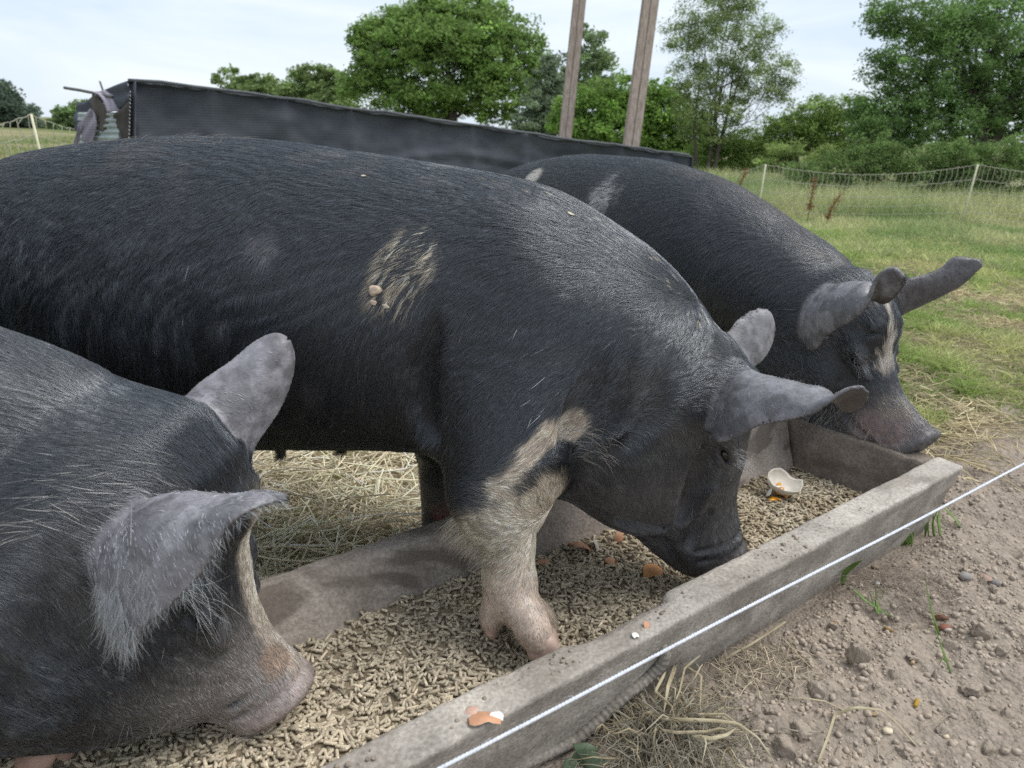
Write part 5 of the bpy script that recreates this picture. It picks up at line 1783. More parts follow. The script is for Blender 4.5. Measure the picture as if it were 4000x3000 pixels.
# ---------------------------------------------------------------- near sow
def paint_near(V, N, st):
    p, H = st['p'], st['H']
    n = len(V)
    h, y, t = H.inv(V)
    skin = np.tile(BLACK_SKIN, (n, 1)); hair = np.tile(BLACK_HAIR, (n, 1))
    length = np.full(n, .026); dens = np.where((V[:, 1] < .10) & (V[:, 0] > .15), 1.0, .06)
    up = smooth(.52, .64, V[:, 2])
    d = (.18 + .6 * smooth(.42, .62, fbm(V, 10, 4, 21))) * up * smooth(.6, .3, V[:, 0]) * .75
    d = np.maximum(d, smooth(.45, .65, fbm(V, 18, 4, 22)) * smooth(.3, .42, V[:, 2]) * .18)
    skin = mix(skin, DUST, d); hair = mix(hair, DUST, d * .9)
    face = smooth(.10, .2, h)
    length = length * (1 - .6 * face)
    # muzzle: grey skin with pale hair, blaze of cream down the bridge, pink disc
    mz = smooth(.20, .34, h) * smooth(-.17, -.07, t + (fbm(V, 20, 3, 8) - .5) * .06)
    skin = mix(skin, np.array([.22, .185, .17]), mz * .9); hair = mix(hair, np.array([.30, .275, .25]), mz * .8); dens = dens * (1 - .55 * mz)
    bl = smooth(.10, .16, h) * smooth(.034, .016, np.abs(y - .004)) * smooth(-.02, .03, t)
    skin = mix(skin, np.array([.34, .275, .225]), bl); hair = mix(hair, np.array([.46, .40, .32]), bl)
    mud = smooth(.036, .018, np.linalg.norm((V - H.p(.352, -.022, .030)) * (1, .8, 1), axis=1) + (fbm(V, 45, 2, 3) - .5) * .014)
    skin = mix(skin, np.array([.25, .175, .125]), mud); hair = mix(hair, np.array([.26, .19, .14]), mud)
    sn = smooth(H.L - .055, H.L - .022, h)
    skin = mix(skin, np.array([.29, .235, .215]), sn * .9); hair = mix(hair, np.array([.30, .26, .235]), sn * .8)
    dens = dens * (1 - .7 * sn)
    er = smooth(.022, .008, st['ear']) * smooth(.02, .16, st['earu'])
    skin = mix(skin, EAR * 1.25, er); hair = mix(hair, EAR * 1.5, er)
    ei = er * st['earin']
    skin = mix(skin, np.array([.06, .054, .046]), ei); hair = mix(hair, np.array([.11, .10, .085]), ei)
    length = np.where(er > .5, .0065, length); dens = dens * (1 - er * .93); skin = skin * (1 - er * .40 * smooth(.45, .62, fbm(V, 28, 4, 78)))[:, None]
    w0 = H.p(.10, -.15, -.10)

    def post(P, hc, ln):
        rnd = rng.random(len(P))
        hc = np.where((rnd < .004)[:, None], np.array([.17, .165, .165]), hc)
        # pale streaks on the neck behind the near ear
        q = P - p.at(230, 2090, -.20)
        k = smooth(.12, .04, np.sqrt(q[:, 0] ** 2 + (q[:, 2] * 2.0) ** 2)) * (P[:, 1] < -.05)
        m = rng.random(len(P)) < .032 * k
        hc = np.where(m[:, None], np.array([.30, .28, .26]), hc); ln = np.where(m, .045, ln)
        sp = smooth(.66, .72, fbm(P, 150, 2, 15)) * (P[:, 2] < .45)
        return mix(hc, np.array([.20, .18, .16]), sp * .25), ln
    st['post'] = post
    return skin, hair, length, dens, None

def flow_near(p):
    def f(P, N, st):
        z = P[:, 2]
        tilt = np.radians(10 + 45 * smooth(.62, .40, z))
        return base_flow(p, P, N, st, tilt)
    return f

def extra_near(p, H, V, N, st):
    out = []
    m = (N[:, 2] > .80) & (V[:, 0] > .22) & (V[:, 0] < .56) & (V[:, 2] > .52) & (st['ear'] > .03)
    r, n = pick(V, N, m, 1500)
    out.append(hairs_at(r, np.tile([-.8, 0, -.15], (len(r), 1)), n, .028, .12, .25, .0005, (.12, .11, .10)))
    e = st['ear'] < .008
    # shaggy fringe along the hanging corner and rim of the near ear
    S = p.ears[0]
    for i in range(30, 250):
        pass
    B = S[:, -1]
    rim = B[8:]
    NR = 420
    I = rng.integers(0, len(rim) - 1, NR)
    r = rim[I] + rng.normal(0, .003, (NR, 3))
    down = np.tile([.05, -.25, -.9], (NR, 1))
    u = I / len(rim)
    down[u > .45] = (.35, -.3, -.55)
    down[u > .8] = (.8, -.2, .05)
    nn = np.tile([0, -1.0, 0], (NR, 1))
    out.append(hairs_at(r, down, nn, .012, .06, .4, .0005, (.22, .22, .22)))
    I = rng.integers(0, 16, 520); J = rng.integers(26, 44, 520)
    r = S[8 + I, J] + np.array([0, -.006, 0])
    out.append(hairs_at(r, np.tile([.02, -.3, -.9], (520, 1)), np.tile([0, -1.0, 0], (520, 1)), .028, .06, .35, .0005, (.30, .30, .30)))
    I = rng.integers(6, 34, 380); J = rng.integers(28, 43, 380)
    r = S[I, J] + np.array([0, -.006, 0])
    out.append(hairs_at(r, np.tile([.0, -.35, -.75], (380, 1)), np.tile([0, -1.0, 0], (380, 1)), .014, .02, .3, .0004, (.28, .28, .29)))
    # hair inside the ear mouth, over the eye
    q = H.p(H.eye[0] - .03, -(H.eye[1] + .02), H.eye[2] + .03)
    m = (np.linalg.norm(V - q, axis=1) < .032)
    if m.sum() > 5:
        r, n = pick(V, N, m, 36)
        out.append(hairs_at(r, np.tile([.6, -.3, -.3], (len(r), 1)), n, .040, .1, .5, .0005, (.30, .29, .28)))
    h, y, t = H.inv(V)
    m = (h > .26) & (h < .40) & (t < -.06) & (y < .02)
    r, n = pick(V, N, m, 110)
    out.append(hairs_at(r, n * .5 + np.array([-.5, 0, -.5]), n, .026, .05, .4, .0004, (.20, .18, .16), jit=.4))
    m = (h > .12) & (y < 0) & (t < .05) & (st['ear'] > .04)
    r, n = pick(V, N, m, 70)
    out.append(hairs_at(r, n * .4 + np.array([-.5, 0, -.4]), n, .024, .05, .4, .0004, (.16, .15, .14), jit=.4))
    return out

# ---------------------------------------------------------------- far sow
def paint_far(V, N, st):
    p, H = st['p'], st['H']
    n = len(V)
    h, y, t = H.inv(V)
    skin = np.tile(BLACK_SKIN, (n, 1)); hair = np.tile(BLACK_HAIR, (n, 1))
    length = np.full(n, .026); dens = np.where(V[:, 1] < .08, 1.0, .15)
    d = (.25 + .5 * smooth(.42, .62, fbm(V, 8, 4, 31))) * smooth(.10, .03, np.abs(V[:, 1])) * smooth(-.4, .1, V[:, 0]) * smooth(.5, .66, V[:, 2]) * .55
    skin = mix(skin, np.array([.16, .125, .09]), d); hair = mix(hair, np.array([.15, .115, .085]), d)
    face = smooth(.08, .2, h)
    length = length * (1 - .6 * face)
    mz = smooth(.24, .36, h)
    skin = mix(skin, np.array([.105, .085, .08]), mz * .8); hair = mix(hair, np.array([.12, .105, .095]), mz * .6)
    pk = smooth(.09, .05, np.linalg.norm((V - H.p(.375, -.055, -.050)) * (1, .7, 1), axis=1)) 
    skin = mix(skin, np.array([.27, .185, .17]), pk * .8); hair = mix(hair, np.array([.24, .19, .175]), pk * .6)
    tan = smooth(.05, .02, np.linalg.norm((V - H.p(.34, -.035, .02)) * (.6, 1, 1), axis=1)) * smooth(.4, .55, fbm(V, 40, 3, 2))
    hair = mix(hair, np.array([.20, .16, .11]), tan * .4); skin = mix(skin, np.array([.18, .14, .10]), tan * .4)
    sn = smooth(H.L - .035, H.L - .012, h)
    skin = mix(skin, np.array([.11, .10, .105]), sn); skin = mix(skin, np.array([.34, .20, .18]), sn * smooth(-.03, -.06, t) * .8)
    dens = dens * (1 - .6 * sn)
    # white blaze between the ears
    bl = smooth(.08, .11, h) * smooth(.265, .225, h) * smooth(.023, .010, np.abs(y + .012 + .05 * (h - .17)) + (fbm(V, 55, 3, 5) - .5) * .05) * (t > 0)
    bl = bl * (1 - .9 * smooth(.022, .010, np.linalg.norm((V - H.p(.155, -.004, .12)) * (1, 1, .5), axis=1)))
    hair = mix(hair, np.array([.72, .64, .52]), bl); skin = mix(skin, np.array([.45, .36, .30]), bl * .8)
    length = np.where(bl > .4, .034, length)
    er = smooth(.022, .008, st['ear']) * smooth(.02, .16, st['earu']) * (V[:, 1] < .02)
    skin = mix(skin, EAR * 1.05, er); hair = mix(hair, EAR, er)
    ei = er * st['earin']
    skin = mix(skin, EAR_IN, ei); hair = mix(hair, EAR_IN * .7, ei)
    far = smooth(.022, .008, st['ear']) * (V[:, 1] >= .02)
    top = smooth(.0, .6, N[:, 2])
    skin = mix(skin, np.array([.095, .088, .092]), far); hair = mix(hair, np.array([.075, .07, .072]), far)
    dens = np.where(far > .3, .35, dens); length = np.where(far > .3, .009, length)
    length = length * (1 - er * .8); dens = dens * (1 - er * .88); skin = skin * (1 - er * .45 * smooth(.45, .62, fbm(V, 28, 4, 79)))[:, None]
    # white patch on the loin, white tail root
    wq = p.at(2335, 770, -.235)
    wk = smooth(1.0, .35, np.sqrt(((V[:, 0] - wq[0]) / .085) ** 2 + ((V[:, 2] - wq[2]) / .075) ** 2) + (fbm(np.c_[V[:, 0] * 3, V[:, 1], V[:, 2]], 20, 2, 1) - .5) * .9) * (V[:, 1] < 0)
    hair = mix(hair, np.array([.52, .50, .50]), wk * .85)
    wt_ = smooth(.055, .035, np.linalg.norm(V - surf(p, V, 2085, 684), axis=1)) * smooth(.0, .03, surf(p, V, 2145, 660)[0] - V[:, 0] + .03)
    hair = mix(hair, np.array([.62, .57, .5]), wt_); skin = mix(skin, np.array([.42, .36, .32]), wt_)
    tl = smooth(-1.07, -1.13, V[:, 0]) * smooth(.62, .68, V[:, 2])
    hair = mix(hair, np.array([.6, .55, .48]), tl * (V[:, 0] > -1.19)); skin = mix(skin, np.array([.4, .33, .28]), tl * (V[:, 0] > -1.19))

    def post(P, hc, ln):
        rnd = rng.random(len(P))
        return np.where((rnd < .003)[:, None], np.array([.15, .145, .145]), hc), ln
    st['post'] = post
    return skin, hair, length, dens, None

def flow_far(p):
    def f(P, N, st):
        z = P[:, 2]
        tilt = np.radians(18 + 45 * smooth(.88, .55, z))
        return base_flow(p, P, N, st, tilt)
    return f

def extra_far(p, H, V, N, st):
    out = []
    m = (N[:, 2] > .85) & (np.abs(V[:, 1]) < .09) & (V[:, 2] > .6)
    r, n = pick(V, N, m, 1800)
    out.append(hairs_at(r, np.tile([-.8, 0, .02], (len(r), 1)), n, .026, .18, .25, .0006, (.13, .12, .11)))
    h, y, t = H.inv(V)
    m = (h > .12) & (h < .40) & (t < -.05)
    r, n = pick(V, N, m, 700)
    out.append(hairs_at(r, n * .6 + np.array([-.2, 0, -.5]), n, .040, .2, .4, .0006, (.20, .17, .14), jit=.3))
    q = H.p(H.eye[0], -(H.eye[1] + .012), H.eye[2] + .012)
    m = np.linalg.norm(V - q, axis=1) < .022
    if m.sum() > 3:
        r, n = pick(V, N, m, 50)
        out.append(hairs_at(r, np.tile([.8, -.4, .2], (len(r), 1)), n, .05, .1, .3, .0006, (.2, .18, .16)))
    # fuzzy rim of the far ear
    S = p.ears[1]
    B = np.concatenate([S[8:, 0], S[-1], S[8:, -1]])
    I = rng.integers(0, len(B), 320)
    r = B[I] + rng.normal(0, .003, (320, 3))
    out.append(hairs_at(r, np.tile([.5, .3, .05], (320, 1)) + rng.normal(0, .4, (320, 3)), np.tile([0, 0, 1.0], (320, 1)), .014, .1, .3, .0006, (.05, .045, .04)))
    S = p.ears[0]
    B = np.concatenate([S[46:, 0], S[-1], S[46:, -1]])
    I = rng.integers(0, len(B), 400)
    r = B[I] + rng.normal(0, .004, (400, 3))
    out.append(hairs_at(r, np.tile([.4, 0, .4], (400, 1)) + rng.normal(0, .4, (400, 3)), np.tile([0, 0, 1.0], (400, 1)), .016, .1, .3, .0006, (.05, .045, .04)))
    return out

Pig.flow = lambda self, P, N, st: self._flow(P, N, st)
for nm, cls in (('m', flow_mid), ('n', flow_near), ('f', flow_far)): pass

def make_pig(which):
    b, lab, pt, fl, ex, nh, hw = {
        'mid': (build_mid, 'big black pig in the middle with one cream foreleg standing in the feed trough', paint_mid, flow_mid, extra_mid, 420000, .00044),
        'near': (build_near, 'nearest black pig at the left with shaggy grey ears and a pale pink snout', paint_near, flow_near, extra_near, 240000, .00042),
        'far': (build_far, 'black pig with a white blaze on its forehead at the far trough end', paint_far, flow_far, extra_far, 170000, .00055)}[which]
    def bb():
        r = b(); r[0]._flow = fl(r[0]); return r
    return build_pig('pig', bb, lab, pt, nh, hw, ex)
PIGS = {w: make_pig(w) for w in ('mid', 'near', 'far')}
# ------------------------------------------------------------------ shade-cloth covered pen
def cloth_material(name, col, hi):
    m, n, l, b = new_mat(name)
    tc = n.new('ShaderNodeTexCoord')
    wv = n.new('ShaderNodeTexWave'); wv.bands_direction = 'Z'; wv.inputs['Scale'].default_value = 16; wv.inputs['Distortion'].default_value = 1.5; wv.inputs['Detail'].default_value = 2; wv.inputs['Detail Scale'].default_value = .6
    no = n.new('ShaderNodeTexNoise'); no.inputs['Scale'].default_value = 3.0; no.inputs['Detail'].default_value = 6
    mp = n.new('ShaderNodeMapping'); mp.inputs['Scale'].default_value = (1, 1, 2)
    l.new(tc.outputs['Object'], wv.inputs['Vector']); l.new(tc.outputs['Object'], mp.inputs['Vector']); l.new(mp.outputs['Vector'], no.inputs['Vector'])
    r = n.new('ShaderNodeValToRGB'); r.color_ramp.elements[0].position = .35; r.color_ramp.elements[1].position = .70
    r.color_ramp.elements[0].color = (*col, 1); r.color_ramp.elements[1].color = (*hi, 1)
    l.new(no.outputs['Fac'], r.inputs['Fac'])
    mr = n.new('ShaderNodeMapRange'); mr.inputs['To Min'].default_value = .90; mr.inputs['To Max'].default_value = 1.06
    l.new(wv.outputs['Fac'], mr.inputs['Value'])
    mx = n.new('ShaderNodeMixRGB'); mx.blend_type = 'MULTIPLY'; mx.inputs['Fac'].default_value = 1
    l.new(r.outputs['Color'], mx.inputs['Color1']); l.new(mr.outputs['Result'], mx.inputs['Color2'])
    l.new(mx.outputs['Color'], b.inputs['Base Color'])
    bp = n.new('ShaderNodeBump'); bp.inputs['Strength'].default_value = .15; bp.inputs['Distance'].default_value = .006
    l.new(wv.outputs['Fac'], bp.inputs['Height']); l.new(bp.outputs['Normal'], b.inputs['Normal'])
    b.inputs['Roughness'].default_value = 1.0; b.inputs['Specular IOR Level'].default_value = .05
    return m

def sheet_mesh(name, G, mat, parent=None, thick=.006):
    """Grid of points (n,m,3) -> thin solid cloth sheet."""
    n, m, _ = G.shape
    i, j = np.meshgrid(np.arange(n - 1), np.arange(m - 1), indexing='ij')
    a = (i * m + j).ravel()
    me = mesh_from(name, G.reshape(-1, 3), np.stack([a, a + m, a + m + 1, a + 1], -1), mat, True)
    o = put(name, me, parent)
    if thick:
        md = o.modifiers.new('thickness', 'SOLIDIFY'); md.thickness = thick; md.offset = 0
    return o

PEN_A, PEN_B = 5.2, 7.6        # distance of the pen's left and right ends
def build_pen():
    M = cloth_material('shade cloth', (.062, .067, .082), (.105, .112, .130))
    top_px = [(500, 316), (620, 322), (760, 338), (900, 356), (1100, 384), (1300, 412), (1500, 440), (1700, 470), (1900, 500), (2100, 528), (2300, 554), (2500, 582), (2708, 608)]
    T = np.array([at_d(x, y, PEN_A + (PEN_B - PEN_A) * ((1 / PEN_A - (1 / PEN_A + (1 / PEN_B - 1 / PEN_A) * (x - 500) / 2208)) / (1 / PEN_A - 1 / PEN_B))) for x, y in top_px])
    # depth interpolated so that the wall is straight in plan
    k = (np.array([p[0] for p in top_px]) - 500) / 2208
    dep = 1 / (1 / PEN_A + (1 / PEN_B - 1 / PEN_A) * k)
    T = np.array([at_d(x, y, d) for (x, y), d in zip(top_px, dep)])
    n, m = 150, 30
    T = catmull(T, n)
    T[2:-2, 2] += (fbm(np.stack([np.arange(n - 4) * .22, np.zeros(n - 4), np.zeros(n - 4)], -1), 1, 3, 131) - .5) * .05
    back = np.array([-.28, 1.0, 0]); back /= np.linalg.norm(back)
    wall_dir = (T[-1] - T[0]) * (1, 1, 0); wall_dir /= np.linalg.norm(wall_dir)
    back = np.array([-wall_dir[1], wall_dir[0], 0])
    pen = empty('covered_pen', (T[0][0], T[0][1], 0))
    tag(pen, 'long low pen wrapped in black shade cloth behind the pigs', 'animal pen')
    off = np.array([T[0][0], T[0][1], 0])
    s = np.linspace(0, 1, n)
    G = np.zeros((n, m, 3))
    for j in range(m):
        v = j / (m - 1)
        P = T.copy(); P[:, 2] = T[:, 2] * (1 - v) + (ground_z(T[:, 0], T[:, 1]) - .03) * v
        L = s * np.linalg.norm(T[-1] - T[0])
        # battens behind the cloth every 0.55 m, cloth sagging between them; a fold running along the upper third
        bat = np.abs(np.sin(L / .55 * np.pi)) ** .7 * .045
        q = np.stack([L, np.full(n, v), np.zeros(n)], -1)
        wr = (fbm(np.stack([L * 2.6, np.full(n, v * 4), np.zeros(n)], -1), 1, 4, 130) - .5) * .13
        vf = .34 + .16 * np.sin(L * 1.3 + .4) * .5 - .04 * np.sin(L * 3.1)
        fold = .020 * np.exp(-((v - vf) / .03) ** 2) - .012 * np.exp(-((v - vf - .05) / .03) ** 2)
        lean = .05 * v
        P = P - back * (wr - bat + fold + lean)[:, None]
        G[:, j] = P - off
    sheet_mesh('front_cloth', G, M, pen)
    # rolled hem along the top rail, roof cloth, back wall, far end
    Gt = np.zeros((n, 10, 3))
    for j in range(10):
        v = j / 9
        P = T + back * (v * 1.0 + .004)
        P[:, 2] = T[:, 2] - .004 - .05 * np.sin(v * np.pi) - .012 * np.abs(np.sin(s * np.linalg.norm(T[-1] - T[0]) / .55 * np.pi)) - .10 * v * (1 - s) ** 8
        Gt[:, j] = P - off
    sheet_mesh('roof_cloth', Gt, M, pen)
    Gb = np.stack([Gt[:, -1], np.concatenate([Gt[:, -1, :2], np.full((n, 1), -.35)], 1)], 1)
    sheet_mesh('back_cloth', Gb, M, pen)
    a, b = T[-1] - off, T[-1] + back * 1.0 - off
    Ge = np.zeros((12, 12, 3))
    for i in range(12):
        for j in range(12):
            u, v = i / 11, j / 11
            p = a * (1 - u) + b * u
            Ge[i, j] = (p[0], p[1], (T[-1][2] - .02) * (1 - v) - .35 * v)
            Ge[i, j] += wall_dir * .02 * math.sin(u * 9 + v * 3)
    sheet_mesh('end_cloth', Ge, M, pen)
    hem = speckled('cloth hem', (.10, .105, .115), 14, .8, 1.2, .85)
    bm = bmesh.new(); bm_tube(bm, T[::3] - off - back * .012 + np.array([0, 0, .004]), .012, 8); bm_done('top_hem', bm, hem, pen)
    Gk = np.zeros((12, 8, 3))
    for i in range(12):
        for j in range(8):
            q = at_d(530 - 62 * i / 11 - 6 * j / 7 * i / 11, 318 + 420 * j / 7 + 26 * (1 - j / 7) * math.sin(i / 11 * 1.6), 5.19 + .17 * i / 11) - off
            Gk[i, j] = q
    sheet_mesh('corner_cloth', Gk, M, pen)
    # stitched white cord down the front corner
    bm = bmesh.new()
    wc = at_d(545, 338, 5.10)
    for k in range(15):
        z = T[3][2] - .05 - k * .042
        c = T[2] + (T[4] - T[2]) * .0
        q = at_d(508 - k * .5, 355 + k * 15, 5.16) - off
        bm_tube(bm, [q, q + np.array([.004, 0, -.008]), q + np.array([.003, 0, -.014])], .0020, 5)
    bm_done('lacing', bm, plain('white cord', (.55, .55, .56)), pen)
    # open near end: corrugated sheet behind hanging flaps of cloth
    cs = speckled('corrugated sheet', (.33, .37, .36), 8, .8, 1.15, .5)
    Gc = np.zeros((26, 60, 3))
    for i in range(26):
        for j in range(60):
            u, v = i / 25, j / 59
            p = at_d(305 + 190 * u, 440 + 220 * v, 5.75 - .45 * u) - off
            Gc[i, j] = p + np.array([.25, -.9, 0]) * .012 * math.sin(v * 60)
    sheet_mesh('corrugated_sheet', Gc, cs, pen)
    # cloth folded round the end of the roof (outer saddle)
    def flap(name, edgeA, edgeB, mat, n=22, m=10, rip=.015, f=9):
        A = catmull(np.array([at_d(*q) for q in edgeA]) - off, n); B = catmull(np.array([at_d(*q) for q in edgeB]) - off, n)
        G = np.zeros((n, m, 3))
        for j in range(m):
            v = j / (m - 1)
            G[:, j] = A * (1 - v) + B * v + np.array([.1, -1, .1]) * (rip * np.sin(v * f + np.linspace(0, 3, n)) * math.sin(v * np.pi))[:, None]
        return sheet_mesh(name, G, mat, pen)
    flap('saddle_flap', [(500, 316, 5.19), (455, 332, 5.35), (412, 350, 5.5), (370, 366, 5.6)], [(505, 395, 5.17), (478, 420, 5.3), (440, 418, 5.45), (385, 392, 5.58)], M, rip=.02)
    flap('dark_flap', [(505, 395, 5.16), (470, 430, 5.28), (445, 450, 5.4), (440, 470, 5.45)], [(508, 560, 5.18), (490, 560, 5.26), (478, 540, 5.32), (470, 520, 5.4)], speckled('brown cloth', (.045, .036, .03), 8), rip=.01)
    lil = cloth_material('lilac cloth', (.22, .20, .24), (.36, .33, .38))
    flap('lilac_flap', [(362, 362, 5.5), (385, 372, 5.46), (405, 400, 5.42), (418, 438, 5.4)], [(412, 352, 5.5), (452, 380, 5.42), (468, 405, 5.38), (470, 432, 5.36)], lil, rip=.012)
    flap('brown_flap', [(362, 362, 5.55), (358, 400, 5.56), (366, 440, 5.56), (375, 500, 5.58)], [(400, 400, 5.48), (430, 440, 5.46), (425, 480, 5.47), (400, 515, 5.5)], speckled('brown cloth', (.10, .085, .07), 8), rip=.01)
    flap('back_flap', [(362, 378, 5.7), (330, 398, 5.8), (310, 402, 5.85), (298, 408, 5.9)], [(350, 470, 5.62), (320, 505, 5.7), (300, 512, 5.75), (290, 500, 5.82)], M, rip=.03)
    flap('lilac_strip', [(352, 425, 5.5), (338, 445, 5.52), (325, 460, 5.55), (308, 500, 5.6)], [(372, 445, 5.5), (378, 480, 5.5), (372, 520, 5.52), (345, 590, 5.55)], lil, rip=.02)
    flap('torn_strip', [(308, 480, 5.6), (300, 520, 5.62), (290, 550, 5.66), (285, 580, 5.7)], [(335, 470, 5.56), (325, 500, 5.58), (312, 530, 5.6), (308, 560, 5.62)], lil, rip=.02)
    pipe = speckled('grey pipe', (.12, .115, .105), 30, .8, 1.2, .5)
    bm = bmesh.new(); bm_tube(bm, np.array([at_d(252, 343, 5.75), at_d(310, 352, 5.65), at_d(360, 362, 5.55), at_d(440, 380, 5.4)]) - off, .0115, 8); bm_done('pipe', bm, pipe, pen)
    bm = bmesh.new(); bm_tube(bm, np.array([at_d(390, 318, 5.5), at_d(401, 350, 5.5), at_d(412, 385, 5.5)]) - off, .008, 8); bm_done('pipe', bm, pipe, pen)
    return pen
build_pen()

# ------------------------------------------------------------------ timber posts
def build_posts():
    m, n, l, b = new_mat('weathered timber')
    tc = n.new('ShaderNodeTexCoord'); mp = n.new('ShaderNodeMapping'); mp.inputs['Scale'].default_value = (22, 22, 1.4)
    no = n.new('ShaderNodeTexNoise'); no.inputs['Scale'].default_value = 2; no.inputs['Detail'].default_value = 6; no.inputs['Distortion'].default_value = .6
    l.new(tc.outputs['Object'], mp.inputs['Vector']); l.new(mp.outputs['Vector'], no.inputs['Vector'])
    r = n.new('ShaderNodeValToRGB'); r.color_ramp.elements[0].position = .3; r.color_ramp.elements[1].position = .7
    r.color_ramp.elements[0].color = (.22, .17, .135, 1); r.color_ramp.elements[1].color = (.40, .33, .275, 1)
    l.new(no.outputs['Fac'], r.inputs['Fac']); l.new(r.outputs['Color'], b.inputs['Base Color'])
    bp = n.new('ShaderNodeBump'); bp.inputs['Strength'].default_value = .4; bp.inputs['Distance'].default_value = .004
    l.new(no.outputs['Fac'], bp.inputs['Height']); l.new(bp.outputs['Normal'], b.inputs['Normal'])
    b.inputs['Roughness'].default_value = .85
    for (bx, by, tx, ty, d, w, lab) in ((2206, 548, 2268, -40, 8.4, .150, 'tall bare timber post behind the pen, nearer the large round tree'),
                                        (2463, 580, 2546, -40, 7.9, .172, 'tall bare timber post behind the pen, nearer the airy thin tree')):
        B, T = at_d(bx, by, d), at_d(tx, ty, d * .985)
        ax = (T - B) / np.linalg.norm(T - B)
        g = float(ground_z(B[0], B[1])) - .1
        base = B + ax * ((g - B[2]) / ax[2])
        root = empty('timber_post', tuple(base))
        tag(root, lab, 'post', 'tall timber posts')
        H_ = 4.2
        q = Vector((0, 0, 1)).rotation_difference(Vector(ax))
        # two planks nailed together leave a groove down the face
        for sx in (-1, 1):
            bm = bmesh.new()
            bm_box(bm, Vector((sx * w * .2465, 0 if sx < 0 else -.006, H_ / 2)), (w * .49, w * .9, H_))
            bmesh.ops.bevel(bm, geom=bm.edges[:], offset=.006, segments=2, affect='EDGES')
            for v in bm.verts: v.co = q @ v.co
            bm_done('plank', bm, m, root)
        bm = bmesh.new()
        for k in range(3):
            r_ = bmesh.ops.create_uvsphere(bm, u_segments=8, v_segments=6, radius=.007)['verts']
            bmesh.ops.translate(bm, verts=r_, vec=q @ Vector((.02, -w * .45 - .004, 1.3 + .85 * k)))
        bm_done('bolt_heads', bm, plain('bolt steel', (.3, .3, .3), .4), root)
build_posts()

# ------------------------------------------------------------------ electric netting
def build_net(name, label, posts, n_between, heights, mat_post, mat_s, wob):
    """posts: list of base points; strings sag between them."""
    root = empty(name, tuple(posts[0][0]))
    tag(root, label, 'fence', 'electric netting fences')
    off = np.array(posts[0][0])
    for base, h, lean in posts:
        bm = bmesh.new()
        b = np.array(base) - off
        bm_tube(bm, [b - (0, 0, .15), b + np.array([lean * .5, 0, h * .5]), b + np.array([lean, 0, h])], .0125, 8)
        bm_done('post', bm, mat_post, root, None, True)
    bmv = bmesh.new()
    hz = [bmesh.new() for _ in heights]
    for (b0, h0, l0), (b1, h1, l1), nb in zip(posts[:-1], posts[1:], n_between):
        b0, b1 = np.array(b0) - off, np.array(b1) - off
        N = nb * 2
        t = np.linspace(0, 1, N + 1)
        def line(k, tt):
            f = heights[k]
            g = b0[None] * (1 - tt[:, None]) + b1[None] * tt[:, None]
            hh = (h0 * (1 - tt) + h1 * tt) * f
            g[:, 2] += hh - .14 * f * 4 * tt * (1 - tt) * (.8 + .2 * f)
            g[:, 0] += (l0 * (1 - tt) + l1 * tt) * f
            return g
        for k in range(len(heights)):
            P = line(k, t)
            P[:, 2] += rng.normal(0, .004, len(P))
            bm_tube(hz[k], P, .0042 if k in (0, 1, 2) else .0036, 5)
        for q in range(nb):
            tt = np.full(1, (q + .5) / nb)
            pts = []
            for k in range(len(heights)):
                p = line(k, tt)[0]; pts.append(p)
            pts = np.array(pts[::-1])
            Q = []
            for a, b in zip(pts[:-1], pts[1:]):
                Q.append(a)
                sl = rng.normal(0, wob)
                d = (b1 - b0) / np.linalg.norm(b1 - b0)
                Q.append((a + b) / 2 + d * (sl + wob * .9 * (1 if len(Q) % 4 == 1 else -1) * smooth(.3, .9, (a[2] + b[2]) / 2 - b0[2])))
            Q.append(pts[-1])
            bm_tube(bmv, catmull(np.array(Q), 22), .0036, 4)
    for b in hz: bm_done('horizontal_string', b, mat_s, root)
    o = bm_done('vertical_strings', bmv, mat_s, root); o['kind'] = 'stuff'
    return root

def build_fences():
    mp = speckled('fibreglass post', (.62, .60, .42), 20, .9, 1.1, .5)
    ms = speckled('netting string', (.40, .39, .31), 40, .8, 1.15, .7)
    H8 = [1.0, .80, .62, .47, .34, .23, .13, .05]
    def base(px, top_y, d, h):
        P = at_d(px, top_y, d); return (P[0], P[1], P[2] - h)
    h = .98
    posts = [(base(2560, 668, 11.2, h), h, .02), (base(2983, 642, 10.2, h), h, .03), (base(3806, 642, 9.8, h), h, .05), (base(4640, 640, 9.6, h), h, .04), (base(5500, 640, 9.8, h), h, .02)]
    build_net('netting_fence', 'pale electric netting fence on thin posts in front of the big oak', posts, [22, 40, 40, 40], H8, mp, ms, .016)
    h = 1.0
    posts = [(base(520, 470, 8.6, h), h, .02), (base(140, 447, 7.4, h), h, -.05), (base(-420, 425, 6.6, h), h, -.02), (base(-1100, 410, 6.4, h), h, 0)]
    build_net('netting_fence', 'pale electric netting fence at the far left, beside the covered pen', posts, [14, 20, 20], H8, mp, ms, .018)
build_fences()

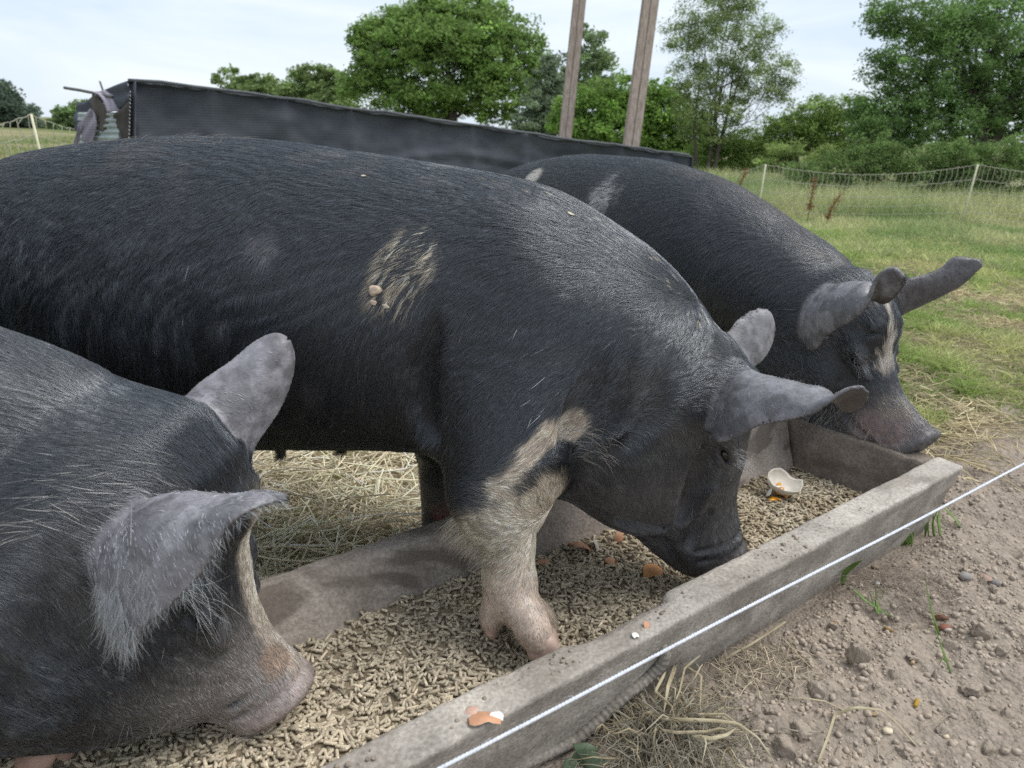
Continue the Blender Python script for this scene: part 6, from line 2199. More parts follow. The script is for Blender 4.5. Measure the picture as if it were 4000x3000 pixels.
# ------------------------------------------------------------------ trees
def leaf_material():
    m, n, l, b = new_mat('leaves')
    at = n.new('ShaderNodeAttribute'); at.attribute_name = 'paint'
    l.new(at.outputs['Color'], b.inputs['Base Color'])
    b.inputs['Roughness'].default_value = .6; b.inputs['Specular IOR Level'].default_value = .3
    tr_ = n.new('ShaderNodeBsdfTranslucent'); l.new(at.outputs['Color'], tr_.inputs['Color'])
    ms = n.new('ShaderNodeMixShader'); ms.inputs['Fac'].default_value = .5
    l.new(b.outputs['BSDF'], ms.inputs[1]); l.new(tr_.outputs['BSDF'], ms.inputs[2])
    l.new(ms.outputs['Shader'], n['Material Output'].inputs['Surface'])
    return m
M_LEAF = leaf_material()
M_BARK = speckled('bark', (.085, .07, .058), 14, .6, 1.3, .95, .01)

def leaf_quads(C, size, col, droop=.0, aspect=.55):
    """C (n,3) centres -> folded diamond leaves facing mostly up and outward."""
    n = len(C)
    R = rot_random(n)
    a = R[:, :, 0].copy(); a[:, 2] = a[:, 2] * .6 - droop; a /= np.linalg.norm(a, axis=1)[:, None]
    b = np.cross(a, R[:, :, 1]); b /= np.linalg.norm(b, axis=1)[:, None] + 1e-9
    s = (size * rng.uniform(.6, 1.3, n))[:, None]
    V = np.stack([C - a * s, C + b * s * aspect, C + a * s, C - b * s * aspect], 1)
    F_q = np.arange(n * 4).reshape(-1, 4)
    return V.reshape(-1, 3), F_q, np.repeat(col, 4, axis=0)

def tree(name, label, cat, base, crowns, n_leaf, size, col, depth, clump=.45, shell=.55, limbs=9, trunk=.16, gap=.0, group=None, droop=.1, seed=1, stems=None, dry=0.0, thick=.75, conifer=False):
    """crowns: ellipses (px, py, rx, ry[, depth offset]) traced round the crown, given their real size at the tree's distance."""
    k = depth / PX
    cs = []
    for c in crowns:
        px, py, rx, ry = c[:4]; dd = c[4] if len(c) > 4 else 0
        cs.append((at_d(px, py, depth + dd), np.array([rx * k, max(rx, ry) * k * thick, ry * k])))
    bp = at_d(base[0], base[1], depth)
    g = float(ground_z(bp[0], bp[1])) - .1
    bp = np.array([bp[0], bp[1], g])
    root = empty(name, tuple(bp))
    tag(root, label, cat, group)
    # clumps: spread through each ellipsoid, mostly near its surface
    vol = np.array([r.prod() ** (2 / 3) for _, r in cs]); vol /= vol.sum()
    ncl = max(20, int(n_leaf / 75))
    w = rng.choice(len(cs), ncl, p=vol)
    d = rng.normal(0, 1, (ncl, 3)); d /= np.linalg.norm(d, axis=1)[:, None]
    rad = np.where(rng.random(ncl) < .75, rng.uniform(shell, 1.0, ncl), rng.uniform(.2, .8, ncl))
    cc = np.array([c for c, _ in cs])[w]; rr = np.array([r for _, r in cs])[w]
    CL = cc + d * rr * rad[:, None]
    CL = CL[CL[:, 2] > g + .15]
    ncl = len(CL)
    cls = clump * k * 100 * rng.uniform(.5, 1.3, ncl)
    if gap > 0:
        keep = fbm(CL, 1.1 / (k * 100), 2, seed) > gap
        CL, cls = CL[keep], cls[keep]; ncl = len(CL)
    per = rng.integers(0, ncl, n_leaf)
    o = rng.normal(0, 1, (n_leaf, 3)); o /= np.linalg.norm(o, axis=1)[:, None]
    o = o * (rng.random(n_leaf) ** (1 / 2.2))[:, None]
    C = CL[per] + o * cls[per][:, None] * (1, 1, .62 if not conifer else .45)
    tone = np.exp(rng.normal(0, .22, ncl))[per] * np.exp(rng.normal(0, .18, n_leaf))
    yel = rng.random(ncl)[per][:, None] * .35
    colr = np.array(col) * (3.0, 2.75, 2.6) * tone[:, None] * (1 - yel) + np.array(col) * (1.5, 1.25, .8) * tone[:, None] * yel
    V, Fq, cl = leaf_quads(C - bp, size * k * (210 if depth > 20 else 165), colr, droop)
    put('crown', mesh_from('crown', V, Fq, M_LEAF, False, cols=cl), root)
    # trunk and limbs reaching into the clumps
    bm = bmesh.new()
    tops = stems or [(0, 1)]
    cmid = np.average([c for c, _ in cs], axis=0, weights=vol)
    fork = bp + (cmid - bp) * .38
    for sx, sc in tops:
        P0 = bp + np.array([sx * .12, 0, 0]); P2 = cmid + np.array([sx * rr[0][0] * .45, 0, rr[0][2] * .35])
        pts = catmull(np.array([P0, P0 * .55 + P2 * .45 + rng.normal(0, .12, 3) * (1, 1, 0), P2]), 9) - bp
        bm_tube(bm, pts, np.linspace(trunk * sc, trunk * .16, 9), 8)
    for q in range(limbs):
        t = CL[rng.integers(0, ncl)]
        st_ = bp + (cmid - bp) * rng.uniform(.35, .8)
        mid = st_ * .5 + t * .5 + np.array([0, 0, -.12 * np.linalg.norm(t - st_)]) + rng.normal(0, .08, 3)
        bm_tube(bm, catmull(np.array([st_, mid, t]), 7) - bp, np.linspace(trunk * .28, trunk * .05, 7), 6)
    bm_done('trunk', bm, M_BARK, root, None, True)
    return root

def build_trees():
    G = 'trees round the pasture'
    tree('conifer_tree', 'dark bluish evergreen tree at the far left edge beyond the netting', 'tree', (40, 560),
         [(30, 470, 90, 120), (95, 500, 60, 70), (20, 390, 45, 70)], 9000, .035, (.045, .068, .052), 30, .40, gap=.25, group=G, seed=2)
    tree('leafy_tree', 'small green tree between the far left netting and the covered pen', 'tree', (280, 560),
         [(285, 480, 70, 65), (250, 530, 70, 50), (320, 430, 30, 40)], 7000, .035, (.065, .105, .045), 30, .34, group=G, seed=3)
    tree('leafy_tree', 'low pale green tree top rising over the left half of the pen', 'tree', (980, 480),
         [(900, 345, 60, 80), (985, 365, 110, 70), (1080, 380, 90, 60), (940, 400, 110, 50), (1150, 400, 90, 50)], 17000, .034, (.075, .115, .045), 38, .32, gap=.12, group=G, seed=4)
    tree('leafy_tree', 'light green tree top against the left flank of the large round tree', 'tree', (1260, 480),
         [(1230, 320, 95, 80), (1310, 350, 100, 90), (1160, 370, 80, 60), (1260, 420, 140, 60)], 17000, .034, (.08, .12, .05), 36, .32, gap=.10, group=G, seed=5)
    tree('round_tree', 'large rounded dense green tree above the middle of the covered pen', 'tree', (1760, 560),
         [(1720, 250, 300, 225), (1540, 240, 160, 140), (1920, 230, 200, 180), (1660, 120, 180, 110), (1850, 130, 180, 100), (1470, 340, 100, 110), (1620, 400, 200, 90), (1950, 370, 190, 120), (1480, 130, 80, 60), (2030, 160, 90, 90), (1430, 220, 60, 80), (1375, 320, 45, 60), (1555, 70, 80, 60), (1770, 10, 130, 80), (1660, 30, 60, 60), (2100, 260, 60, 90), (1930, 60, 80, 60), (1400, 150, 40, 50)],
         85000, .034, (.074, .125, .037), 26, .46, shell=.60, limbs=10, trunk=.22, group=G, seed=6)
    tree('spruce_tree', 'grey green spruce tree beside the large round tree', 'tree', (2130, 580),
         [(2120, 500, 165, 70), (2130, 420, 120, 70), (2140, 330, 80, 70), (2150, 250, 45, 60)], 16000, .030, (.075, .105, .070), 23, .36, shell=.4, group=G, seed=7, conifer=True, droop=.3)
    tree('thin_tree', 'thin open tree seen between the two timber posts', 'tree', (2290, 560),
         [(2290, 250, 100, 140), (2350, 300, 60, 90), (2230, 330, 80, 110), (2320, 170, 70, 60)], 7000, .034, (.075, .115, .055), 30, .36, gap=.36, group=G, seed=8, limbs=12, trunk=.10)
    tree('leafy_shrub', 'bright green bushes behind the right end of the covered pen', 'shrub', (2420, 640),
         [(2330, 430, 120, 120), (2450, 410, 120, 110), (2560, 450, 120, 140), (2400, 540, 170, 100), (2650, 540, 130, 130), (2230, 480, 90, 110), (2720, 600, 110, 90)], 42000, .034, (.080, .140, .035), 21, .42, shell=.65, group=G, seed=9, thick=.6)
    tree('airy_tree', 'tall airy tree with sparse small leaves right of the timber posts', 'tree', (2760, 660),
         [(2800, 160, 200, 190), (2720, 330, 150, 170), (2940, 300, 150, 170), (2840, 20, 150, 120), (2680, 150, 100, 120), (3040, 330, 80, 120), (2800, 480, 190, 110), (2990, 160, 90, 110)],
         52000, .024, (.080, .115, .045), 18, .42, shell=.30, limbs=26, trunk=.065, gap=.30, group=G, seed=10, stems=[(-1.2, .8), (0, 1), (1.3, .8), (.5, .7)], droop=.25)
    tree('leafy_shrub', 'rounded green bushes left of the big oak behind the netting', 'shrub', (3060, 700),
         [(3080, 520, 130, 90), (3180, 470, 120, 110), (2960, 590, 150, 90), (3240, 570, 130, 90), (2860, 600, 130, 100), (3300, 500, 120, 130), (2760, 610, 110, 90)], 46000, .030, (.085, .135, .040), 19, .40, shell=.6, group=G, seed=11, thick=.6)
    tree('leafy_shrub', 'pale fresh green bush below the rounded bushes at the netting', 'shrub', (3060, 720),
         [(3040, 620, 80, 60), (3090, 590, 50, 45), (3190, 640, 60, 50), (3230, 600, 30, 40)], 7000, .026, (.115, .165, .06), 17, .32, shell=.5, group=G, seed=12, thick=.7)
    tree('oak_tree', 'huge dark green oak with a thick trunk at the right edge', 'tree', (3890, 700),
         [(3560, 330, 190, 150), (3760, 250, 260, 220), (3980, 330, 260, 240), (3480, 480, 190, 120), (3700, 480, 220, 130), (3640, 110, 220, 120), (3900, 60, 260, 140), (4200, 200, 260, 260), (3420, 560, 110, 80), (3380, 440, 90, 70), (4150, 480, 220, 150), (3460, 250, 80, 100), (3470, 60, 120, 80)],
         125000, .034, (.055, .100, .034), 15, .46, shell=.42, limbs=30, trunk=.26, gap=.17, group=G, seed=13, droop=.15)
    # scrub under the oak
    tree('leafy_shrub', 'dark green scrub under the big oak behind the netting', 'shrub', (3600, 740),
         [(3420, 650, 130, 70), (3620, 660, 150, 75), (3800, 690, 150, 70), (3980, 680, 150, 80), (3500, 620, 90, 60), (3300, 660, 110, 80), (4120, 690, 120, 80), (3720, 620, 180, 80), (3950, 600, 160, 80), (3150, 690, 110, 60), (3420, 590, 120, 80)], 60000, .026, (.060, .10, .035), 13, .36, shell=.5, group=G, seed=14, thick=.5, limbs=6, trunk=.05)
    # dock stalks at the fence
    for i, (px, py, ht, lab) in enumerate(((2880, 720, .36, 'rust brown dock seed stalk leaning at the netting, next to the far sow'), (3170, 760, .42, 'rust brown dock seed stalk standing upright mid way along the netting'),
                                           (3235, 810, .34, 'rust brown dock seed stalk leaning to the right below the netting'))):
        d = 9.4
        b = at_d(px, py, d)
        z0 = b[2] - ht * .5
        root = empty('dock_plant', (b[0], b[1], z0))
        tag(root, lab, 'plant', 'brown dock stalks')
        lean = (.10, .02, .14)[i]
        bm = bmesh.new(); P = catmull(np.array([(0, 0, -.15), (lean * .4, 0, ht * .5), (lean, 0, ht)]), 7); bm_tube(bm, P, .006, 5)
        bm_done('stem', bm, plain('dock stem', (.16, .08, .04)), root)
        n = 420
        t = rng.random(n) ** .8; C = np.array([np.interp(t, np.linspace(0, 1, 7), P[:, c]) for c in range(3)]).T
        C[:, 2] = np.maximum(C[:, 2], .05); C += rng.normal(0, .022, (n, 3))
        V, Fq, cl = leaf_quads(C, .010, np.tile([.22, .085, .035], (n, 1)) * np.exp(rng.normal(0, .3, (n, 1))))
        put('seed_heads', mesh_from('seed_heads', V, Fq, M_LEAF, cols=cl), root)['kind'] = 'stuff'
build_trees()
# ------------------------------------------------------------------ egg shells
def shell_piece(name, label, centre, R, ext, col_out, col_in, rot, seed, jag=.18, thick=.0007, stain=None, n=18, m=9):
    """Piece of egg shell: a cap of an egg-shaped surface with a ragged edge and real thickness."""
    bm = bmesh.new()
    r_ = np.random.default_rng(seed)
    edge = 1 + jag * (np.interp(np.arange(n), np.arange(0, n + 1, 2), r_.uniform(-1, 1, n // 2 + 1)) + r_.uniform(-.4, .4, n))
    layers = []
    for off in (0.0, -thick):
        ring = [[bm.verts.new((0, 0, R + off - R * math.cos(ext)))]]
        for k in range(1, m + 1):
            row = []
            for i in range(n):
                th = ext * k / m * (edge[i] if k > 1 else 1); ph = 2 * np.pi * i / n
                rr = R + off
                row.append(bm.verts.new((rr * math.sin(th) * math.cos(ph) * 1.22, rr * math.sin(th) * math.sin(ph), rr * math.cos(th) - R * math.cos(ext))))
            ring.append(row)
        layers.append(ring)
    for li, ring in enumerate(layers):
        for i in range(n):
            j = (i + 1) % n
            f = [ring[0][0], ring[1][i], ring[1][j]]
            bm.faces.new(f if li == 0 else f[::-1]).material_index = li
            for k in range(1, m):
                f = [ring[k][i], ring[k + 1][i], ring[k + 1][j], ring[k][j]]
                bm.faces.new(f if li == 0 else f[::-1]).material_index = li
    for i in range(n):
        j = (i + 1) % n
        bm.faces.new([layers[0][m][i], layers[1][m][i], layers[1][m][j], layers[0][m][j]]).material_index = 1
    me = bpy.data.meshes.new(name)
    for f in bm.faces: f.smooth = True
    bm.to_mesh(me); bm.free()
    me.materials.append(col_out); me.materials.append(col_in)
    o = put(name, me, None, centre, rot)
    tag(o, label, 'eggshell', 'broken egg shells')
    return o

def build_shells():
    br = speckled('brown shell', (.50, .27, .16), 60, .85, 1.12, .5); brp = speckled('pinkish shell', (.52, .34, .26), 60, .88, 1.1, .5)
    wi = speckled('shell lining', (.66, .62, .54), 40, .85, 1.1, .45); orr = speckled('orange shell', (.52, .25, .10), 50, .85, 1.15, .5)
    wo = speckled('white shell', (.70, .68, .62), 50, .85, 1.1, .45)
    def on_feed(px, py, lift=.004):
        q = at_z(px, py, .09)
        for _ in range(4):
            s, p = (q - TP) @ TD, (q - TP) @ TM
            q = at_z(px, py, float(feed_z(np.array([s]), np.array([p]))[0]) + lift)
        return tuple(q)
    shell_piece('egg_shell', 'large pinkish brown egg shell piece below the near pig at the lower left', on_feed(150, 2945, .004), .036, 1.15, brp, wi, (.35, -.5, .3), 1, .14)
    shell_piece('egg_shell', 'curled pale shell piece leaning on the pinkish shell below the near pig', on_feed(255, 2925, .010), .026, .85, brp, wi, (.9, 1.2, .8), 2, .25)
    shell_piece('egg_shell', 'broken brown egg shell half lying behind the cream foreleg', on_feed(2262, 2145, .004), .030, 1.05, br, brp, (-.5, .5, .4), 3, .2)
    shell_piece('egg_shell', 'white lined shell scrap standing against the brown shell half', on_feed(2325, 2130, .008), .022, .85, wi, wo, (1.1, .6, 1.4), 4, .25)
    shell_piece('egg_shell', 'upright brown shell chip beside the middle sow jaw', on_feed(2415, 2100, .008), .022, .7, br, brp, (1.2, .3, .6), 5, .3)
    shell_piece('egg_shell', 'small round brown shell chip half sunk in the feed', on_feed(2388, 2192, .003), .018, .7, br, brp, (.3, .2, .2), 6, .2)
    shell_piece('egg_shell', 'flat orange shell strip on the feed under the middle sow chin', on_feed(2550, 2232, .003), .038, .62, orr, brp, (.25, .1, .7), 7, .35)
    shell_piece('egg_shell', 'thin brown shell sliver in the feed just right of the cream foreleg', on_feed(2128, 2196, .003), .022, .55, br, brp, (.3, .2, .5), 8, .35)
    # white half shell with spilled yolk
    q = on_feed(3060, 1928, .010)
    e = empty('broken_egg', q)
    tag(e, 'broken white egg shell with orange yolk near the far pig', 'egg', 'broken egg shells')
    a = shell_piece('shell_cup', None, (0, 0, .034), .042, 1.35, wo, wi, (-2.85, .1, .3), 9, .16)
    for k in ('label', 'category', 'group'):
        if k in a: del a[k]
    a.parent = e
    a2 = shell_piece('shell_flap', None, (-.034, -.012, .010), .026, .9, wo, wi, (-.9, -.7, .3), 12, .25)
    for k in ('label', 'category', 'group'):
        if k in a2: del a2[k]
    a2.parent = e
    yk = plain('yolk', (.62, .27, .02), .18, .5)
    bm = bmesh.new()
    for k in range(15):
        pole = np.array([0, .287, -.958]); dv = pole + np.array([-.35 + rng.normal(0, .32), rng.normal(-.25, .35), rng.normal(0, .2)]); dv /= np.linalg.norm(dv)
        c = Vector(np.array([0, 0, .034]) - pole * .0092 + dv * .0395)
        if k > 11: c = Vector((rng.uniform(-.045, -.025), rng.uniform(-.05, -.03), .003))
        v = bmesh.ops.create_icosphere(bm, subdivisions=2, radius=1)['verts']
        bmesh.ops.transform(bm, matrix=Matrix.Translation(c) @ Euler((0, 0, rng.uniform(0, 3))).to_matrix().to_4x4() @ Matrix.Diagonal((rng.uniform(.008, .019), rng.uniform(.005, .008), .0035, 1)), verts=v)
    bm_done('yolk', bm, yk, e, None, True)
    # shell bits on the rim of the front wall
    rim = lambda px, py: at_z(px, py, .2035)
    shell_piece('egg_shell', 'larger jagged brown egg shell lying on the worn front rim of the trough', tuple(rim(1892, 2805)), .034, .50, br, wi, (-.18, .1, .3), 21, .30)
    shell_piece('egg_shell', 'small pinkish shell scrap left of the larger brown shell on the trough rim', tuple(rim(1845, 2775)), .022, .40, brp, wi, (.15, -.2, .3), 22, .35)
    shell_piece('egg_shell', 'small white shell scrap right of the larger brown shell on the trough rim', tuple(rim(1942, 2796)), .018, .45, wo, wi, (.5, .3, .3), 23, .35)
    shell_piece('egg_shell', 'tiny white shell flake on the rim near the hanging rope', tuple(rim(2482, 2480)), .012, .45, wo, wi, (.3, .2, .3), 24, .3)
    shell_piece('egg_shell', 'tiny brown shell flake on the rim above the hanging rope', tuple(rim(2525, 2438)), .014, .45, br, wi, (.6, .2, .3), 25, .3)

def gnd(px, py, up=0.0):
    q = at_z(px, py, 0.0)
    for _ in range(4):
        z = float(ground_h(np.array([q[0]]), np.array([q[1]]))[0]); q = at_z(px, py, z)
    return q + np.array([0, 0, up])

# ------------------------------------------------------------------ weeds, dry stalks, bits on the soil
def ribbon(bm, P, width, fold=.25, taper=True, twist=0.0):
    """Grass-blade ribbon with a keel, along the points P."""
    P = np.asarray(P, float); n = len(P)
    T = np.gradient(P, axis=0); T /= np.linalg.norm(T, axis=1)[:, None] + 1e-9
    view = np.array([.1, -.75, .65])
    rows = []
    for i in range(n):
        S = np.cross(T[i], view); S /= np.linalg.norm(S) + 1e-9
        Nn = np.cross(S, T[i])
        a = twist * i / n
        S2 = S * math.cos(a) + Nn * math.sin(a); N2 = np.cross(S2, T[i])
        t = i / (n - 1)
        w = width * .5 * ((min(1, t * 5 + .45) * (1 - t ** 3)) if taper else 1) + 1e-5
        rows.append([bm.verts.new(P[i] - S2 * w), bm.verts.new(P[i] - N2 * w * fold), bm.verts.new(P[i] + S2 * w)])
    for a, b in zip(rows[:-1], rows[1:]):
        for k in (0, 1):
            bm.faces.new([a[k], a[k + 1], b[k + 1], b[k]]).smooth = True

def solid(o, t=.0006):
    md = o.modifiers.new('thickness', 'SOLIDIFY'); md.thickness = t; md.offset = 0
    return o

def blade_mat(name, col, tip):
    m, n, l, b = new_mat(name)
    tc = n.new('ShaderNodeTexCoord'); no = n.new('ShaderNodeTexNoise'); no.inputs['Scale'].default_value = 25; no.inputs['Detail'].default_value = 4
    l.new(tc.outputs['Object'], no.inputs['Vector'])
    r = n.new('ShaderNodeValToRGB'); r.color_ramp.elements[0].position = .35; r.color_ramp.elements[1].position = .68
    r.color_ramp.elements[0].color = (*col, 1); r.color_ramp.elements[1].color = (*tip, 1)
    l.new(no.outputs['Fac'], r.inputs['Fac']); l.new(r.outputs['Color'], b.inputs['Base Color'])
    tr_ = n.new('ShaderNodeBsdfTranslucent'); l.new(r.outputs['Color'], tr_.inputs['Color'])
    ms = n.new('ShaderNodeMixShader'); ms.inputs['Fac'].default_value = .3
    l.new(b.outputs['BSDF'], ms.inputs[1]); l.new(tr_.outputs['BSDF'], ms.inputs[2]); l.new(ms.outputs['Shader'], n['Material Output'].inputs['Surface'])
    b.inputs['Roughness'].default_value = .55
    return m
M_GREEN = blade_mat('green blade', (.10, .19, .035), (.22, .33, .08)); M_DRY = blade_mat('dry blade', (.40, .33, .20), (.56, .49, .33))

def px_path(pts):
    """Photo pixels with height above the ground -> points in the place."""
    out = []
    for px, py, up in pts:
        q = gnd(px, py)
        if up:
            # same ray, raised: step towards the camera until the point stands `up` above the soil
            d = ray(px, py); t = ((q - CAM) @ F_)
            for _ in range(6):
                P = CAM + d * t
                h = float(ground_h(np.array([P[0]]), np.array([P[1]]))[0]) + up
                t = (h - CAM[2]) / d[2]
            q = CAM + d * t
        out.append(q)
    return np.array(out)

def weed(name, label, blades_, mat, cat='weed', group=None):
    base = px_path([blades_[0][0][0]])[0]
    root = empty(name, tuple(base))
    tag(root, label, cat, group)
    for pts, w in blades_:
        bm = bmesh.new(); P = catmull(px_path(pts), 14) - base
        ribbon(bm, P, w, twist=rng.uniform(-.8, .8))
        solid(bm_done('blade', bm, mat, root))
    return root

def build_weeds():
    weed('green_weed', 'tall thin green grass blade standing in the bare soil', [([(3668, 2478, 0), (3640, 2385, .035), (3625, 2320, .06), (3613, 2246, .085)], .0050), ([(3668, 2478, 0), (3655, 2445, .02), (3650, 2430, .03)], .004)], M_GREEN)
    weed('green_weed', 'lower green blade with a short side leaf, below the tall thin one', [([(3716, 2634, 0), (3690, 2560, .03), (3666, 2490, .055), (3648, 2440, .07)], .0048), ([(3700, 2585, .02), (3680, 2575, .028), (3666, 2602, .02)], .004)], M_GREEN)
    weed('green_weed', 'small green tuft in the soil hollow close to the trough', [([(3430, 2400, 0), (3424, 2340, .03), (3418, 2276, .06)], .004), ([(3430, 2400, 0), (3440, 2330, .03), (3462, 2290, .05)], .004), ([(3430, 2400, 0), (3410, 2350, .03), (3395, 2310, .05)], .003),
          ([(3330, 2300, .03), (3400, 2360, .02), (3460, 2395, .012), (3508, 2414, 0)], .0055), ([(3430, 2400, 0), (3480, 2350, .03), (3498, 2330, .04)], .003), ([(3430, 2400, 0), (3446, 2370, .015), (3448, 2300, .05)], .003)], M_GREEN)
    weed('green_weed', 'single broad green leaf leaning on the foot of the trough wall', [([(3293, 2286, 0), (3300, 2240, .03), (3330, 2212, .05), (3372, 2186, .07)], .013)], M_GREEN)
    far = []
    for k in range(13):
        x0 = 3540 + rng.uniform(-22, 22); y0 = 2128 + rng.uniform(-6, 10)
        far.append(([(x0, y0, 0), (x0 + rng.uniform(-25, 25), y0 - 45, .03), (x0 + rng.uniform(-50, 55), y0 - 85 - rng.uniform(0, 40), .06)], rng.uniform(.004, .009)))
    weed('green_weed', 'leafy green weed clump at the foot of the trough near its far corner', far, M_GREEN)
    far = []
    for k in range(7):
        x0 = 3640 + rng.uniform(-35, 40); y0 = 2095
        far.append(([(x0, y0, 0), (x0 + rng.uniform(-10, 15), y0 - 60, .04), (x0 + rng.uniform(-30, 30), y0 - 100 - rng.uniform(0, 30), .07)], rng.uniform(.004, .007)))
    weed('green_weed', 'thin green blades under the twine beyond the trough corner', far, M_GREEN)
    weed('green_weed', 'long bent green blade beneath the twine at the right', [([(3755, 2062, 0), (3725, 2020, .02), (3690, 1985, .04), (3660, 1960, .05)], .008)], M_GREEN)
    # broad leaves at the bottom edge
    root = empty('broad_leaf_weed', tuple(gnd(2280, 2960)))
    tag(root, 'grey green broad leaved weed at the foot of the trough wall', 'weed')
    base = np.array(root.location)
    for pts, w in (([(2330, 2965, .004), (2290, 2935, .02), (2250, 2915, .03), (2238, 2905, .034)], .028), ([(2250, 2990, .003), (2270, 2965, .012), (2330, 2975, .012), (2390, 2990, .006)], .026), ([(2250, 3000, .002), (2225, 2985, .01), (2200, 3010, .006)], .02)):
        bm = bmesh.new(); ribbon(bm, catmull(px_path(pts), 14) - base, w, fold=.35)
        solid(bm_done('leaf', bm, blade_mat('broad leaf', (.075, .12, .06), (.15, .20, .12)), root))

    # dried grass clump in the foreground
    base = gnd(2640, 2900)
    root = empty('dried_grass_clump', tuple(base))
    tag(root, 'matted clump of dried straw coloured grass in front of the trough', 'grass clump')
    old = [blade_mat('old dry blade', (.22, .19, .14), (.34, .30, .22)), blade_mat('grey dry blade', (.30, .27, .21), (.42, .38, .29))]
    pale = [M_DRY, blade_mat('pale dry blade', (.46, .40, .27), (.62, .56, .41)), blade_mat('tan dry blade', (.36, .28, .16), (.50, .41, .26))]
    def kinked(P, n):
        P = np.asarray(P, float); L = np.r_[0, np.cumsum(np.linalg.norm(np.diff(P, axis=0), axis=1))]
        t = np.linspace(0, L[-1], n)
        return np.stack([np.interp(t, L, P[:, k]) for k in range(3)], -1)
    accs = [bmesh.new(), bmesh.new()]
    for layer, n in ((0, 950), (1, 190)):
        for k in range(n):
            bx, by = rng.normal(2600, 130 if layer else 150), rng.normal(2890, 85)
            if bx < 2260: continue
            g0 = gnd(bx, by)
            a = rng.uniform(0, 2 * np.pi); L = rng.uniform(.03, .11)
            hgt = rng.uniform(.004, .068) * math.exp(-((bx - 2640) / 200) ** 2)
            P = [g0]
            m_ = rng.integers(2, 5)
            for q in range(1, m_ + 1):
                a += rng.normal(0, .55)
                e = P[-1] + np.array([math.cos(a), math.sin(a), 0]) * L / m_
                e[2] = g0[2] + hgt * math.sin(q / m_ * np.pi * rng.uniform(.6, 1.0)) + rng.normal(0, .003)
                e[2] = max(e[2], float(ground_h(e[:1], e[1:2])[0]) + .001)
                P.append(e)
            P = kinked(P, 9) + rng.normal(0, .0006, (9, 3)) - base
            if layer == 0:
                ribbon(accs[k % 2], P, rng.uniform(.0007, .0022), twist=rng.uniform(-2, 2))
            else:
                bm = bmesh.new(); ribbon(bm, P, rng.uniform(.0016, .0040), twist=rng.uniform(-2, 2))
                solid(bm_done('dry_blade', bm, pale[k % 3], root), .0003)
    for q in (0, 1):
        o = solid(bm_done('matted_blades', accs[q], old[q], root), .0003); o['kind'] = 'stuff'
    # the individual long blades one can follow through the clump
    for pts, w in (([(2600, 2625, .07), (2560, 2700, .06), (2625, 2760, .06), (2640, 2840, .05)], .006), ([(2735, 2560, .075), (2675, 2610, .06), (2655, 2700, .05), (2610, 2800, .05)], .005),
                   ([(2578, 2808, .055), (2700, 2812, .06), (2790, 2815, .06), (2880, 2825, .055), (2960, 2880, .045), (3010, 2950, .03), (3025, 3000, .01)], .007),
                   ([(2580, 2850, .05), (2640, 2862, .055), (2760, 2858, .055), (2810, 2845, .05), (2850, 2850, .05), (2880, 2835, .05)], .006),
                   ([(2700, 2875, .05), (2780, 2885, .055), (2840, 2870, .05), (2880, 2840, .05)], .008), ([(2660, 2590, .06), (2740, 2640, .06), (2735, 2760, .05), (2750, 2830, .04)], .005),
                   ([(2720, 2790, .05), (2830, 2790, .055), (2870, 2820, .05), (2950, 2900, .03)], .005), ([(2640, 2600, .06), (2610, 2680, .055), (2590, 2800, .04)], .010)):
        bm = bmesh.new(); ribbon(bm, kinked(px_path(pts), 26) - base, w * .8, twist=rng.uniform(-.9, .9))
        solid(bm_done('dry_blade', bm, M_DRY, root))

    def straw(label, pts, w):
        P = px_path(pts); b = P[0].copy()
        bm = bmesh.new(); ribbon(bm, np.stack([np.interp(np.linspace(0, 1, 30), np.linspace(0, 1, len(P)), P[:, k]) for k in range(3)], -1) - b, w * .8, taper=False, fold=.3, twist=.8)
        o = solid(bm_done('dry_straw', bm, M_DRY, None, tuple(b)), .0008)
        tag(o, label, 'straw', 'single dry straws on the soil')
    straw('long dry straw bent into an arch on the bare soil', [(3197, 2978, .003), (3236, 2875, .022), (3262, 2790, .040), (3345, 2762, .044), (3446, 2773, .034), (3510, 2830, .018), (3580, 2913, .003)], .0055)
    straw('dry straw sticking out from under the trough edge', [(2800, 2600, .004), (2860, 2556, .014), (2929, 2519, .022), (3005, 2470, .030), (3068, 2428, .036)], .0055)
    straw('thin dry straw stem lying beside the clump', [(3050, 2726, .004), (3150, 2728, .010), (3220, 2738, .010), (3300, 2775, .004)], .003)
    straw('thin reddish straw stem leaning on the soil bank', [(3066, 2503, .022), (3120, 2560, .020), (3160, 2600, .014), (3195, 2635, .005)], .0022)
    straw('long straw lying past the far pig snout', [(3640, 1653, .010), (3780, 1655, .022), (3900, 1690, .014), (4040, 1735, .006)], .006)
    straw('straw lying across the worn ground at the right edge', [(3640, 1760, .010), (3760, 1735, .016), (3880, 1700, .012), (4020, 1700, .008)], .005)

    # bits lying on the soil
    V0, T0 = pellet_mesh_arrays()
    for px, py, c, lab in ((3578, 2753, (.42, .26, .04), 'yellow soggy pellet lying alone on the bare soil'), (3470, 2465, (.27, .17, .07), 'brown pellet on the soil beside the grass tuft'),
                           (3258, 2440, (.24, .15, .08), 'brown pellet on the soil bank by the trough'), (3415, 2222, (.34, .27, .18), 'pale pellet in the crumbly soil by the trough wall'),
                           (3407, 2797, (.32, .24, .15), 'pale brown pellet beside the arched straw'), (3565, 2590, (.40, .30, .19), 'tan pellet below the lower green blade')):
        q = gnd(px, py, .004)
        o = put('loose_pellet', mesh_from('loose_pellet', V0 * (.017, .0036, .0036), T0, M_PELLET, True, cols=np.tile(c, (len(V0), 1))), None, tuple(q), (0, rng.uniform(-.3, .3), rng.uniform(-1, 1)))
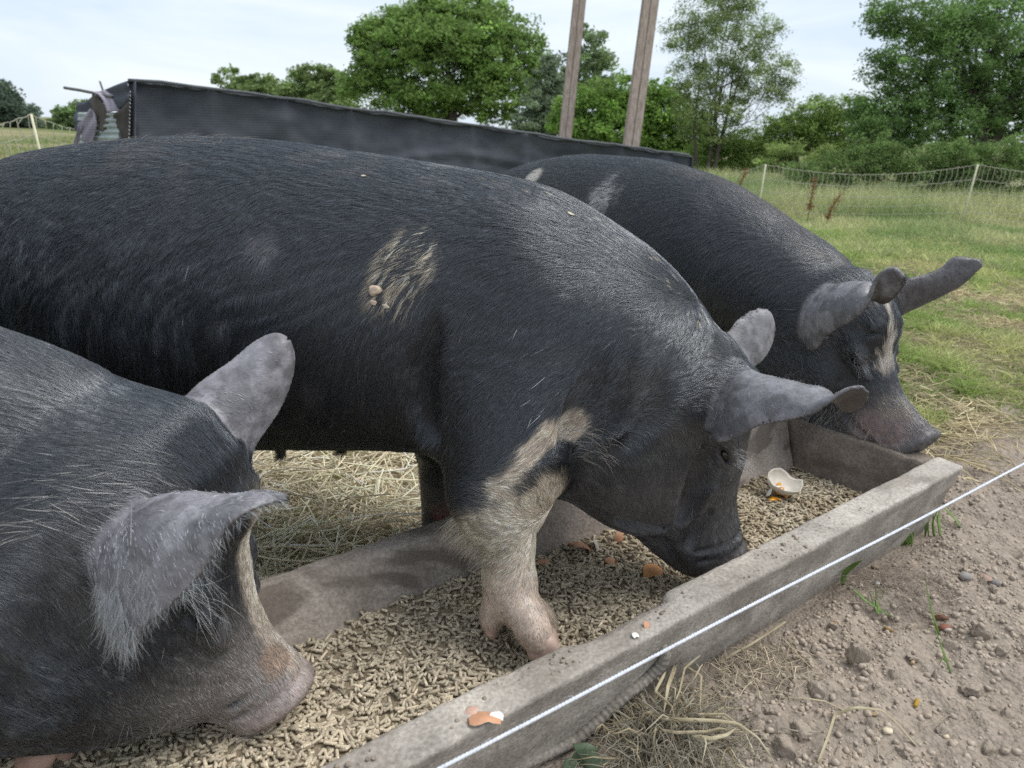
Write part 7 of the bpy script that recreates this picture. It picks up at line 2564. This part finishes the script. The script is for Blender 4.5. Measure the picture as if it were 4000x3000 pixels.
        tag(o, lab, 'pellet', 'pellets spilled on the soil')
    for px, py, r, c, lab in ((3429, 2276, (.009, .006, .0012), (.72, .72, .72), 'white plastic chip lying in the soil by the tuft'), (3672, 2415, (.008, .016, .007), (.17, .09, .06), 'dark reddish bark chip standing beside the tall green blade'),
                              (3690, 2455, (.012, .010, .006), (.24, .11, .075), 'red brown clay shard at the foot of the tall blade'), (3700, 2462, (.006, .008, .004), (.45, .38, .33), 'pale pinkish stone chip next to the clay shard'),
                              (3850, 2262, (.018, .012, .005), (.36, .24, .19), 'flat pinkish stone beside a round grey stone'), (3882, 2282, (.014, .011, .008), (.18, .165, .155), 'rounded dark grey stone beside a flat pinkish one'),
                              (3770, 2258, (.016, .013, .010), (.25, .24, .23), 'pale grey stone at the edge of the crumbly mound'), (3465, 2858, (.009, .007, .005), (.58, .50, .36), 'cream coloured kernel husk below the arched straw'),
                              (3693, 2880, (.006, .005, .004), (.55, .45, .33), 'small cream seed at the lower right of the soil')):
        V1, T1 = stone_mesh(int(px) % 97, 2)
        q = gnd(px, py, r[2] * .5)
        o = put('stone_chip', mesh_from('stone_chip', V1 * r, T1, speckled('chip', c, 120, .8, 1.15, .8), True), None, tuple(q), (rng.uniform(-.2, .2), rng.uniform(-.2, .2), rng.uniform(0, 3)))
        tag(o, lab, 'chip', 'chips and stones on the soil')
build_shells()
build_weeds()

# crumbs of soil and dried feed left on the trough rim
def build_rim_crumbs():
    n = 420
    s = rng.uniform(-.35, 1.3, n); p = rng.beta(1.6, 1.6, n) * .062 + .002
    keep = fbm(np.stack([s, p, 0 * s], -1), 9, 2, 140) > .46
    s, p = s[keep], p[keep]; n = len(s)
    C = TP + TD * s[:, None] + TM * p[:, None]; C[:, 2] = .2005
    R = rot_random(n) * np.exp(rng.normal(math.log(.0016), .5, n)).clip(.0007, .005)[:, None, None]
    V0, T0 = stone_mesh(4, 1)
    V = np.einsum('nij,vj->nvi', R, V0) + C[:, None]
    T = T0[None] + (np.arange(n) * len(V0))[:, None, None]
    o = put('rim_crumbs', mesh_from('rim_crumbs', V.reshape(-1, 3), T.reshape(-1, 3), speckled('rim crumb', (.26, .21, .165), 200), False))
    o['kind'] = 'stuff'
build_rim_crumbs()
